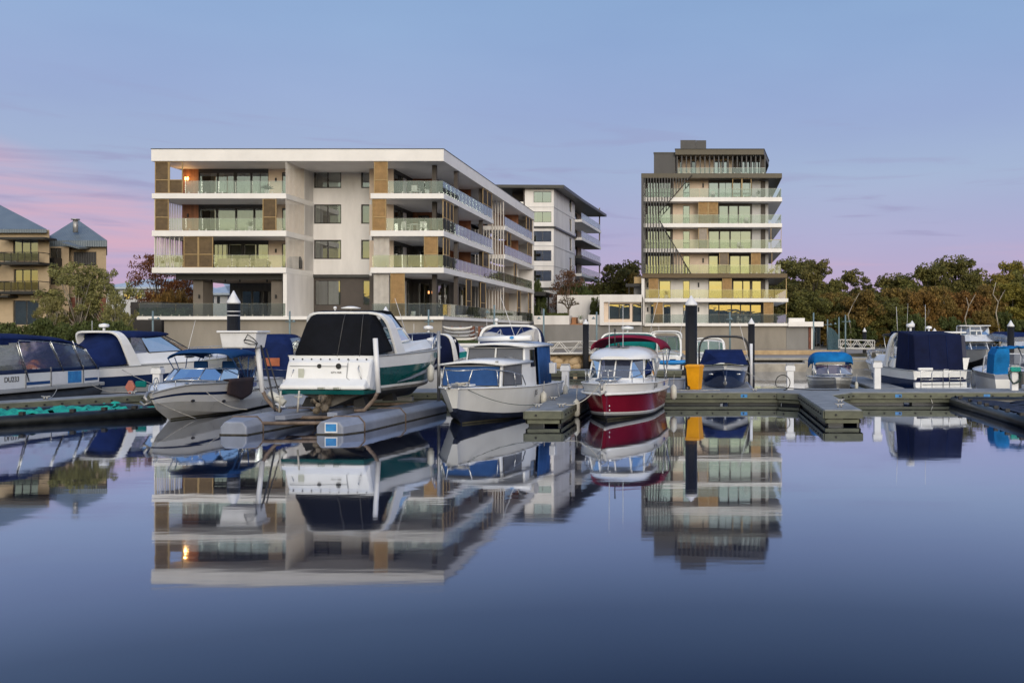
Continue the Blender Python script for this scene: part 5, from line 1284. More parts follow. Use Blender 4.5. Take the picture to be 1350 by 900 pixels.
def bows(boat, secs, mat=None, e=.42, r=.016, name='canopy_frame'):
    m = MB()
    for (x, w, zb, zt, ln) in secs: m.path(arch_ring(x, w, zb, zt, e, 18, ln), r, 6)
    return m.build(name, mat or m_steel, boat.root)
def shield(boat, bot, top, glass, fm, r=.022, posts=None, name='windscreen'):
    """Wrap windscreen: panes between bottom and top outlines, metal frame round them."""
    f = MB(); f.path(bot, r, 6); f.path(top, r, 6)
    for i in (posts if posts is not None else range(len(bot))): f.path([bot[i], top[i]], r, 6)
    o = f.build(name, fm, boat.root)
    g = MB()
    for i in range(len(bot)-1): g.add([bot[i], bot[i+1], top[i+1], top[i]], [(0,1,2,3)])
    g.build('pane', glass, o, recalc=False); return o
def house_box(boat, name, low, high, mat, wins=(), roof=True, glass=None, inset=.012, bevel=.03, fm=None):
    """Cabin: loft from a low outline to a high outline (same count, ccw). wins = (edge, u0, u1, v0, v1, glass)."""
    n = len(low); m = MB(); m.loft([low, high], 0, True, True); o = m.build(name, mat, boat.root, bevel=bevel)
    for (k, u0, u1, v0, v1, gm) in wins:
        a, b, c, d = Vector(low[k]), Vector(low[(k+1)%n]), Vector(high[(k+1)%n]), Vector(high[k]); nr = (b-a).cross(d-a).normalized()
        ctr = sum((Vector(q) for q in low), Vector())/n
        if nr.dot((a+b)/2-ctr) < 0: nr = -nr
        q = lambda u, v, off: a.lerp(b,u).lerp(d.lerp(c,u),v)+nr*off
        f = MB(); P4 = [q(u0,v0,inset), q(u1,v0,inset), q(u1,v1,inset), q(u0,v1,inset)]
        f.path(P4+[P4[0]], .018, 4); w_ = f.build('cabin_window', fm or m_frame, o)
        g = MB(); g.add([q(u0,v0,inset*.8), q(u1,v0,inset*.8), q(u1,v1,inset*.8), q(u0,v1,inset*.8)], [(0,1,2,3)]); g.build('pane', gm, w_, recalc=False)
    return o
def fender(label, p, ln=.55, r=.11):
    m = MB(); m.loft([[(q*math.cos(6.28*k/12), q*math.sin(6.28*k/12), z) for k in range(12)] for q, z in ((.02,ln/2),(.05,ln/2-.03),(r,ln/2-.12),(r,-ln/2+.1),(r*.6,-ln/2+.02),(.02,-ln/2))], 0, True, True, True)
    m.path([(0,0,ln/2),(.02,0,ln/2+.35)], .012, 5, 1)
    o = m.build('fender', [m_fender, m_rope]); o.location = p; tag(o, label, 'fender', 'boat fenders'); return o
def radar(boat, x, y, z, r=.28):
    m = MB(); m.cyl(x, y, z, z+.18, .06, 8); m.loft([[(x+q*math.cos(6.28*k/16), y+q*math.sin(6.28*k/16), z+zz) for k in range(16)] for q, zz in ((r*.9,.18),(r,.24),(r*.95,.32),(.02,.37))], 0, True, True, True)
    return m.build('radar_dome', m_gel, boat.root)
def whip(boat, p, ln, lean=(-.1,0), name='aerial', r=.014):
    m = MB(); m.path([p, (p[0]+lean[0]*ln, p[1]+lean[1]*ln, p[2]+ln)], r, 5, 0, r*.5); return m.build(name, m_pilecap, boat.root)
def arch(boat, x0, w, z0, z1, lean, width=.35, mat=None, e=.35, th=.09, name='radar_arch'):
    outer = arch_ring(x0, w, z0, z1, e, 16, lean); inner = arch_ring(x0, w-th, z0, z1-th, e, 16, lean)
    m = MB(); rings = []
    for o_, i_ in zip(outer, inner):
        k = 1-.45*(o_[2]-z0)/(z1-z0)
        rings.append([(o_[0]-width*k, *o_[1:]), (o_[0]+width*k, *o_[1:]), (i_[0]+width*k, *i_[1:]), (i_[0]-width*k, *i_[1:])])
    m.loft(rings, 0, True, True, False); return m.build(name, mat or m_gel, boat.root, bevel=.02)

# ---------------------------------------------------------------- B4: white and teal cruiser on a boat lift
HB = 83.5
def hd(a): return Vector((math.cos(R(a)), math.sin(R(a)), 0))
stern = Vector((-11.72, 31.2, 0)); Lb = 8.3; ctr = stern + hd(HB)*Lb/2
b4 = Boat('white and teal cruiser with black canopy raised on a boat lift, stern first', Lb, 3.05, 1.38, 1.12, ctr, HB, [(.08,m_oldbottom),(.15,m_gel),(.66,m_teal),(1,m_gel)], z0=1.05, draft=.48, tb=.42, p=2.3, rake=1.1, flare=.86, chine=-.02, chb=.42)
m = MB(); xs_ = -Lb/2
m.loft([[(xs_+.55,1.40,1.10),(xs_+.55,-1.40,1.10),(xs_+.55,-1.3,0),(xs_+.55,1.3,0)], [(xs_-.05,1.38,1.02),(xs_-.05,-1.38,1.02),(xs_-.10,-1.40,.05),(xs_-.10,1.40,.05)], [(xs_-.18,1.33,.92),(xs_-.18,-1.33,.92),(xs_-.32,-1.40,.10),(xs_-.32,1.40,.10)], [(xs_-.34,1.30,.42),(xs_-.34,-1.30,.42),(xs_-.50,-1.40,.10),(xs_-.50,1.40,.10)], [(xs_-.66,1.38,.20),(xs_-.66,-1.38,.20),(xs_-.66,-1.38,.08),(xs_-.66,1.38,.08)]], 0)
b4.part('transom', m, m_gel, bevel=.08)
m = MB(); m.path([(xs_-.07,-.62,1.0),(xs_-.225,-.64,.86),(xs_-.33,-.66,.45),(xs_-.40,-.80,.36),(xs_-.40,-1.22,.36)], .016, 5); m.path([(xs_-.235,1.25,.80),(xs_-.245,-.62,.80)], .010, 5); b4.part('transom_moulding', m, m_gelgrey)
m = MB(); m.loft([[(xs_+.2,1.42,.05),(xs_+.2,-1.42,.05),(xs_+.2,-1.4,-.04),(xs_+.2,1.4,-.04)],[(xs_-.645,1.37,.076),(xs_-.645,-1.37,.076),(xs_-.62,-1.35,-.05),(xs_-.62,1.35,-.05)]], 0); b4.part('platform_underside', m, m_teal)
m = MB()
for y in (-.12, -.62): m.box(xs_-.70, xs_-.64, y-.0, y+.22, .10, .17)
b4.part('mooring_cleat', m, m_steel, bevel=.01)
m = MB(); m.box(xs_-.335,xs_-.31,.74,.92,.40,.72); b4.part('shore_power_hatch', m, M('pale_hatch', (.5,.52,.45), .5))
m = MB()
for (y, z, r) in ((.28,.80,.07),(-.33,.80,.055)):
    m.path([(xs_-.25,y,z),(xs_-.235,y,z)], r, 14)
b4.part('vent', m, m_black)
m = MB(); m.path([(xs_-.262,-.36,.80),(xs_-.268,-.36,.80)], .09, 14); b4.part('oval_badge', m, m_black)
m = MB(); m.path([(xs_-.36,-1.18,.28),(xs_-.36,-1.05,.75),(xs_-.20,-1.0,.82)], .018, 6); m.path([(xs_-.33,1.2,.3),(xs_-.28,1.1,.7)], .018, 6); b4.part('grab_rail', m, m_steel)
text_mesh('GTV MSR', .085, .003, m_frame, b4.root, 'lettering', 0, (xs_-.292,-.30,.60), (R(78),0,R(-90)))
# cockpit canopy
zt = 2.42
cs = [(xs_-.02,1.38,1.06,1.10,0),(xs_+.30,1.22,1.12,2.18,0),(xs_+.55,1.18,1.14,zt,0),(xs_+1.9,1.16,1.16,zt+.03,0),(xs_+2.75,1.20,1.22,zt+.02,0)]
def tri(a, b, c): pass
m = MB(); lo = [(xs_+.02,1.30,1.10),(xs_+.02,-1.30,1.10),(xs_+1.62,-1.36,1.22),(xs_+1.62,1.36,1.22)]
hi = [(xs_+.60,.98,zt),(xs_+.60,-.92,zt),(xs_+1.05,-.94,zt+.05),(xs_+1.05,.98,zt+.05)]
mid = [tuple(Vector(a).lerp(Vector(b),.80)+Vector((-.03 if i < 2 else .0, (.07 if a[1] > 0 else -.07), 0))) for i, (a, b) in enumerate(zip(lo, hi))]
m.loft([lo, mid, hi], 0); b4.part('cockpit_canopy', m, m_blackcanvas, bevel=.10)
m = MB()
for y in (-.16, -.80): m.path([Vector((xs_+.0,y*1.15,1.10)), Vector((xs_+.445,y*1.0,2.16)), Vector((xs_+.60,y*.95,zt+.01))], .014, 5)
b4.part('canvas_seam', m, m_charcoal)
m = MB()
for k in range(9): 
    y = -1.2+.3*k; m.path([(xs_-.10,y,1.015),(xs_-.125,y,1.01)], .025, 6)
b4.part('snap_fastener', m, m_black)
arch(b4, xs_+2.05, 1.42, 1.10, zt+.10, -1.05, .36, None, .30, .08)
# windscreen and front camper top
def sym(*h): return list(h)+[(x,-y,z) for x,y,z in reversed(h[:-1])]
bt_ = sym((xs_+1.9,1.27,1.50),(xs_+3.2,1.20,1.60),(xs_+4.1,.75,1.64),(xs_+4.35,0,1.66))
tp_ = sym((xs_+1.5,1.21,1.95),(xs_+2.75,1.12,1.98),(xs_+3.5,.7,2.0),(xs_+3.72,0,2.0))
shield(b4, bt_, tp_, m_green_glass, m_gel, .035)
tp2 = sym((xs_+1.1,1.05,zt+.05),(xs_+2.2,.98,zt+.05),(xs_+2.85,.6,zt+.03),(xs_+3.05,0,zt+.03))
shield(b4, tp_, tp2, m_vinyl, m_blackcanvas, .03, (0,1,3,5,6), 'vinyl_screen')
m = MB(); m.loft([[(xs_+.95,1.08,zt+.06),(xs_+.95,-1.08,zt+.06)],[(xs_+1.5,1.05,zt+.13),(xs_+1.5,-1.05,zt+.13)],[(xs_+2.2,.98,zt+.10),(xs_+2.2,-.98,zt+.10)],[(xs_+2.9,.55,zt+.05),(xs_+2.9,-.55,zt+.05)]], 0, False, False); b4.part('bimini_top', m, m_blackcanvas, solid=.04, recalc=False)
# raised foredeck
lo = [(xs_+1.9,1.36,1.13),(xs_+1.9,-1.36,1.13),(xs_+5.2,-1.22,1.26),(xs_+7.0,-.72,1.33),(xs_+7.75,-.28,1.36),(xs_+7.75,.28,1.36),(xs_+7.0,.72,1.33),(xs_+5.2,1.22,1.26)]
hi = [(xs_+2.3,1.24,1.48),(xs_+2.3,-1.24,1.48),(xs_+5.2,-.95,1.62),(xs_+6.7,-.5,1.55),(xs_+7.4,-.2,1.45),(xs_+7.4,.2,1.45),(xs_+6.7,.5,1.55),(xs_+5.2,.95,1.62)]
m = MB(); m.loft([lo, hi], 0); b4.part('foredeck', m, m_gel, bevel=.06)
b4.rail(Lb/2-3.6, Lb/2-.15, .46, 5, .08, .02, close=True)
m = MB()
for x in (xs_+5.9, xs_+6.9): m.path([(x, -b4.W(x)*.86-.03, 1.40),(x,-b4.W(x)*.86+.06,1.42)], .10, 14)
b4.part('porthole', m, m_wind_dark)
m = MB(); m.path([(Lb/2-.5,0,1.5),(Lb/2+.0,0,1.55),(Lb/2+.25,0,1.5)], .12, 10); b4.part('bow_pulpit', m, m_gel); 
b4.text('EE38149', .25, xs_+5.0, -1, 1.02, m_inkteal)
b4.text('EE38149', .25, xs_+5.0, 1, 1.02, m_inkteal)
m = MB()
for side in (1,-1): m.loft([[(xs_+x, side*(b4.W(xs_+x)*.985+.012), z0), (xs_+x, side*(b4.W(xs_+x)*.99+.012), z1)] for x, z0, z1 in ((1.6,.22,.24),(2.6,.28,.36),(3.6,.42,.52),(4.6,.54,.64),(5.6,.66,.76))], 0, False, False)
b4.part('grey_swoosh', m, m_tube, solid=.01, recalc=False)
m = MB(); m.cyl(xs_+1.7,.2,zt+.05,zt+.20,.04,8); m.loft([[(xs_+1.7+q*math.cos(6.28*k/14), .2+q*math.sin(6.28*k/14), zt+zz) for k in range(14)] for q, zz in ((.1,.18),(.30,.20),(.32,.24),(.1,.29))], 0, True, True, True); b4.part('tv_antenna', m, m_gel)
m = MB(); m.cyl(xs_+2.0,.9,zt,zt+.2,.03,8); m.ball((xs_+2.0,.9,zt+.24),.06,.06,.06); b4.part('anchor_light', m, m_gel)
whip(b4, (xs_+3.4,-1.05,1.6), 1.4, (-.55,.1))
# sterndrive with propellers
m = MB(); x = xs_-.45; m.loft([[(x+a,y0,z),(x+a,-y0,z),(x-b_,-y0*.6,z),(x-b_,y0*.6,z)] for a, b_, y0, z in ((.35,.10,.20,.0),(.30,.22,.16,-.18),(.22,.2,.10,-.32),(.15,.12,.05,-.62))], 0); m.path([(x+.25,0,-.36),(x-.30,0,-.36)], .11, 12, 0, .06)
m.box(x-.15,x+.3,-.16,.16,-.13,-.10)
dr = b4.part('stern_drive', m, m_prop, bevel=.02)
m = MB()
for k in range(4):
    a = 6.2832*k/4+.4; u = Vector((0,math.cos(a),math.sin(a))); v = Vector((0,-math.sin(a),math.cos(a))); c = Vector((x-.33,0,-.36))
    m.loft([[c+u*.06+Vector((.05,0,0))+v*-.04, c+u*.06-Vector((.05,0,0))+v*.05],[c+u*.2+Vector((.07,0,0))-v*.09, c+u*.2-Vector((.06,0,0))+v*.11],[c+u*.30+Vector((.02,0,0))-v*.05, c+u*.30-Vector((.03,0,0))+v*.07]], 0, False, False, True)
m.path([(x-.26,0,-.36),(x-.42,0,-.36)], .06, 10)
m.build('propeller', m_prop, dr, solid=.02, recalc=False)
bb = lambda x, y, z: b4.root.matrix_world
def loc(boat, x, y, z):
    a = boat.root.rotation_euler.z; o = boat.root.location; return (o.x+x*math.cos(a)-y*math.sin(a), o.y+x*math.sin(a)+y*math.cos(a), o.z+z)
fender('pale fender hanging on the teal side of the lifted cruiser', loc(b4, xs_+3.9, -1.66, .42), .62, .12)
# ---- the lift
lt = thing('boat_lift', 'grey twin tube floating boat lift under the teal cruiser', 'boat lift', (-12, 30, 0))
def ftube(xa, ya, xb, yb, wd, nose):
    """Chamfered polyethylene float with a sloped nose."""
    a, b_ = Vector((xa,ya,0)), Vector((xb,yb,0)); u = (b_-a).normalized(); n = Vector((u.y,-u.x,0)); m = MB(); rings = []
    prof = [(-.5,-.25),(-.5,.26),(-.34,.44),(.34,.44),(.5,.26),(.5,-.25)]
    L_ = (b_-a).length
    for f, sc in ((0,.74),(.10,.96),(.11,1),(.5,1),(.505,1.02),(.52,1.02),(.525,1),(1,1)):
        rings.append([a+u*(L_*f)+n*(p*wd+(nose*(.12*wd) if f == 0 else 0))+Vector((0,0,(q if f else q*.86))) for p, q in [(p*sc if f == 0 else p, q) for p, q in prof]])
    m.loft(rings, 0); o = m.build('float_tube', m_tube, lt, world=True, bevel=.04)
    s = MB(); rr = []
    for f in (0.0,.1,1): rr.append([a+u*(L_*f)+n*(sg*(wd*.5+.012)*(1 if f else .76)+(nose*.12*wd if f == 0 else 0))+Vector((0,0,z)) for sg, z in ((-1,-.05),(-1,.035),(1,.035),(1,-.05))])
    for j in (0, 2): s.loft([[r[j], r[j+1]] for r in rr], 0, False, False)
    s.quad(*[rr[0][k]-u*.012 for k in (0,1,2,3)]); s.build('waterline_scum', m_tubescum, o, world=True, recalc=False)
    for f in (.105,.5):
        s = MB(); c = a+u*(L_*f); s.path([c+n*(-wd*.515)+Vector((0,0,-.1)), c+n*(-wd*.515)+Vector((0,0,.27)), c+n*(-wd*.35)+Vector((0,0,.455)), c+n*(wd*.35)+Vector((0,0,.455)), c+n*(wd*.515)+Vector((0,0,.27)), c+n*(wd*.515)+Vector((0,0,-.1))], .022, 5); s.build('strap', m_rust, o, world=True)
    return o
tr_ = ftube(-10.53, 28.2, -9.92, 36.2, 1.05, -1); tl_ = ftube(-13.45, 28.1, -12.8, 36.2, 1.05, 1)
s = MB(); s.box(-11.04,-10.62,28.42,28.44,.10,.46); 
sg = MB(); c0 = Vector((-10.48,28.94,0))
def plate(x0, x1, y, z0, z1, label):
    m = MB(); m.box(x0, x1, y-.012, y, z0, z1, 0); o = m.build('sign_plate', m_pilecap, lt, world=True)
    m = MB(); m.box(x0+.03, x1-.03, y-.018, y-.0125, z0+.04, z1-.03, 0); m.build('blue_print', m_bluedecal, o, world=True)
plate(-10.78, -10.42, 28.185, .06, .34, '')
for pq in (((-13.3,28.9,.26),(-10.5,29.1,.26)), ((-13.4,30.3,.30),(-10.4,30.5,.30)), ((-13.1,34.6,.40),(-10.2,34.8,.40))):
    m = MB(); m.path(pq, .06, 6); m.build('cross_beam', m_rust, lt, world=True)
m = MB(); m.loft([[(-12.8,29.6,.30),(-12.5,29.6,.30),(-12.5,29.6,.42),(-12.8,29.6,.42)],[(-11.75,33.5,.30),(-11.45,33.5,.30),(-11.45,33.5,.42),(-11.75,33.5,.42)]], 0)
m.build('bunk', m_tube, lt, world=True); m = MB(); m.loft([[(-10.95,29.6,.40),(-11.25,29.6,.40),(-11.25,29.6,.52),(-10.95,29.6,.52)],[(-11.45,33.5,.30),(-11.75,33.5,.30),(-11.75,33.5,.42),(-11.45,33.5,.42)]], 0)
m.build('bunk', m_tube, lt, world=True)
# cradle arms that carry the hull and guide posts
for (x0, y0, xt, zt_, side) in ((-13.62,30.6,-13.78,2.52,-1),(-10.02,30.5,-10.12,2.72,1)):
    m = MB(); m.path([(-13.05 if side < 0 else -10.75, y0,.50),(-13.2 if side < 0 else -10.45, y0,.52),(x0+.12*(-side),y0,.86),(x0,y0,1.12)], .06, 8); m.build('cradle_arm', m_rust, lt, world=True)
    m = MB(); m.path([(x0,y0,1.05),(xt,y0,zt_)], .075, 10); m.build('guide_post', m_pilecap, lt, world=True)
for (x0, y0, zt_) in ((-9.62,35.9,2.95),(-12.9,36,2.7)):
    m = MB(); m.path([(x0,y0,.4),(x0,y0,zt_)], .06, 8); m.build('guide_post', m_galv, lt, world=True)
for (x, y) in ((-12.55,29.3),(-12.05,29.4)):
    m = MB(); m.path([(x,y,.55),(x+.05,y,1.18)], .028, 6); m.path([(x-.09,y,1.0),(x+.14,y,1.0)], .022, 6); m.build('bunk_post', m_rope, lt, world=True)
m = MB(); m.path([(-13.35,30.5,1.05),(-12.9,30.5,.72)], .11, 12); m.build('roller', m_fender, lt, world=True)
m = MB(); m.box(-13.2,-10.7,36.3,36.5,.4,.55); m.build('end_beam', m_galv, lt, world=True)
# hull supports between lift and keel (pads)
for y in (31.6, 34.4):
    m = MB(); m.loft([[(-12.75,y-.2,.55),(-12.35,y-.2,.55),(-12.35,y+.2,.55),(-12.75,y+.2,.55)],[(-12.6,y-.2,.86),(-12.3,y-.2,.76),(-12.3,y+.2,.76),(-12.6,y+.2,.86)]], 0)
    m.build('hull_pad', m_rubber, lt, world=True); m = MB(); m.loft([[(-11.1,y-.2,.55),(-10.7,y-.2,.55),(-10.7,y+.2,.55),(-11.1,y+.2,.55)],[(-11.1,y-.2,.76),(-10.8,y-.2,.86),(-10.8,y+.2,.86),(-11.1,y+.2,.76)]], 0)
    m.build('hull_pad', m_rubber, lt, world=True)
tb_ = thing('dock_tub', 'white plastic tub with lid and black cables mounted on the lift guide post', 'plastic tub', (-14.15,30.5,2.42))
m = MB(); m.loft([[(-w,-d,z),(w,-d,z),(w,d,z),(-w,d,z)] for w, d, z in ((.50,.34,0),(.56,.40,.46))], 0); m.build('tub_body', m_pilecap, tb_, bevel=.04)
m = MB(); m.box(-.62,.62,-.46,.46,.465,.53); m.build('lid', m_pilecap, tb_, bevel=.02)
m = MB(); m.path([(.2,-.41,.22),(.35,-.5,.42),(.50,-.46,.30),(.60,-.40,.16),(.55,-.42,.0)], .014, 5); m.path([(.2,-.41,.18),(.45,-.5,.12),(.62,-.42,.12)], .014, 5); m.path([(.2,-.41,.26),(.4,-.46,.24),(.6,-.42,.14)], .014, 5); m.build('cable', m_black, tb_)
line('black cable hanging from the white tub down to the boat lift', (-13.6,30.45,2.5), (-12.8,29.6,.55), -.12, m_black, .03)
line('second black cable from the white tub behind the guide post', (-13.55,30.7,2.4), (-13.0,30.6,.72), .06, m_black, .022)

# ---------------------------------------------------------------- B6: old white cabin cruiser
sx, bx_ = Vector((-6.95,39.4,0)), Vector((-7.78,30.55,0)); Lb = (bx_-sx).length; hg = math.degrees(math.atan2((bx_-sx).y,(bx_-sx).x))
b6 = Boat('old white cabin cruiser with blue window covers and blunt bow at the finger dock', Lb, 2.9, 1.18, .98, (sx+bx_)/2, hg, [(.10,m_bluefoul),(.16,m_bluefoul),(1,m_gel_old)], draft=.4, tb=.50, p=2.6, rake=.62, flare=.88, chine=.02, chb=.36, bown=.20, rail=m_gel_old)
h = Lb/2
def OL(z, *pts): return [(x, y, z) for x, y in pts]
lo = [(h-1.7,1.02,1.12),(h-1.7,-1.02,1.12),(h-4.7,-1.22,1.02),(h-4.7,1.22,1.02)][::-1]
hi = [(h-1.95,.98,1.83),(h-1.95,-.98,1.80),(h-4.7,-1.18,1.86),(h-4.7,1.18,1.86)][::-1]
house_box(b6, 'fore_cabin', lo, hi, m_gel_old, [(2,.03,.97,.06,.95,m_midcanvas),(1,.36,.95,.08,.95,m_meshblind),(3,.05,.64,.08,.95,m_meshblind)])
m = MB(); m.loft([[(h-1.75,1.08,1.84),(h-1.75,.5,1.91),(h-1.75,0,1.93),(h-1.75,-.5,1.91),(h-1.75,-1.08,1.84)],[(h-4.7,1.28,1.87),(h-4.7,.6,1.98),(h-4.7,0,2.0),(h-4.7,-.6,1.98),(h-4.7,-1.28,1.87)]], 0, False, False, True); b6.part('cabin_roof', m, m_gel_old, solid=.06, recalc=False)
lo = [(h-4.2,1.05,1.9),(h-4.2,-1.05,1.9),(h-7.2,-1.18,1.05),(h-7.2,1.18,1.05)][::-1]
lo = [(h-7.4,1.20,1.0),(h-7.4,-1.20,1.0),(h-4.2,-1.06,1.88),(h-4.2,1.06,1.88)]
hi = [(h-7.4,1.12,2.38),(h-7.4,-1.12,2.38),(h-4.5,-1.02,2.36),(h-4.5,1.02,2.36)]
m = MB()
# wheelhouse: front screen, side pillars and blue side curtains
wf = [(h-4.2,1.06,1.92),(h-4.2,-1.06,1.92),(h-4.48,-1.03,2.36),(h-4.48,1.03,2.36)]
house_box(b6, 'wheelhouse', [(h-5.6,1.16,1.0),(h-5.6,-1.16,1.0),(h-4.2,-1.12,1.0),(h-4.2,1.12,1.0)], [(h-5.6,1.08,2.37),(h-5.6,-1.08,2.37),(h-4.48,-1.04,2.37),(h-4.48,1.04,2.37)], m_gel_old, [(2,.04,.48,.67,.97,m_meshblind),(2,.52,.96,.67,.97,m_meshblind),(1,.10,.55,.50,.93,m_wind_dark),(3,.45,.9,.50,.93,m_wind_dark)])
m = MB(); m.loft([[(h-4.2,1.16,2.40),(h-4.2,.55,2.47),(h-4.2,0,2.49),(h-4.2,-.55,2.47),(h-4.2,-1.16,2.40)],[(h-7.7,1.26,2.42),(h-7.7,.6,2.52),(h-7.7,0,2.54),(h-7.7,-.6,2.52),(h-7.7,-1.26,2.42)]], 0, False, False, True); b6.part('hard_top', m, m_gel_old, solid=.07, recalc=False)
for sd_ in (1,-1):
    m = MB(); pts = []
    for k in range(15): pts.append((h-5.62-1.9*k/14, sd_*(1.18+.03*math.sin(k*1.7)), 0))
    m.loft([[(x,y+.06*sd_,1.02) for x,y,z in pts],[(x,y-.02*sd_,2.40) for x,y,z in pts]], 0, False, False, True); b6.part('side_curtain', m, m_midcanvas, solid=.02, recalc=False)
m = MB(); m.loft([[(h-7.5,1.2,1.0),(h-7.5,-1.2,1.0)],[(h-7.5,1.15,2.4),(h-7.5,-1.15,2.4)]], 0, False, False); b6.part('stern_curtain', m, m_midcanvas, solid=.02, recalc=False)
for sd_ in (1.32,-1.32):
    m = MB(); m.box(h-7.45,h-7.15,sd_-.12,sd_+.12,1.35,1.75); b6.part('white_side_locker', m, m_gel_old, bevel=.03)
# bow pulpit rail
m = MB(); pts = [(h-.55,.30,1.18),(h-.65,.42,1.72),(h-1.0,.72,1.74),(h-2.2,1.12,1.62),(h-3.2,1.30,1.45),(h-3.5,1.33,1.12)]
for sd_ in (1,-1): 
    m.path([(x,y*sd_,z) for x,y,z in pts], .022, 6)
    for (x,y,z) in ((h-1.6,.92,1.69),(h-2.6,1.20,1.56)): m.path([(x-.12,y*sd_*1.02,1.1),(x,y*sd_,z)], .018, 6)
m.path([(h-.65,.42,1.72),(h-.5,0,1.70),(h-.65,-.42,1.72)], .022, 6)
b6.part('bow_rail', m, m_steel)
m = MB(); m.box(h-1.2,h-.7,-.35,.35,1.20,1.26); b6.part('deck_hatch', m, m_gel_old, bevel=.02)
m = MB(); random.seed(2)
for k in range(3): m.path([(h-.55+.18*math.cos(i*.6+k)+random.uniform(-.03,.03), .12*k-.1+.22*math.sin(i*.6+k), 1.24+.03*k+random.uniform(0,.03)) for i in range(22)], .018, 5)
o = b6.part('coiled_rope', m, m_rope)
m = MB(); m.path([(h-.25,.05,1.22),(h+.15,.02,1.28),(h+.28,0,1.2)], .05, 6); m.box(h-.4,h-.2,-.06,.06,1.2,1.3); b6.part('anchor_roller', m, m_galv)
m = MB(); m.path([(h-3.9,.75,2.02),(h-4.1,.45,2.06)], .02, 5); m.path([(h-2.2,-.7,1.95),(h-3.6,-.9,2.0)], .02, 5); m.box(h-1.95,h-1.88,.78,.86,1.90,1.97); b6.part('roof_handrail', m, m_galv)
b6.text('J15', .26, h-4.35, 1, .80, m_frame, .25)
whip(b6, (h-6.4,.2,2.5), 1.7, (.05,-.35)); whip(b6, (h-6.0,-.3,2.5), .5, (0,0))
fender('pale fender hanging between the old white cruiser and its finger dock', loc(b6, -.9, 1.48, .55), .5, .11)
fender('pale fender at the stern quarter of the old white cruiser', loc(b6, -Lb/2+.25, 1.5, .62), .5, .1)
# covered tender on the roof
td = thing('inflatable_tender', 'inflatable tender under a grey white cover on the cruiser roof', 'tender', loc(b6, h-6.2, 0, 2.55), R(hg+80))
m = MB(); rings = []
for i in range(15):
    f = i/14; ww = .42*math.sin(math.pi*max(.06,min(.94,f)))**.4; hh = .20+.10*math.sin(f*7+1)+.12*f
    rings.append([(-1.05+2.1*f, ww*math.cos(a), max(0,hh*.5+hh*.62*math.sin(a))+.02) for a in [6.2832*k/12 for k in range(12)]])
m.loft(rings, 0, True, True, True); m.build('cover', m_greytarp, td)
m = MB(); m.path([(-1.05,-.40,.10),(0,-.48,.13),(1.0,-.36,.15)], .10, 8); m.build('tube', m_gel, td)
m = MB(); m.ball((.35,-.585,.16),.09,.012,.055); m.build('blue_badge', m_bluedecal, td)
m = MB(); m.path([(-.5,-.5,.1),(-.4,0,.46),(-.45,.45,.1)], .012, 5); m.path([(.4,-.5,.1),(.45,0,.56),(.4,.45,.1)], .012, 5); m.build('lashing', m_rope, td)

# ---------------------------------------------------------------- B7: red hulled hardtop boat
sx, bx_ = Vector((-2.62,38.6,0)), Vector((-3.32,32.2,0)); Lb = (bx_-sx).length; hg = math.degrees(math.atan2((bx_-sx).y,(bx_-sx).x))
b7 = Boat('burgundy hulled white topped fishing boat with a maroon canopy', Lb, 2.62, 1.24, 1.12, (sx+bx_)/2, hg, [(.05,m_antifoul),(.11,m_gelgrey),(.14,m_gel),(.70,m_redhull),(1,m_gel)], draft=.4, tb=.42, p=2.9, rake=.55, flare=.84, chine=.02, chb=.11, bown=.10, rail=m_gel)
h = Lb/2
m = MB(); ts_ = [i/24 for i in range(25)]
for sd_ in (1,-1): m.path([(b7.X(t), sd_*(b7.w(t)-.005), lerp(b7.chine, b7.zs(t), .70)+.02 ) for t in ts_], .045, 8)
b7.part('white_gunwale', m, m_gel)
lo = [(h-4.3,1.02,1.05),(h-4.3,-1.02,1.05),(h-2.2,-.98,1.15),(h-1.55,-.55,1.20),(h-1.55,.55,1.20),(h-2.2,.98,1.15)]
md = [(h-4.3,1.02,1.30),(h-4.3,-1.02,1.30),(h-2.25,-.97,1.30),(h-1.75,-.55,1.32),(h-1.75,.55,1.32),(h-2.25,.97,1.30)]
hi = [(h-4.2,.94,1.98),(h-4.2,-.94,1.98),(h-2.55,-.90,1.98),(h-2.2,-.55,1.98),(h-2.2,.55,1.98),(h-2.55,.90,1.98)]
m = MB(); m.loft([lo, md], 0); b7.part('coachroof', m, m_gel, bevel=.03)
order = [0,5,4,3,2,1]
fm = MB(); gl = MB()
for i in range(5):
    a, b_ = order[i], order[i+1]
    gl.add([md[a], md[b_], hi[b_], hi[a]], [(0,1,2,3)])
for i in order: fm.path([md[i], hi[i]], .032, 6)
fm.path([Vector(md[4]).lerp(Vector(md[3]),.5), Vector(hi[4]).lerp(Vector(hi[3]),.5)], .03, 6)
fm.path([md[i] for i in order], .03, 6); fm.path([hi[i] for i in order], .03, 6)
wo_ = b7.part('windscreen', fm, m_gel); gl.build('pane', glass_mat('blue_tinted_glass', (.30,.31,.50), .16, .9, .02, .6, (.03,.035,.08)), wo_, recalc=False)
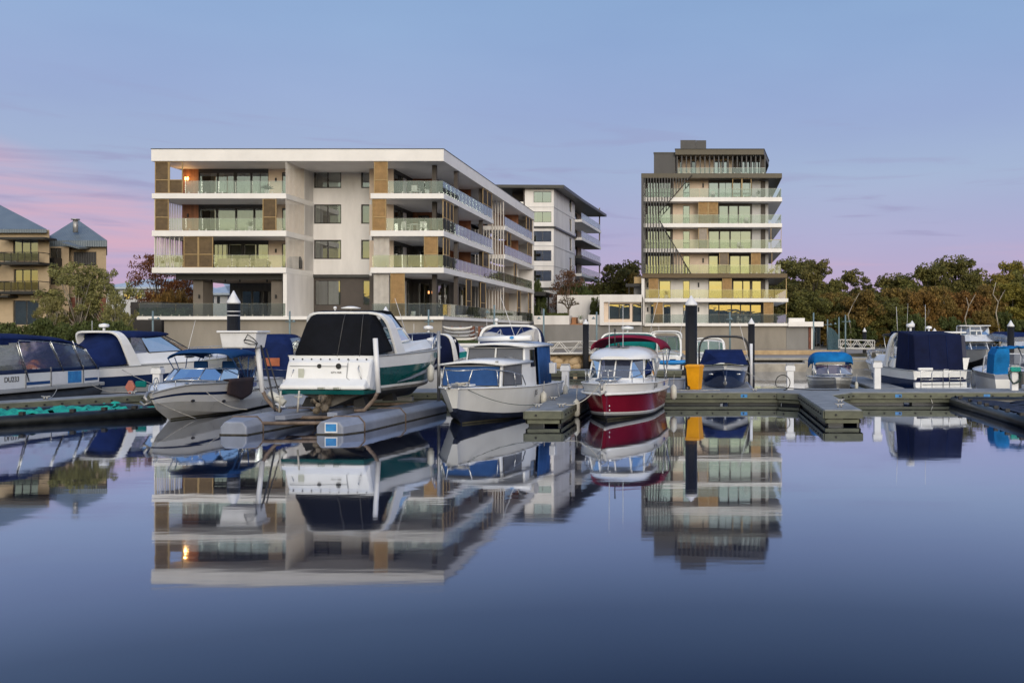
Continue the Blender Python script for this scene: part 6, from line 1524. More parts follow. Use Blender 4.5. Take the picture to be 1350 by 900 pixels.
# rounded hard top
m = MB(); rings = []
for i in range(15):
    f = i/14; x = lerp(h-4.6, h-1.95, f); ww = 1.10*(1-max(0,(f-.55)/.45)**2.4*.55); 
    zt_ = 2.02+.38*math.sin(math.pi*min(.5+.0, .5)*1)*(1-max(0,(f-.35)/.65)**2*.85)
    rings.append([(x, ww*math.copysign(abs(math.cos(a))**.7, math.cos(a)), 1.97+(zt_-1.97)*math.sin(a)**.8) for a in [math.pi*k/14 for k in range(15)]])
m.loft(rings, 0, False, False, True)
for r_ in (rings[0], rings[-1]): m.add(r_, [tuple(range(len(r_)))], 0)
m.add([(p[0],p[1],p[2]-.0) for p in [r[0] for r in rings]+[r[-1] for r in reversed(rings)]], [tuple(range(2*len(rings)))], 0)
b7.part('hard_top', m, m_gel)
m = MB(); m.box(h-3.2,h-2.9,-.4,.3,2.40,2.43); m.cyl(h-3.1,-.1,2.38,2.52,.05,8); b7.part('roof_hatch', m, m_frame, bevel=.01)
whip(b7, (h-2.9,.1,2.38), 1.5, (0,0)); whip(b7, (h-2.7,-.35,2.38), 1.7, (.02,0))
m = MB(); m.cyl(h-3.2,-.25,2.4,2.95,.02,6); m.ball((h-3.2,-.25,2.98),.04,.04,.05); b7.part('mast_light', m, m_frame)
# maroon bimini
cs = [(h-6.3,1.30,2.22,2.56,0),(h-5.6,1.32,2.30,2.74,0),(h-4.7,1.32,2.32,2.80,0),(h-3.9,1.28,2.26,2.72,0)]
canopy(b7, 'canopy', cs, [m_maroon], e=.8, solid=.03)
for sd_ in (1,-1):
    m = MB(); m.path([(h-6.2,sd_*1.29,2.25),(h-5.5,sd_*1.2,1.1)], .02, 6); m.path([(h-4.4,sd_*1.28,2.28),(h-5.6,sd_*1.2,1.1)], .02, 6); m.path([(h-5.3,sd_*1.3,2.28),(h-6.1,sd_*1.18,1.1)], .018, 6); b7.part('canopy_frame', m, m_steel)
b7.rail(h-3.4, h-.25, .42, 4, .12, .018, close=True)
m = MB(); m.loft([[(h-1.4,.28,1.36),(h-1.4,-.28,1.36)],[(h-.55,.28,1.30),(h-.55,-.28,1.30)]], 0, False, False)
o = b7.part('deck_hatch', m, m_wind_dark, solid=.04, recalc=False)
m = MB(); m.path([(h-1.45,.33,1.38),(h-.5,.33,1.32),(h-.5,-.33,1.32),(h-1.45,-.33,1.38),(h-1.45,.33,1.38)], .035, 6); b7.part('hatch_frame', m, m_steel)
m = MB(); m.path([(h-.2,0,1.28),(h+.12,0,1.24),(h+.2,0,1.05)], .045, 6); m.path([(h+.12,.14,1.0),(h+.2,0,.90),(h+.12,-.14,1.0)], .03, 6); m.path([(h-.02,.12,1.30),(h+.08,0,1.36),(h-.02,-.12,1.30)], .02, 6); b7.part('bow_anchor', m, m_galv)
b7.text('J. Lu', .25, h-2.7, 1, 1.06, m_frame, .3); b7.text('Fish', .24, h-4.7, 1, 1.02, m_inkblue, .3)
m = MB(); m.box(h-5.0,h-4.45,-.9,.9,.9,1.0); m.box(h-4.35,h-4.25,-.85,.85,1.0,1.9); b7.part('cabin_bulkhead', m, m_gel)
for y in (-.45,.45):
    m = MB(); m.box(h-3.4,h-2.95,y-.22,y+.22,1.1,1.5); m.box(h-3.5,h-3.395,y-.22,y+.22,1.3,1.85); b7.part('seat', m, m_timber_wall, bevel=.04)
m = MB()
for i, (x,z) in enumerate(((h-.28,.50),(h-.30,.36))): m.ball((x,.16,z),.03,.02,.03)
b7.part('thru_hull', m, m_pilecap)
fender('pale fender hanging at the stern of the red hulled boat', loc(b7, -Lb/2+.35, 1.45, .62), .6, .12)
fender('worn fender between the finger dock and the red hull', loc(b7, h-1.7, -1.28, .32), .62, .12)
line('pale mooring rope from the red boat bow to the finger dock', loc(b7, h-.1, -.1, 1.25), (-4.55,31.9,DZ+.1), .25)
line('thin mooring line from the old white cruiser bow to the dock cleat', loc(b6, 4.0, .3, 1.15), (-5.35,31.7,DZ+.1), .18, m_darkrope, .01)
line('short pale line at the stern quarter of the old white cruiser', loc(b6, -3.2, 1.42, 1.0), (-5.4,36.8,DZ+.05), .05)

# ---------------------------------------------------------------- B3: striped bowrider
bw, st = Vector((-17.62,31.55,0)), Vector((-18.25,40.3,0)); Lb = (bw-st).length; hg = math.degrees(math.atan2((bw-st).y,(bw-st).x))
b3 = Boat('white bowrider with navy stripe, blue bimini and brown towel over its side', Lb, 2.45, 1.22, 1.08, (bw+st)/2, hg, [(.04,m_hullgrey),(.36,m_hullgrey),(.60,m_gel),(.70,m_navyhull),(1,m_gel)], draft=.35, tb=.40, p=2.3, rake=1.15, flare=.80, chine=.06, chb=.42, bown=.06, tip=.26)
h = Lb/2
bt_ = [(h-5.6,1.12,1.12),(h-4.2,1.10,1.18),(h-3.0,.92,1.22),(h-2.45,.45,1.27),(h-2.3,0,1.28),(h-2.45,-.45,1.27),(h-3.0,-.92,1.22),(h-4.2,-1.10,1.18),(h-5.6,-1.12,1.12)]
tp_ = [(h-5.9,1.06,1.50),(h-4.5,1.02,1.58),(h-3.6,.84,1.62),(h-3.1,.42,1.64),(h-3.0,0,1.64),(h-3.1,-.42,1.64),(h-3.6,-.84,1.62),(h-4.5,-1.02,1.58),(h-5.9,-1.06,1.50)]
shield(b3, bt_, tp_, m_wind, m_steel, .024, (0,1,2,3,5,6,7,8))
cs = [(h-6.6,1.10,1.9,2.12,0),(h-5.6,1.14,2.05,2.28,0),(h-4.4,1.14,2.06,2.30,0),(h-3.6,1.06,1.96,2.18,0)]
canopy(b3, 'bimini_top', cs, [m_bluebimini], e=.7, solid=.03)
for sd_ in (1,-1):
    m = MB()
    for (a, b_) in ((h-6.4,h-5.3),(h-5.2,h-5.0),(h-4.2,h-4.9),(h-3.65,h-4.7)): m.path([(a,1.1*sd_,2.0),(b_,1.12*sd_,1.15)], .018, 6)
    b3.part('bimini_frame', m, m_midcanvas)
m = MB(); m.loft([[(h-6.55,1.12,1.1),(h-6.55,-1.12,1.1)],[(h-6.6,1.08,2.0),(h-6.6,-1.08,2.0)]], 0, False, False); m.loft([[(h-6.5,1.13,1.1),(h-5.9,1.13,1.12)],[(h-6.55,1.10,1.95),(h-5.7,1.12,2.05)]], 0, False, False); b3.part('clear_curtain', m, m_vinyl, recalc=False)
m = MB(); m.loft([[(h-6.0,1.0,1.15),(h-4.0,1.0,1.2)],[(h-6.0,-1.0,1.15),(h-4.0,-1.0,1.2)]], 0, False, False); b3.part('cockpit_lining', m, m_black, solid=.03, recalc=False)
for y in (-.5,.5):
    m = MB(); m.box(h-4.9,h-4.4,y-.25,y+.25,1.15,1.45); m.box(h-5.0,h-4.895,y-.25,y+.25,1.2,1.85); b3.part('helm_seat', m, m_bluebimini, bevel=.05)
m = MB(); nx_, nz_ = 10, 7
g = [[(h-5.2+1.9*i/nx_, b3.W(h-5.2+1.9*i/nx_)+.06+.02*math.sin(i*1.1)-(.07*(j/nz_) if j > 1 else 0), 1.235-(.78-.25*abs(i/nx_-.45)*2)*j/nz_) for j in range(nz_+1)] for i in range(nx_+1)]
for r_ in g: r_.insert(0, (r_[0][0], r_[0][1]-.30, 1.255))
m.loft(g, 0, False, False, True); tw_ = b3.part('draped_towel', m, m_brown_cloth, solid=.02, recalc=False)
b3.rail(h-2.2, h-.35, .20, 3, .14, .016, close=True)
m = MB(); m.path([(h-.2,0,.98),(h+.15,0,1.0),(h+.32,0,.86),(h+.30,.1,.70)], .05, 6); m.path([(h+.25,.16,.72),(h+.34,0,.62),(h+.25,-.16,.72)], .035, 6); m.box(h-.6,h-.15,-.06,.06,1.0,1.05); b3.part('bow_anchor', m, m_galv)
m = MB()
for x in (h-1.6, h-3.2): m.ball((x, b3.W(x)*.93, .62 if x > h-2 else .5), .14, .04, .05)
b3.part('hull_vent', m, m_frame)
m = MB(); m.ball((h-1.35, .55, 1.2), .16, .05, .04); m.ball((h-2.6, 1.0, 1.24),.12,.04,.03); b3.part('deck_cleat', m, m_steel)
b3.text('0838', .24, h-5.35, 1, .96, m_inkblue)
line('pale rope from the bowrider bow down into the water', loc(b3, h-.3, 0, .7), loc(b3, h-1.7, .7, .02), .02)
line('pale line from the bowrider side to the boat lift', loc(b3, h-1.9, .95, .9), (-15.2,33,.35), .15, None, .01)
lf = thing('life_float', 'orange and teal floats beside the bowrider bow', 'float', (wx(191,40), 39.0, DZ)); m = MB(); m.loft([[(-w,-.06,z),(w,-.06,z),(w,.06,z),(-w,.06,z)] for w, z in ((.05,.0),(.2,.26),(.06,.52))], 0); m.build('orange_float', M('faded_orange', (.42,.14,.10), .6), lf, bevel=.03)
m = MB(); m.box(.2,.62,-.06,.06,.25,.5); m.build('teal_float', m_tealcanvas, lf, bevel=.05)

# ---------------------------------------------------------------- B1: pontoon house boat at the left edge
pb = thing('pontoon_boat', 'pontoon boat with navy canopy, clear vinyl walls and lettered white side panels', 'pontoon boat', (-27.7, 38.6, 0), 0)
x1, x0, ya, yb = 1.3, -1.3, -8.0, 4.8
m = MB()
for x in (-.95,.95): m.path([(x,ya,.18),(x,yb-1.2,.18),(x,yb-.2,.32),(x,yb+.05,.5)], .40, 14)
m.build('pontoon', m_antifoul, pb)
m = MB(); m.box(x0,x1,ya,yb+.35,.58,.74); m.build('platform', m_gelgrey, pb, bevel=.03)
m = MB(); m.box(x1-.05,x1-.01,ya+.2,yb-.05,.745,1.30); m.box(x0,x0+.04,ya+.2,yb-.05,.745,1.30); m.box(x0+.05,x1-.06,yb-.10,yb-.06,.745,1.30); m.build('fence_panel', m_gel_old, pb, bevel=.01)
m = MB(); m.box(x1-.052,x1+.0,ya+.2,yb-.04,1.303,1.46); m.box(x0+.05,x1-.06,yb-.11,yb-.05,1.303,1.46); m.build('navy_trim', m_navyhull, pb, bevel=.02)
m = MB()
for (a, b_) in ((.1,1.5),(3.75,4.65)): m.box(x1-.009,x1-.004,a,b_,.84,.96)
m.build('blue_stripe', m_midcanvas, pb)
m = MB(); m.box(x1-.008,x1+.006,1.6,2.6,.80,1.29); m.build('white_sign', m_pilecap, pb); m = MB(); m.box(x1-.008,x1+.008,2.62,3.5,.80,1.29); m.build('blue_sign', m_bluedecal, pb)
text_mesh('DU233', .28, .004, m_frame, pb, 'lettering', 0, (x1+.002, -.72, 1.10), (R(90),0,R(90)))
m = MB(); tz = 2.95; n_ = 10
m.loft([[(1.32*math.cos(math.pi*k/n_), y, z+.22*math.sin(math.pi*k/n_)) for k in range(n_+1)] for y, z in ((ya,2.62),(-4,2.66),(.5,2.62),(2.3,2.52),(3.2,2.36),(3.7,2.2))], 0, False, False, True); m.build('canopy', m_navycanvas, pb, solid=.05, recalc=False)
m = MB(); m.box(x1-.02,x1+.01,ya,-.9,2.42,2.66); m.box(x1-.02,x1+.01,-.9,.3,2.5,2.64); m.build('canopy_valance', m_navycanvas, pb)
m = MB()
prof = [(.1,1.47,-.4,2.58),(1.0,1.47,.5,2.56),(2.3,1.47,1.5,2.50),(3.6,1.47,2.9,2.38),(4.6,1.47,3.75,2.2)]
m.loft([[(x1+.01,a,z0),(x1-.02,b_,z1)] for a, z0, b_, z1 in prof], 0, False, False, True)
m.loft([[(x1,4.55,1.47),(x1-.02,3.7,2.2)],[(0,4.75,1.47),(0,3.75,2.38)],[(x0,4.55,1.47),(x0+.02,3.7,2.2)]], 0, False, False, True)
m.loft([[(x0,a,z0),(x0+.02,b_,z1)] for a, z0, b_, z1 in prof], 0, False, False, True); m.build('vinyl_wall', m_vinyl, pb, recalc=False)
m = MB(); m.loft([[(x1-.02,-7.9,1.47),(x1-.02,-7.9,2.45)],[(x1-.02,.05,1.47),(x1-.02,-.45,2.5)]], 0, False, False); m.build('side_curtain', m_vinyl, pb, recalc=False)
m = MB()
for (a, b_) in ((.2,-.4),(2.3,1.5),(3.6,2.9),(4.6,3.75)): 
    m.path([(x1+.03,a,1.0 if a < 0 or a < 2 else 1.3),(x1+.01,b_,2.55 if b_ < 3 else 2.2)], .022, 6); m.path([(x0-.02,a,1.3),(x0,b_,2.5 if b_ < 3 else 2.2)], .022, 6)
m.path([(x1-.2,-3.2,1.0),(x1-.1,-1.4,2.4)], .03, 6); m.path([(x1-.2,-1.6,1.4),(x1-.1,-2.9,2.4)], .03, 6); m.path([(x1+.01,-2.4,1.47),(x1+.01,-2.4,2.5)], .02, 6)
m.path([(x1+.02,a,z1) for a, z0, b_, z1 in [(q[2],0,0,q[3]) for q in prof]], .02, 6); m.build('canopy_frame', m_steel, pb)
m = MB(); m.box(-.9,.9,-4.6,-3.2,.75,1.3); m.box(.3,.9,-1.5,3.6,.75,1.2); m.build('bench_seat', m_gel_old, pb, bevel=.05)
m = MB(); m.ball((.9,yb+.15,.85),.22,.2,.12); m.build('deck_bag', m_fender, pb)
m = MB()
for y in (.05,1.55,3.62): m.box(x1-.006,x1+.02,y-.025,y+.025,.72,1.5)
m.build('fence_post', m_steel, pb)
line('pale mooring rope from the pontoon boat to the slanting dock', (-26.35,40.5,.7), (-23.6,35.6,DZ+.1), .2); line('second pale rope from the pontoon boat stern platform', (-26.35,42.6,.7), (-22.3,38.5,DZ+.1), .15)

# ---------------------------------------------------------------- B2: navy striped express cruiser behind the pontoon boat
b2 = Boat('white express cruiser with navy stripe and navy cockpit covers moored behind the pontoon boat', 10.4, 3.3, 1.75, 1.30, (-26.9,49.0,0), 68, [(.06,m_antifoul),(.30,m_gelgrey),(.66,m_navyhull),(1,m_gel)], draft=.4, tb=.5, p=2.3, rake=1.5, flare=.86, chine=.06, chb=.45)
h = 5.2
lo = [(-2.6,1.55,1.38),(-2.6,-1.55,1.38),(1.0,-1.50,1.45),(3.2,-1.05,1.55),(4.4,-.35,1.62),(4.4,.35,1.62),(3.2,1.05,1.55),(1.0,1.50,1.45)]
hi = [(-2.4,1.35,1.95),(-2.4,-1.35,1.95),(1.0,-1.15,2.0),(2.6,-.7,1.92),(3.6,-.2,1.80),(3.6,.2,1.80),(2.6,.7,1.92),(1.0,1.15,2.0)]
m = MB(); m.loft([lo, hi], 0); b2.part('coachroof', m, m_gel, bevel=.08)
m = MB()
for x in (.6, 1.9): m.ball((x,-(1.36-.28*max(0,x-1)),1.72),.3,.05,.09)
b2.part('porthole', m, m_wind_dark)
bt_ = [(-1.6,1.3,1.95),(.4,1.1,2.0),(1.3,.55,2.04),(1.45,0,2.05),(1.3,-.55,2.04),(.4,-1.1,2.0),(-1.6,-1.3,1.95)]
tp_ = [(-2.0,1.18,2.70),(-.9,1.0,2.80),(-.3,.5,2.84),(-.2,0,2.84),(-.3,-.5,2.84),(-.9,-1.0,2.80),(-2.0,-1.18,2.70)]
shield(b2, bt_, tp_, m_vinyl, m_frame, .03)
canopy(b2, 'bimini_top', [(-2.9,1.30,2.62,2.92,0),(-1.8,1.25,2.66,2.96,0),(-.6,1.05,2.72,2.93,0),(-.15,.8,2.78,2.88,0)], [m_navycanvas], e=.6, solid=.04)
arch(b2, -2.45, 1.52, 1.35, 2.98, -.75, .30, None, .30, .1)
m = MB(); m.loft([[(-2.6,-1.40,1.9),(-1.7,-1.28,1.97)],[(-2.6,-1.36,2.65),(-1.9,-1.2,2.7)]], 0, False, False); b2.part('side_vinyl', m, m_vinyl, recalc=False)
m = MB(); m.loft([[(-5.1,1.5,1.33),(-5.1,.7,1.42),(-5.1,0,1.45),(-5.1,-.7,1.42),(-5.1,-1.5,1.33)],[(-4.3,1.55,1.36),(-4.3,.7,1.85),(-4.3,0,1.95),(-4.3,-.7,1.85),(-4.3,-1.55,1.36)],[(-3.3,1.52,1.4),(-3.3,.9,2.45),(-3.3,0,2.6),(-3.3,-.9,2.45),(-3.3,-1.52,1.4)],[(-2.9,1.5,1.45),(-2.95,1.1,2.7),(-2.95,0,2.85),(-2.95,-1.1,2.7),(-2.9,-1.5,1.45)]], 0, False, False, True); b2.part('cockpit_cover', m, m_navycanvas, solid=.03, recalc=False)
b2.rail(1.2, h-.1, .5, 6, .1, .018, close=True); radar(b2, -2.9, 0, 2.95, .22); whip(b2, (-2.9,.8,2.95), .5, (0,0)); whip(b2, (.5,-1.3,1.9), 1.6, (.3,0))
line('white rope from the navy striped cruiser to the dock', loc(b2, -3.2, -1.6, 1.2), (-22.0,41.0,.55), .1)

# ---------------------------------------------------------------- boats behind the main dock
# B5 dark canopied express cruiser between the teal cruiser and the old white cruiser
b5 = Boat('white express cruiser with dark navy canopy between the teal and the old white cruisers', 8.0, 2.8, 1.5, 1.2, (-12.2,46.9,0), 62, [(.06,m_antifoul),(1,m_gel)], tb=.45, rake=1.2)
canopy(b5, 'cockpit_canopy', [(-3.6,1.2,1.2,2.3,0),(-2.9,1.22,1.2,2.78,0),(-1.4,1.2,1.2,2.85,0),(-.4,1.15,1.25,2.72,0)], [m_deepcanvas], e=.38, close=[(0,0)])
arch(b5, -.6, 1.26, 1.2, 2.85, -.4, .16, None, .3, .07)
lo = [(-1.2,1.25,1.2),(-1.2,-1.25,1.2),(2.2,-.95,1.4),(3.2,-.3,1.48),(3.2,.3,1.48),(2.2,.95,1.4)]; hi = [(-1.0,1.1,1.65),(-1.0,-1.1,1.65),(1.6,-.7,1.78),(2.5,-.2,1.65),(2.5,.2,1.65),(1.6,.7,1.78)]
m = MB(); m.loft([lo, hi], 0); b5.part('coachroof', m, m_gel, bevel=.06)
shield(b5, [(-.4,1.1,1.65),(.8,.8,1.75),(1.1,0,1.8),(.8,-.8,1.75),(-.4,-1.1,1.65)], [(-.6,1.05,2.55),(.1,.7,2.3),(.3,0,2.3),(.1,-.7,2.3),(-.6,-1.05,2.55)], m_green_glass, m_gel, .035)
b5.rail(1, 3.9, .45, 5, close=True); radar(b5, -1.2, 0, 2.85, .22); whip(b5, (-1.5,.6,2.8), .5, (0,0))
# boat with blue canopy and orange seat behind the bowrider
b18 = Boat('boat with blue camper canopy and an orange panel half hidden behind the white tub', 6.5, 2.4, 1.3, 1.1, (-21.3,50.5,0), 95, [(.06,m_antifoul),(.6,m_gel),(1,m_navyhull)], tb=.45)
canopy(b18, 'camper_canopy', [(-3.0,1.12,1.1,2.4,0),(-2.4,1.14,1.1,2.78,0),(-.8,1.12,1.2,2.82,0),(.3,1.05,1.25,2.62,0)], [m_navycanvas, m_vinyl], fn=lambda i, j: 1 if (i == 1 and (j < 5 or j > 12)) else 0, e=.4, close=[(0,0)])
m = MB(); m.box(-3.06,-3.02,-.70,-.05,1.30,1.68); b18.part('orange_panel', m, m_orange)
# navy canopied boat behind the old white cruiser
b19 = Boat('white cruiser with a tall navy canopy and white arch behind the old white cruiser', 8.5, 3.1, 1.6, 1.25, (-9.0,48.4,0), 92, [(.06,m_antifoul),(1,m_gel)], tb=.45)
canopy(b19, 'cockpit_canopy', [(-3.9,1.32,1.2,2.0,0),(-3.4,1.35,1.2,3.02,0),(-1.8,1.35,1.3,3.22,0),(-1.0,1.32,1.3,3.18,0)], [m_navycanvas], e=.4, close=[(0,0)])
arch(b19, -3.3, 1.44, 1.2, 3.26, .3, .14, None, .36, .1); whip(b19, (-1.2,1.4,3.0), .6, (0,0)); radar(b19, -1.5, .9, 3.2, .1)
# B8 teal canopied cruiser and B9 white hardtop behind the red boat
b8 = Boat('cruiser with teal green canopy and radar dome behind the red hulled boat', 9, 3.3, 1.6, 1.25, (-4.2,56.5,0), 90, [(.06,m_antifoul),(1,m_gel)], tb=.45)
canopy(b8, 'cockpit_canopy', [(-3.6,1.45,1.9,2.3,0),(-2.9,1.5,2.0,2.78,0),(-1.2,1.5,2.0,2.86,0),(.4,1.4,2.0,2.7,0)], [m_tealcanvas], e=.55, close=[(0,0)])
canopy(b8, 'clear_curtain', [(-3.5,1.42,1.2,2.2,0),(-2.9,1.46,1.2,2.7,0)], [m_vinyl], e=.5, close=[(0,0)])
arch(b8, -2.2, 1.6, 1.25, 2.9, .4, .18, None, .32, .08); radar(b8, -1.6, .1, 2.88, .34); whip(b8, (-1.4,-1.1,2.8), 2.2, (.1,-.25)); whip(b8, (-2.4,-1.3,2.6), .5, (0,0))
b9 = Boat('white hardtop cruiser with oval rear opening moored stern first behind the red boat', 8.5, 2.35, 1.5, 1.25, (-2.75,71.5,0), 90, [(.08,m_antifoul),(1,m_gel)], tb=.45, name='motor_boat')
arch(b9, -2.6, 1.12, 1.2, 2.98, .3, .30, None, .42, .13, 'hard_top_arch')
canopy(b9, 'hard_top', [(-2.7,1.08,2.5,2.98,0),(-1.4,1.1,2.5,3.0,0),(0,1.0,2.4,2.9,0)], [m_gel], e=.5, solid=.06)
shield(b9, [(-.6,1.05,1.5),(.5,.7,1.6),(.7,0,1.6),(.5,-.7,1.6),(-.6,-1.05,1.5)], [(-.9,1.0,2.6),(-.1,.7,2.6),(0,0,2.6),(-.1,-.7,2.6),(-.9,-1.0,2.6)], m_green_glass, m_gel, .05)
m = MB(); m.box(-4.2,-4.1,-1.05,1.05,.35,1.3); m.box(-3.9,-3.3,-.9,.9,1.2,1.35); b9.part('transom_seat', m, m_gel, bevel=.04); m = MB(); m.box(-4.75,-4.2,-1.0,1.0,.28,.36); b9.part('swim_platform', m, m_gel, bevel=.03)
m = MB(); m.box(-4.31,-4.25,-.75,-.35,.7,1.1); b9.part('transom_door', m, m_wind_dark); whip(b9, (-2,-1,2.9), 2.2, (-.05,-.2)); whip(b9, (-2,.5,2.9), .5, (0,0))
# B10 navy hulled wakeboat, bow on
b10 = Boat('navy hulled boat under a blue cover with black tower, bow facing out', 6.8, 2.35, 1.30, 1.15, (.88,47.6,0), -90, [(.10,m_navyhull),(.80,m_navyhull),(1,m_gel)], z0=.10, draft=.25, tb=.35, p=2.7, rake=.9, flare=.84, chb=.40, bown=.06)
h = 3.4
m = MB(); m.loft([[(h-.75,.55,1.36),(h-.75,.2,1.44),(h-.75,-.2,1.44),(h-.75,-.55,1.36)],[(h-1.5,.98,1.32),(h-1.4,.4,1.60),(h-1.4,-.4,1.60),(h-1.5,-.98,1.32)],[(h-2.3,1.12,1.28),(h-2.3,.85,1.92),(h-2.3,-.85,1.92),(h-2.3,-1.12,1.28)],[(h-4.5,1.16,1.25),(h-4.5,.9,1.95),(h-4.5,-.9,1.95),(h-4.5,-1.16,1.25)],[(h-6.5,1.12,1.2),(h-6.5,.6,1.35),(h-6.5,-.6,1.35),(h-6.5,-1.12,1.2)]], 0, False, False, False); b10.part('boat_cover', m, m_navycanvas, solid=.03, recalc=False)
m = MB(); m.path(arch_ring(h-2.9,1.18,1.25,2.62,.42,18,.35), .045, 8); m.path(arch_ring(h-3.4,1.18,1.25,2.58,.42,18,-.1), .035, 8); b10.part('wake_tower', m, m_charcoal)
m = MB()
for s_ in (1,-1): m.ball((h-.6,s_*.62,.92),.05,.12,.045)
b10.part('hull_vent', m, m_steel)
m = MB(); m.path([(h-.02,0,.86),(h+.10,0,.72),(h-.1,0,.45)], .04, 6); m.ball((h-.06,0,.55),.06,.09,.1); b10.part('bow_eye', m, m_galv)
whip(b10, (h-2.5,1.2,1.3), 1.9, (.0,-.25))
l2 = thing('boat_lift', 'grey float lift cradling the navy hulled boat', 'boat lift', (.88,47,0)); m = MB()
for s_ in (-1,1): m.path([(.88+s_*1.12,43.6,.12),(.88+s_*1.12,50.5,.12)], .30, 12)
m.build('float_tube', m_tube, l2, world=True); m = MB()
for s_ in (-1,1): m.loft([[(.88+s_*1.1,43.7,.30),(.88+s_*1.1,43.7,.46),(.88+s_*.12,43.7,.34),(.88+s_*.12,43.7,.20)],[(.88+s_*1.1,50,.30),(.88+s_*1.1,50,.46),(.88+s_*.12,50,.20),(.88+s_*.12,50,.08)]], 0)
m.build('bunk', m_gelgrey, l2, world=True)
for s_, hh in ((-1,1.0),(1,1.75)):
    m = MB(); m.cyl(.88+s_*1.35, 48.5, .2, hh+.6, .075, 10); m.build('guide_post', m_pilecap, l2, world=True)
# white soft top behind the navy boat
b20 = Boat('white boat with framed windscreen behind the blue covered navy boat', 7, 2.4, 1.5, 1.2, (.2,69,0), 90, [(.06,m_antifoul),(1,m_gel)])
shield(b20, [(-2.0,1.05,1.3),(-1.0,.8,1.5),(-.9,0,1.5),(-1.0,-.8,1.5),(-2.0,-1.05,1.3)], [(-2.0,1.0,2.2),(-1.3,.75,2.3),(-1.2,0,2.35),(-1.3,-.75,2.3),(-2.0,-1.0,2.2)], m_green_glass, m_gel, .06)
arch(b20, -2.0, 1.15, 1.2, 2.55, .2, .08, None, .4, .08)
# B11 aluminium runabout with bright blue canopy
b11 = Boat('small aluminium runabout with bright blue canopy and purple tinted windscreen', 4.8, 1.95, .92, .80, (5.85,46.2,0), -90, [(.25,m_gelgrey),(.55,m_galv),(.8,m_gelgrey),(1,m_gel)], draft=.2, tb=.35, p=2.9, rake=.5, flare=.86, chb=.35, bown=.12)
h = 2.4
shield(b11, [(h-2.6,.88,.92),(h-1.5,.84,.98),(h-1.3,.28,1.0),(h-1.3,-.28,1.0),(h-1.5,-.84,.98),(h-2.6,-.88,.92)], [(h-2.7,.84,1.38),(h-1.75,.80,1.40),(h-1.6,.28,1.42),(h-1.6,-.28,1.42),(h-1.75,-.80,1.40),(h-2.7,-.84,1.38)], m_wind_purple, m_steel, .025)
canopy(b11, 'canopy', [(h-1.5,.86,1.42,1.56,0),(h-1.9,.90,1.44,1.92,0),(h-3.0,.92,1.42,1.98,0),(h-4.2,.90,1.2,1.86,0)], [m_bluecanvas], e=.42, solid=.03)
for y in (-.5,.5):
    m = MB(); m.box(h-2.9,h-2.4,y-.2,y+.2,.9,1.3); b11.part('seat', m, m_blueplastic, bevel=.04)
m = MB(); m.box(h-5.2,h-4.8,-.2,.2,.2,1.15); b11.part('outboard_motor', m, m_charcoal, bevel=.08)
fender('white fender at the bow of the aluminium runabout', loc(b11, h-.8, .92, .5), .4, .08)
m = MB(); m.path([(h-1.7,-.9,.85),(h-1.7,-.9,1.5)], .02, 5); b11.part('stern_light', m, m_pilecap)
# B12 white cruiser with full navy enclosure, stern on
b12 = Boat('white cruiser with navy stripe and tall navy cockpit enclosure, stern to the main dock', 8.6, 2.75, 1.55, 1.22, (9.55,48.3,0), 101.5, [(.06,m_antifoul),(.26,m_gel),(.66,m_navyhull),(1,m_gel)], tb=.42, p=2.4, rake=1.2, flare=.86)
h = 4.3
m = MB(); lo = [(-h-.03,1.16,.72),(-h-.03,-1.16,.72),(-h+2.3,-1.2,1.2),(-h+2.3,1.2,1.2)]; hi = [(-h+.30,1.16,2.80),(-h+.30,-1.16,2.80),(-h+2.2,-1.1,2.95),(-h+2.2,1.1,2.95)]
m.loft([lo, hi], 0); b12.part('cockpit_enclosure', m, m_deepcanvas, bevel=.06)
m = MB(); m.loft([[(-h+2.0,1.12,2.94),(-h+2.0,-1.12,2.94)],[(-h+3.0,1.08,2.92),(-h+3.0,-1.08,2.92)],[(-h+3.6,.95,2.74),(-h+3.6,-.95,2.74)]], 0, False, False); b12.part('bimini_top', m, m_navycanvas, solid=.04, recalc=False)
m = MB()
for y in (-.4,.42): m.path([(-h-.045,y,.76),(-h+.285,y,2.80)], .012, 5)
m.path([(-h+.7,1.215,1.0),(-h+.75,1.165,2.83)], .012, 5); b12.part('canvas_seam', m, m_navycanvas)
arch(b12, -h+3.3, 1.34, 1.2, 2.96, -.85, .20, None, .30, .10)
lo = [(-h+2.4,1.24,1.25),(-h+2.4,-1.24,1.25),(1.2,-1.1,1.4),(3.0,-.4,1.52),(3.0,.4,1.52),(1.2,1.1,1.4)]; hi = [(-h+2.5,1.12,1.70),(-h+2.5,-1.12,1.70),(.9,-.85,1.85),(2.3,-.25,1.72),(2.3,.25,1.72),(.9,.85,1.85)]
m = MB(); m.loft([lo, hi], 0); b12.part('coachroof', m, m_gel, bevel=.07)
shield(b12, [(-h+2.6,1.12,1.72),(-.3,.95,1.8),(.4,.45,1.84),(.5,0,1.85),(.4,-.45,1.84),(-.3,-.95,1.8),(-h+2.6,-1.12,1.72)], [(-h+2.7,1.08,2.75),(-h+3.5,.9,2.72),(-h+3.8,.4,2.70),(-h+3.85,0,2.70),(-h+3.8,-.4,2.70),(-h+3.5,-.9,2.72),(-h+2.7,-1.08,2.75)], m_vinyl, m_gel, .025)
m = MB(); m.box(-h-.65,-h+.12,-1.22,1.22,.34,.46); b12.part('swim_platform', m, m_gel, bevel=.04)
m = MB(); m.box(-h-.10,-h+.12,-1.22,1.22,.47,.70); m.box(-h-.13,-h-.105,-1.0,.9,.57,.62,1); b12.part('transom', m, [m_gel, m_gelgrey], bevel=.03)
m = MB(); x = -h-.60
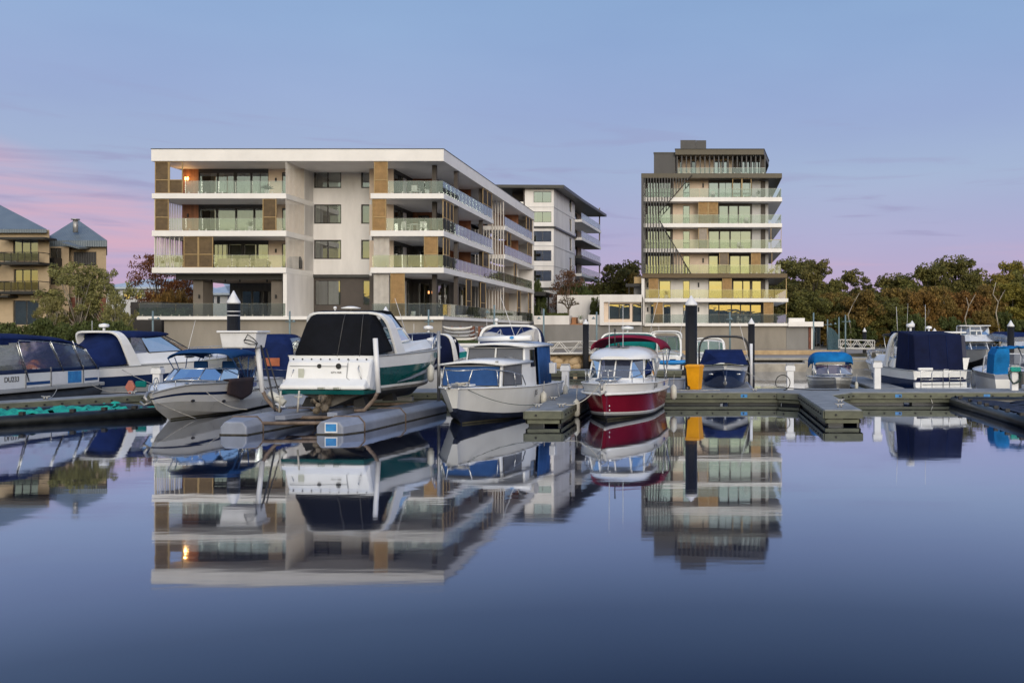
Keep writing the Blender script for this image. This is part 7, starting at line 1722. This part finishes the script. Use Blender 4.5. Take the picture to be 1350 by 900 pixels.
for y0, y1 in ((-1.18,-.15),(.15,1.18)): m.path([(x,y0,.46),(x,y0,1.22),(x,y1,1.22),(x,y1,.46)], .022, 6); m.path([(x,y0,.84),(x,y1,.84)], .018, 6); m.path([(x,(y0+y1)/2,.46),(x,(y0+y1)/2,1.22)], .016, 6)
m.path([(x,-.15,1.22),(x,-.1,1.28),(x,.1,1.28),(x,.15,1.22)], .02, 6); m.path([(x,-1.18,1.22),(-h,-1.25,1.22)], .02, 6); m.path([(x,1.18,1.22),(-h,1.25,1.22)], .02, 6); b12.part('platform_rail', m, m_steel)
m = MB(); m.box(-h-.05,-h+.10,.35,1.05,1.22,1.34); b12.part('bait_board', m, m_gel, bevel=.04)
b12.rail(1, h-.1, .45, 5, close=True); radar(b12, -h+2.6, .3, 2.96, .2); whip(b12, (-h+2.7,.9,2.9), 1.2, (0,.05)); whip(b12, (-h+2.5,-.4,2.9), 1.3, (0,0))
m = MB(); m.box(1.0,1.8,1.22,1.30,1.0,1.08); b12.part('mooring_cleat', m, m_steel)
# B13 flybridge cruiser
b13 = Boat('white flybridge cruiser with clear enclosed upper helm in front of the woodland', 12, 4.1, 2.15, 1.7, (24.0,88.0,0), -98, [(.06,m_antifoul),(.10,m_frame),(1,m_gel)], draft=.5, tb=.45, p=2.3, rake=1.8, flare=.82)
b13.root.scale = (1,1,.70); h = 6
house_box(b13, 'saloon', [(-4.5,1.7,1.7),(-4.5,-1.7,1.7),(1.6,-1.55,1.85),(2.4,-.7,1.9),(2.4,.7,1.9),(1.6,1.55,1.85)], [(-4.5,1.5,3.0),(-4.5,-1.5,3.0),(0.0,-1.4,3.0),(.6,-.7,3.0),(.6,.7,3.0),(0,1.4,3.0)], m_gel, [(2,.08,.92,.10,.85,m_wind_dark),(3,.04,.96,.10,.85,m_wind_dark),(4,.08,.92,.10,.85,m_wind_dark),(1,.3,.92,.2,.8,m_wind_dark),(5,.08,.7,.2,.8,m_wind_dark)])
m = MB(); m.loft([[(-4.8,1.7,3.0),(-4.8,-1.7,3.0),(.4,-1.6,3.0),(1.2,-.7,3.02),(1.2,.7,3.02),(.4,1.6,3.0)],[(-4.6,1.5,3.6),(-4.6,-1.5,3.6),(-1.2,-1.3,3.75),(-.5,-.6,3.75),(-.5,.6,3.75),(-1.2,1.3,3.75)]], 0); b13.part('flybridge', m, m_gel, bevel=.08)
tp_ = [(-3.4,1.35,4.9),(-1.6,1.15,4.9),(-1.2,.45,4.9),(-1.2,-.45,4.9),(-1.6,-1.15,4.9),(-3.4,-1.35,4.9)]; bt_ = [(-3.4,1.4,3.7),(-1.2,1.25,3.78),(-.6,.5,3.78),(-.6,-.5,3.78),(-1.2,-1.25,3.78),(-3.4,-1.4,3.7)]
shield(b13, bt_, tp_, m_vinyl, m_gel, .05); m = MB(); m.box(-3.6,-1.1,-1.38,1.38,4.92,5.05); b13.part('flybridge_roof', m, m_gel, bevel=.06)
b13.rail(-1, h-.2, .7, 7, close=True); m = MB(); m.cyl(-.2,0,3.75,4.3,.06,8); m.box(-.4,0,-.5,.5,4.3,4.42); b13.part('radar_scanner', m, m_gel)
# B14 boat with the blue canopy at the edge of the picture
b14 = Boat('white boat with bright blue folded canopy and pale blue gunwale beside the draped pedestal', 6.6, 2.7, 1.25, 1.05, (14.05,46.9,0), 88, [(.06,m_antifoul),(.8,m_gel_old),(1,m_tube)], tb=.45, flare=.9)
h = 3.3
m = MB(); m.loft([[(-h+.2,1.25,1.02),(-h+1.3,1.28,1.05)],[(-h+.2,1.2,1.9),(-h+1.3,1.22,1.95)],[(-h+.25,1.05,2.15),(-h+1.4,1.05,2.2)],[(-h+.3,.75,2.2),(-h+1.4,.75,2.26)]], 0, False, False, False); m.loft([[(-h+.2,1.25,1.02),(-h+.2,.55,1.0)],[(-h+.2,1.2,1.9),(-h+.2,.55,1.95)],[(-h+.28,1.05,2.15),(-h+.28,.55,2.2)]], 0, False, False, False); b14.part('side_flap', m, m_bluecanvas, solid=.03, recalc=False)
m = MB(); random.seed(9); m.loft([[(-h+.25+1.6*i/8, 1.0-2.1*j/10, 2.24+.06*math.sin(j*1.9+i)-.04*abs(j-5)/5) for j in range(11)] for i in range(9)], 0, False, False, True); b14.part('canopy', m, m_bluecanvas, solid=.03, recalc=False)
m = MB()
for y in (.4,-.3,-1.1): m.path([(-h+.1,y,1.05),(-h+.6,y+.35,2.2)], .025, 6)
b14.part('canopy_frame', m, m_steel)
shield(b14, [(-h+2.4,1.2,1.1),(-.2,.7,1.3),(0,0,1.3),(-.2,-.7,1.3),(-h+2.4,-1.2,1.1)], [(-h+2.2,1.15,1.8),(-.6,.65,1.9),(-.5,0,1.9),(-.6,-.65,1.9),(-h+2.2,-1.15,1.8)], m_vinyl, m_gel, .03)
m = MB(); m.box(-h-.5,-h,-.25,.25,.2,1.2); b14.part('outboard_motor', m, m_charcoal, bevel=.08)
# B15 small white console boat
b15 = Boat('small white open console boat near the distant gangway', 7, 2.6, 1.3, 1.0, (15.3,79.5,0), -128, [(.08,m_antifoul),(.5,m_gelgrey),(1,m_gel)], tb=.4)
canopy(b15, 't_top', [(-1.5,1.0,2.5,2.75,0),(-.6,1.05,2.6,2.85,0),(.6,1.0,2.6,2.8,0)], [m_charcoal], e=.7, solid=.05)
m = MB()
for s_ in (1,-1): m.path([(.4,s_*.7,1.0),(.5,s_*.9,2.6)], .035, 6); m.path([(-1.2,s_*.7,1.0),(-1.3,s_*.9,2.5)], .035, 6)
b15.part('top_frame', m, m_steel); m = MB(); m.box(-.4,.4,-.45,.45,1.0,1.75); b15.part('console', m, m_gel, bevel=.06); b15.rail(.6, 3.3, .35, 4, close=True); m = MB(); m.box(-3.9,-3.4,-.3,.3,.4,1.6); b15.part('outboard_motor', m, m_charcoal, bevel=.1); whip(b15, (-.5,.6,2.8), 2.4, (0,.05))
m = MB(); m.box(-.9,-.6,-.3,.3,1.1,1.6); b15.part('red_cushion', m, M('red_seat', (.35,.03,.03), .6), bevel=.04)
# B16, B17 canvas covered boats further right
b16 = Boat('cruiser under a grey navy canvas with white hardtop behind the navy enclosure', 9, 3.0, 1.6, 1.3, (14.7,66.5,0), 95, [(.08,m_antifoul),(1,m_gel)])
m = MB(); m.loft([[(-4.2,1.35,1.3),(-4.2,-1.35,1.3),(-1.6,-1.4,1.3),(-1.6,1.4,1.3)],[(-4.0,1.3,2.72),(-4.0,-1.3,2.72),(-1.6,-1.3,2.8),(-1.6,1.3,2.8)]], 0); b16.part('cockpit_enclosure', m, M('grey_navy_canvas', (.045,.05,.085), .8, .2), bevel=.06)
m = MB(); m.box(-4.0,-.2,-1.4,1.4,2.83,2.95); b16.part('hard_top', m, m_gel, bevel=.05); radar(b16, -2.0, .4, 2.95, .2)
b17 = Boat('white cruiser with navy bimini and covers beyond the far right pile', 10, 3.4, 1.9, 1.5, (27.2,86.0,0), -75, [(.08,m_antifoul),(1,m_gel)])
canopy(b17, 'bimini_top', [(-4.0,1.5,2.0,2.6,0),(-2.5,1.55,2.1,2.95,0),(-.6,1.5,2.1,2.9,0),(.6,1.3,2.0,2.5,0)], [m_navycanvas, m_vinyl], fn=lambda i, j: 1 if (j < 4 or j > 13) else 0, e=.5, close=[(3,1)])
m = MB(); m.loft([[(-1,1.4,1.55),(-1,-1.4,1.55),(3,-.8,1.8),(3,.8,1.8)],[(-1,1.2,2.1),(-1,-1.2,2.1),(2,-.6,2.1),(2,.6,2.1)]], 0); b17.part('coachroof', m, m_gel, bevel=.08); b17.rail(1, 4.8, .6, 5, close=True)
# small white runabout beside the navy enclosure and dock step
tag(boxpart(None, 'dock_step', m_pilecap, (13.2,13.75,41.1,41.6,DZ+.002,DZ+.22), bevel=.04), 'small white moulded dock step beside the draped pedestal', 'dock step')
line('long pale mooring line from the navy boat to the main dock', loc(b10, 2.9, .75, 1.15), (3.4,41.9,DZ+.08), .1)
line('pale rope dangling over the main dock edge below the platform rail', (9.0,40.2,DZ+.02), (9.1,39.85,.05), .0)
line('thin rope loop on the dock beside the yellow bin', (-1.2,40.9,DZ+.02), (.6,41.0,DZ+.02), 0)
# ================================================================ trees and shrubs
def leafmat(name, a, b, vary=.35):
    m, nt, N, L = newmat(name)
    out = N.new('ShaderNodeOutputMaterial'); p = N.new('ShaderNodeBsdfPrincipled'); p.inputs['Roughness'].default_value = .65; p.inputs['Specular IOR Level'].default_value = .25
    tl = N.new('ShaderNodeBsdfTranslucent'); mx = N.new('ShaderNodeMixShader'); mx.inputs[0].default_value = .32
    tc = N.new('ShaderNodeTexCoord'); n = N.new('ShaderNodeTexNoise'); n.inputs['Scale'].default_value = .55; n.inputs['Detail'].default_value = 5; n.inputs['Roughness'].default_value = .7
    oi = N.new('ShaderNodeObjectInfo'); ge = N.new('ShaderNodeNewGeometry')
    L.new(tc.outputs['Object'], n.inputs['Vector'])
    cr = N.new('ShaderNodeValToRGB'); cr.color_ramp.elements[0].position = .34; cr.color_ramp.elements[1].position = .66
    cr.color_ramp.elements[0].color = (*a, 1); cr.color_ramp.elements[1].color = (*b, 1); L.new(n.outputs['Fac'], cr.inputs[0])
    hs = N.new('ShaderNodeHueSaturation'); mr = N.new('ShaderNodeMapRange'); mr.inputs['To Min'].default_value = 1-vary; mr.inputs['To Max'].default_value = 1+vary
    L.new(ge.outputs['Random Per Island'], mr.inputs[0]); L.new(mr.outputs[0], hs.inputs['Value'])
    m2 = N.new('ShaderNodeMapRange'); m2.inputs['To Min'].default_value = .495; m2.inputs['To Max'].default_value = .512; L.new(oi.outputs['Random'], m2.inputs[0]); L.new(m2.outputs[0], hs.inputs['Hue'])
    L.new(cr.outputs[0], hs.inputs['Color']); L.new(hs.outputs[0], p.inputs['Base Color']); L.new(hs.outputs[0], tl.inputs[0])
    L.new(p.outputs[0], mx.inputs[1]); L.new(tl.outputs[0], mx.inputs[2]); L.new(mx.outputs[0], out.inputs[0]); return m
k_olive = leafmat('olive_leaves', (0.107,0.113,0.036), (0.216,0.192,0.054)); k_dark = leafmat('dark_olive_leaves', (0.098,0.104,0.038), (0.215,0.186,0.055))
k_brown = leafmat('brown_olive_leaves', (0.190,0.123,0.039), (0.254,0.183,0.050)); k_orange = leafmat('rusty_leaves', (.17,.105,.036), (.33,.17,.048))
k_grey = leafmat('grey_green_leaves', (.15,.155,.06), (.32,.29,.11)); k_red = leafmat('red_brown_leaves', (0.112,0.045,0.021), (0.255,0.099,0.035)); k_shrub = leafmat('shrub_leaves', (0.054,0.075,0.026), (0.123,0.143,0.044))
k_yel = leafmat('yellow_olive_leaves', (0.183,0.161,0.035), (0.307,0.236,0.050))
m_bark = M('grey_brown_bark', (.20,.165,.125), .85, .3, 2, bump=.5, streak=.3); m_palebark = M('pale_bark', (.42,.37,.30), .8, .25, 2, bump=.3, streak=.3); m_darkbark = M('dark_bark', (.07,.055,.045), .9, .3, 2, bump=.5)
def leafcloud(mb, c, rx, ry, rz, n, s, rng, hollow=.55):
    for _ in range(n):
        while True:
            v = Vector((rng.gauss(0,1), rng.gauss(0,1), rng.gauss(0,1)))
            if v.length > .1: break
        v.normalize(); r = rng.uniform(hollow, 1.0)**.7*(1+rng.gauss(0,.07))
        p = Vector((c[0]+v.x*rx*r, c[1]+v.y*ry*r, c[2]+v.z*rz*r*(1 if v.z > 0 else .75)))
        nm = (v*.6+Vector((rng.gauss(0,.6), rng.gauss(0,.6), rng.gauss(.2,.6)))).normalized(); a = nm.orthogonal().normalized(); b = nm.cross(a)
        t = rng.uniform(0, 6.283); a, b = a*math.cos(t)+b*math.sin(t), b*math.cos(t)-a*math.sin(t); k = s*rng.uniform(.55, 1.3)
        mb.add([p-a*k, p-b*k*.5+a*k*.1, p+a*k, p+b*k*.5+a*k*.1], [(0,1,2,3)])
def make_tree(seed, H, W, trunk_f, nl, leaves, s, lm, bark, clump=(.16,.26), flat=.7, spread=1.0, ntr=1, rtr=.018, lean=0, sub=5):
    """Tapered trunk and limbs; every limb ends in several small leaf clumps. Returns two unlinked meshes (trunk, crown)."""
    rng = random.Random(seed); tm, cm_ = MB(), MB(); tips = []
    for t_ in range(ntr):
        a0 = rng.uniform(0,6.28); off = Vector((math.cos(a0), math.sin(a0), 0))*(W*.05*(ntr > 1)); top = Vector((off.x*2+rng.uniform(-.05,.05)*W+lean*W, off.y*2, H*trunk_f))
        pts = [off, off.lerp(top,.35)+Vector((rng.uniform(-.03,.03)*W,0,0)), off.lerp(top,.7)+Vector((rng.uniform(-.04,.04)*W,0,0)), top]
        tm.path(pts, H*rtr, 8, 0, H*rtr*.6)
        for k in range(nl//ntr):
            az = 6.283*k/(nl/ntr)+rng.uniform(-.5,.5); f = rng.uniform(.0,1); zz = H*(trunk_f+(.93-trunk_f)*f)
            prof = math.sin(math.pi*(.12+.80*f))**.7; rr = W/2*spread*prof*rng.uniform(.45,.92)
            end = Vector((off.x+lean*W+rr*math.cos(az), off.y+rr*math.sin(az), zz)); st = pts[2].lerp(top, rng.uniform(0,1)); mid = st.lerp(end,.5)+Vector((0,0,-.04*H if f < .5 else .03*H))
            tm.path([st, mid, end], H*rtr*.42, 5, 0, H*rtr*.12)
            R0 = W*rng.uniform(*clump)
            for j in range(sub):
                c = end+Vector((rng.gauss(0,.55), rng.gauss(0,.55), rng.gauss(.1,.35)))*R0
                c.z = min(c.z, H-R0*.4); r = R0*rng.uniform(.38,.72); tips.append((c, r))
                if j < 3: tm.path([end, c], H*rtr*.11, 4, 0, H*rtr*.04)
    tot = sum(r*r for c, r in tips)
    for c, r in tips: leafcloud(cm_, c, r, r, r*flat, int(leaves*r*r/tot), s, rng)
    return tm, cm_
protos = {}
def proto(key, *a, **k):
    lm, bark = a[7], a[8]; tm, cm_ = make_tree(*a, **k)
    t = tm.build('trunk', bark); c = cm_.build('crown', lm, recalc=False); protos[key] = (t.data, c.data, a[1], a[2])
    bpy.data.objects.remove(t); bpy.data.objects.remove(c)
def plant(key, label, cat, name, x, y, H, W, rz, group=None, z=LAND):
    tmesh, cmesh, H0, W0 = protos[key]; t = thing(name, label, cat, (x, y, z), rz, group); s = (W/W0, W/W0, H/H0)
    for nm, me in (('trunk', tmesh), ('crown', cmesh)):
        o = bpy.data.objects.new(nm, me); col.objects.link(o); o.parent = t; o.scale = s
    return t
proto('A', 11, 14, 9, .26, 34, 15000, .26, k_dark, m_bark, clump=(.14,.22), flat=.8, sub=6)
proto('B', 12, 14, 9, .20, 36, 15000, .26, k_olive, m_bark, clump=(.14,.22), flat=.8, ntr=2, sub=6)
proto('C', 13, 14, 9, .22, 34, 14000, .26, k_yel, m_palebark, clump=(.13,.21), flat=.8, lean=.06, sub=6)
proto('D', 14, 9, 9, .14, 36, 13000, .24, k_brown, m_palebark, clump=(.13,.20), flat=.8, ntr=2)
proto('E', 15, 8, 9, .14, 36, 13000, .24, k_orange, m_palebark, clump=(.12,.20), flat=.8, ntr=3)
proto('S', 16, 4, 5.5, .10, 26, 6000, .20, k_shrub, m_darkbark, clump=(.14,.22), flat=.8, ntr=3)
proto('T', 19, 14, 9, .34, 30, 11000, .26, k_dark, m_bark, clump=(.12,.20), flat=.65, sub=6)
random.seed(77)
gW = 'trees of the woodland beyond the marina'
kindtxt = {'A': 'dark olive eucalyptus', 'T': 'open crowned dark eucalyptus', 'B': 'olive green eucalyptus', 'C': 'yellowish olive eucalyptus', 'D': 'brownish bushy tree', 'E': 'rusty orange leaved tree', 'S': 'dark low shrub'}
ordn = ['first', 'second', 'third', 'fourth', 'fifth', 'sixth', 'seventh', 'eighth', 'ninth', 'tenth', 'eleventh', 'twelfth', 'thirteenth', 'fourteenth', 'fifteenth', 'sixteenth', 'seventeenth', 'eighteenth']
back = [(1046,338,52,'A'),(1070,341,44,'T'),(1093,362,40,'B'),(1121,355,42,'T'),(1149,372,48,'B'),(1178,361,48,'A'),(1204,358,44,'B'),(1229,347,44,'A'),(1259,338,58,'A'),(1291,350,50,'B'),(1316,361,38,'C'),(1336,344,42,'C'),(1360,350,46,'B'),(1392,346,50,'A')]
for i, (px, py, wp, k) in enumerate(back):
    Y = 172+random.uniform(-6,6); plant(k, f'{kindtxt[k]} on the skyline, {ordn[i]} from the tower', 'tree', 'eucalyptus_tree', wx(px,Y), Y, wz(py,Y)-LAND, wp*Y/F*1.25, random.uniform(0,6.28), gW)
mid = [(1036,372,44,'A'),(1062,376,46,'B'),(1088,386,46,'D'),(1112,384,40,'B'),(1136,384,46,'D'),(1164,386,46,'B'),(1190,380,44,'D'),(1216,384,42,'E'),(1238,378,40,'D'),(1258,384,44,'E'),(1280,390,40,'E'),(1304,376,46,'D'),(1332,372,44,'C'),(1362,378,46,'C')]
for i, (px, py, wp, k) in enumerate(mid):
    Y = 156+random.uniform(-3,3); plant(k, f'{kindtxt[k]} in the middle row of the woodland, {ordn[i]} from the tower', 'tree', 'woodland_tree', wx(px,Y), Y, wz(py,Y)-LAND, wp*Y/F*1.3, random.uniform(0,6.28), gW)
px = 1092
for i in range(13):
    Y = 151.5+random.uniform(-.8,1.5); k = 'S' if i % 3 else 'D'; H = wz(random.uniform(410,424),Y)-LAND
    plant(k, f'{kindtxt[k]} along the water at the woodland edge, {ordn[i]} from the pavilion', 'shrub', 'shrub', wx(px,Y), Y, H, 34*Y/F, random.uniform(0,6.28), 'shrubs at the woodland edge'); px += 23
# pale leaning trunks at the right
for i, (pts, lb) in enumerate(((((1318,440),(1313,412),(1316,398),(1309,388),(1313,372)), 'pale crooked bare trunk rising before the yellowish trees'), (((1276,438),(1272,420),(1277,404),(1274,392)), 'thin pale dead trunk among the rusty trees'), (((1121,432),(1118,415),(1124,402)), 'thin pale forked trunk before the brownish trees'))):
    b = MB(); b.path([P(x,y,149.5) for x, y in pts]+[], .11, 6, 0, .05); b.path([P(*pts[2],149.5), P(pts[2][0]+9,pts[2][1]-16,149.5)], .09, 5, 0, .03)
    b.path([(wx(pts[0][0],149.5),149.5,LAND-.1), P(*pts[0],149.5)], .17, 6); tag(b.build('dead_trunk', m_palebark), lb, 'tree trunk')
# between the buildings
plant('A', 'dark round topped eucalyptus rising behind the low pale building', 'tree', 'eucalyptus_tree', wx(816,165), 165, wz(343,165)-LAND, 64*165/F, 1.2)
plant('B', 'olive tree behind the garden wall, next to the balconied apartment block', 'tree', 'eucalyptus_tree', wx(790,158), 158, wz(366,158)-LAND, 46*158/F, 2.2)
plant('D', 'brownish tree half hidden behind the tall tower', 'tree', 'woodland_tree', wx(842,160), 160, wz(360,160)-LAND, 40*160/F, .4)
plant('S', 'dark green shrub behind the white garden wall', 'shrub', 'shrub', wx(766,137), 137, wz(373,137)-LAND, 40*137/F, 1)
plant('S', 'dense dark shrub at the corner of the apartment block behind the bare tree', 'shrub', 'shrub', wx(747,137.5), 136.9, wz(377,137)-LAND, 26*137/F, 2)
plant('S', 'green shrub beside the end of the white building', 'shrub', 'shrub', wx(709,133), 134, wz(369,133)-LAND, 22*133/F, 2)
proto('R', 31, 6, 4, .30, 34, 4200, .085, leafmat('faded_red_leaves', (.13,.065,.035), (.24,.13,.07)), m_bark, clump=(.09,.16), flat=.8, sub=6)
plant('R', 'slender reddish leaved tree in front of the pale apartment block', 'tree', 'red_leaved_tree', wx(746,134.5), 134.5, wz(350,134.5)-LAND, 44*134/F, .8)
plant('S', 'small shrub growing against the garden wall beside the narrow planter', 'shrub', 'shrub', wx(784,130.5), 130.6, wz(393,130)-LAND, 12*130/F*1.5, 3)
box_hedge('hedge', 'low green hedge growing in the wide white planter', wx(722,Yg+1), wx(749,Yg+1), Yg+.2, Yg+2, wz(416,Yg), wz(412.5,Yg), k_shrub, 6, 900)
# bare frangipani
fg = thing('frangipani_tree', 'bare many branched frangipani in the white planter', 'tree', (wx(749,Yg+1.2), Yg+1.2, wz(416,Yg))); rng = random.Random(5); b = MB()
def grow(p, d, ln, r, k):
    q = p+d*ln; b.path([p, p.lerp(q,.5)+Vector((rng.uniform(-.04,.04),0,0)), q], r, 6, 0, r*.85)
    if k == 0: return
    n = 3; a0 = rng.uniform(0, 6.28); t = d.orthogonal().normalized(); e = d.cross(t)
    for j in range(n):
        a = a0+6.283*j/n+rng.uniform(-.4,.4); v = (d + (t*math.cos(a)+e*math.sin(a))*rng.uniform(.6,.95)); v.z = max(v.z, .15); grow(q, v.normalized(), ln*.76, max(r*.74,.035), k-1)
grow(Vector((0,0,0)), Vector((.03,0,1)).normalized(), .85, .15, 4); b.build('trunk', m_bark, fg)
# west bank: eucalypts, shrubs, the red tree
proto('G', 41, 7, 6, .40, 28, 8500, .105, k_grey, m_palebark, clump=(.08,.135), flat=.75, rtr=.02, lean=.03, sub=6)
proto('G2', 42, 7, 6, .34, 26, 8000, .105, k_grey, m_palebark, clump=(.08,.135), flat=.8, rtr=.018, lean=-.05, sub=6)
Yb = 66.0
plant('G', 'airy grey green eucalyptus with pale trunk in front of the beige block', 'tree', 'eucalyptus_tree', wx(100,Yb), Yb, wz(346,Yb)-LAND, 98*Yb/F, .6)
plant('G2', 'second airy eucalyptus leaning towards the white building', 'tree', 'eucalyptus_tree', wx(143,Yb+1), Yb+1, wz(352,Yb+1)-LAND, 62*Yb/F, 2.9)
plant('G2', 'small grey green eucalyptus between the block and the podium', 'tree', 'eucalyptus_tree', wx(153,Yb-1.5), Yb-1.5, wz(388,Yb)-LAND, 44*Yb/F, 4.4)
plant('G', 'low grey green sapling in front of the beige block windows', 'tree', 'eucalyptus_tree', wx(68,Yb-1.5), Yb-1.5, wz(392,Yb)-LAND, 42*Yb/F, 4.0)
for i, (px, py, wp) in enumerate(((6,426,44),(34,429,36),(62,420,40),(88,426,36),(112,424,38),(134,422,34),(156,424,36),(172,432,20))):
    Y = 63.2+.4*(i % 3); plant('S', f'dark green shrub on the west bank, {ordn[i]} from the picture edge', 'shrub', 'shrub', wx(px,Y), Y, wz(py,Y)-LAND, wp*Y/F*1.15, i*1.3, 'shrubs on the west bank')
proto('F', 51, 7, 7, .38, 24, 7500, .10, k_red, m_darkbark, clump=(.12,.19), flat=.42, rtr=.02, sub=6)
plant('F', 'spreading red brown tree showing past the open end of the white building', 'tree', 'red_leaved_tree', wx(212,106), 106, wz(331,106)-LAND, 74*106/F, .5)
plant('F', 'second red brown tree seen through the open undercroft', 'tree', 'red_leaved_tree', wx(243,110), 110, wz(352,110)-LAND, 66*110/F, 2.5)
proto('H', 52, 3, 6, .1, 24, 4200, .16, k_orange, m_darkbark, clump=(.14,.2), flat=.7, ntr=3)
plant('H', 'rusty hedge like shrub below the red brown trees', 'shrub', 'shrub', wx(222,101), 101, wz(384,101)-LAND, 46*101/F, .3)
plant('H', 'rusty shrub seen beside the undercroft column', 'shrub', 'shrub', wx(243,103), 103.5, wz(386,103)-LAND, 40*103/F, 1.3)
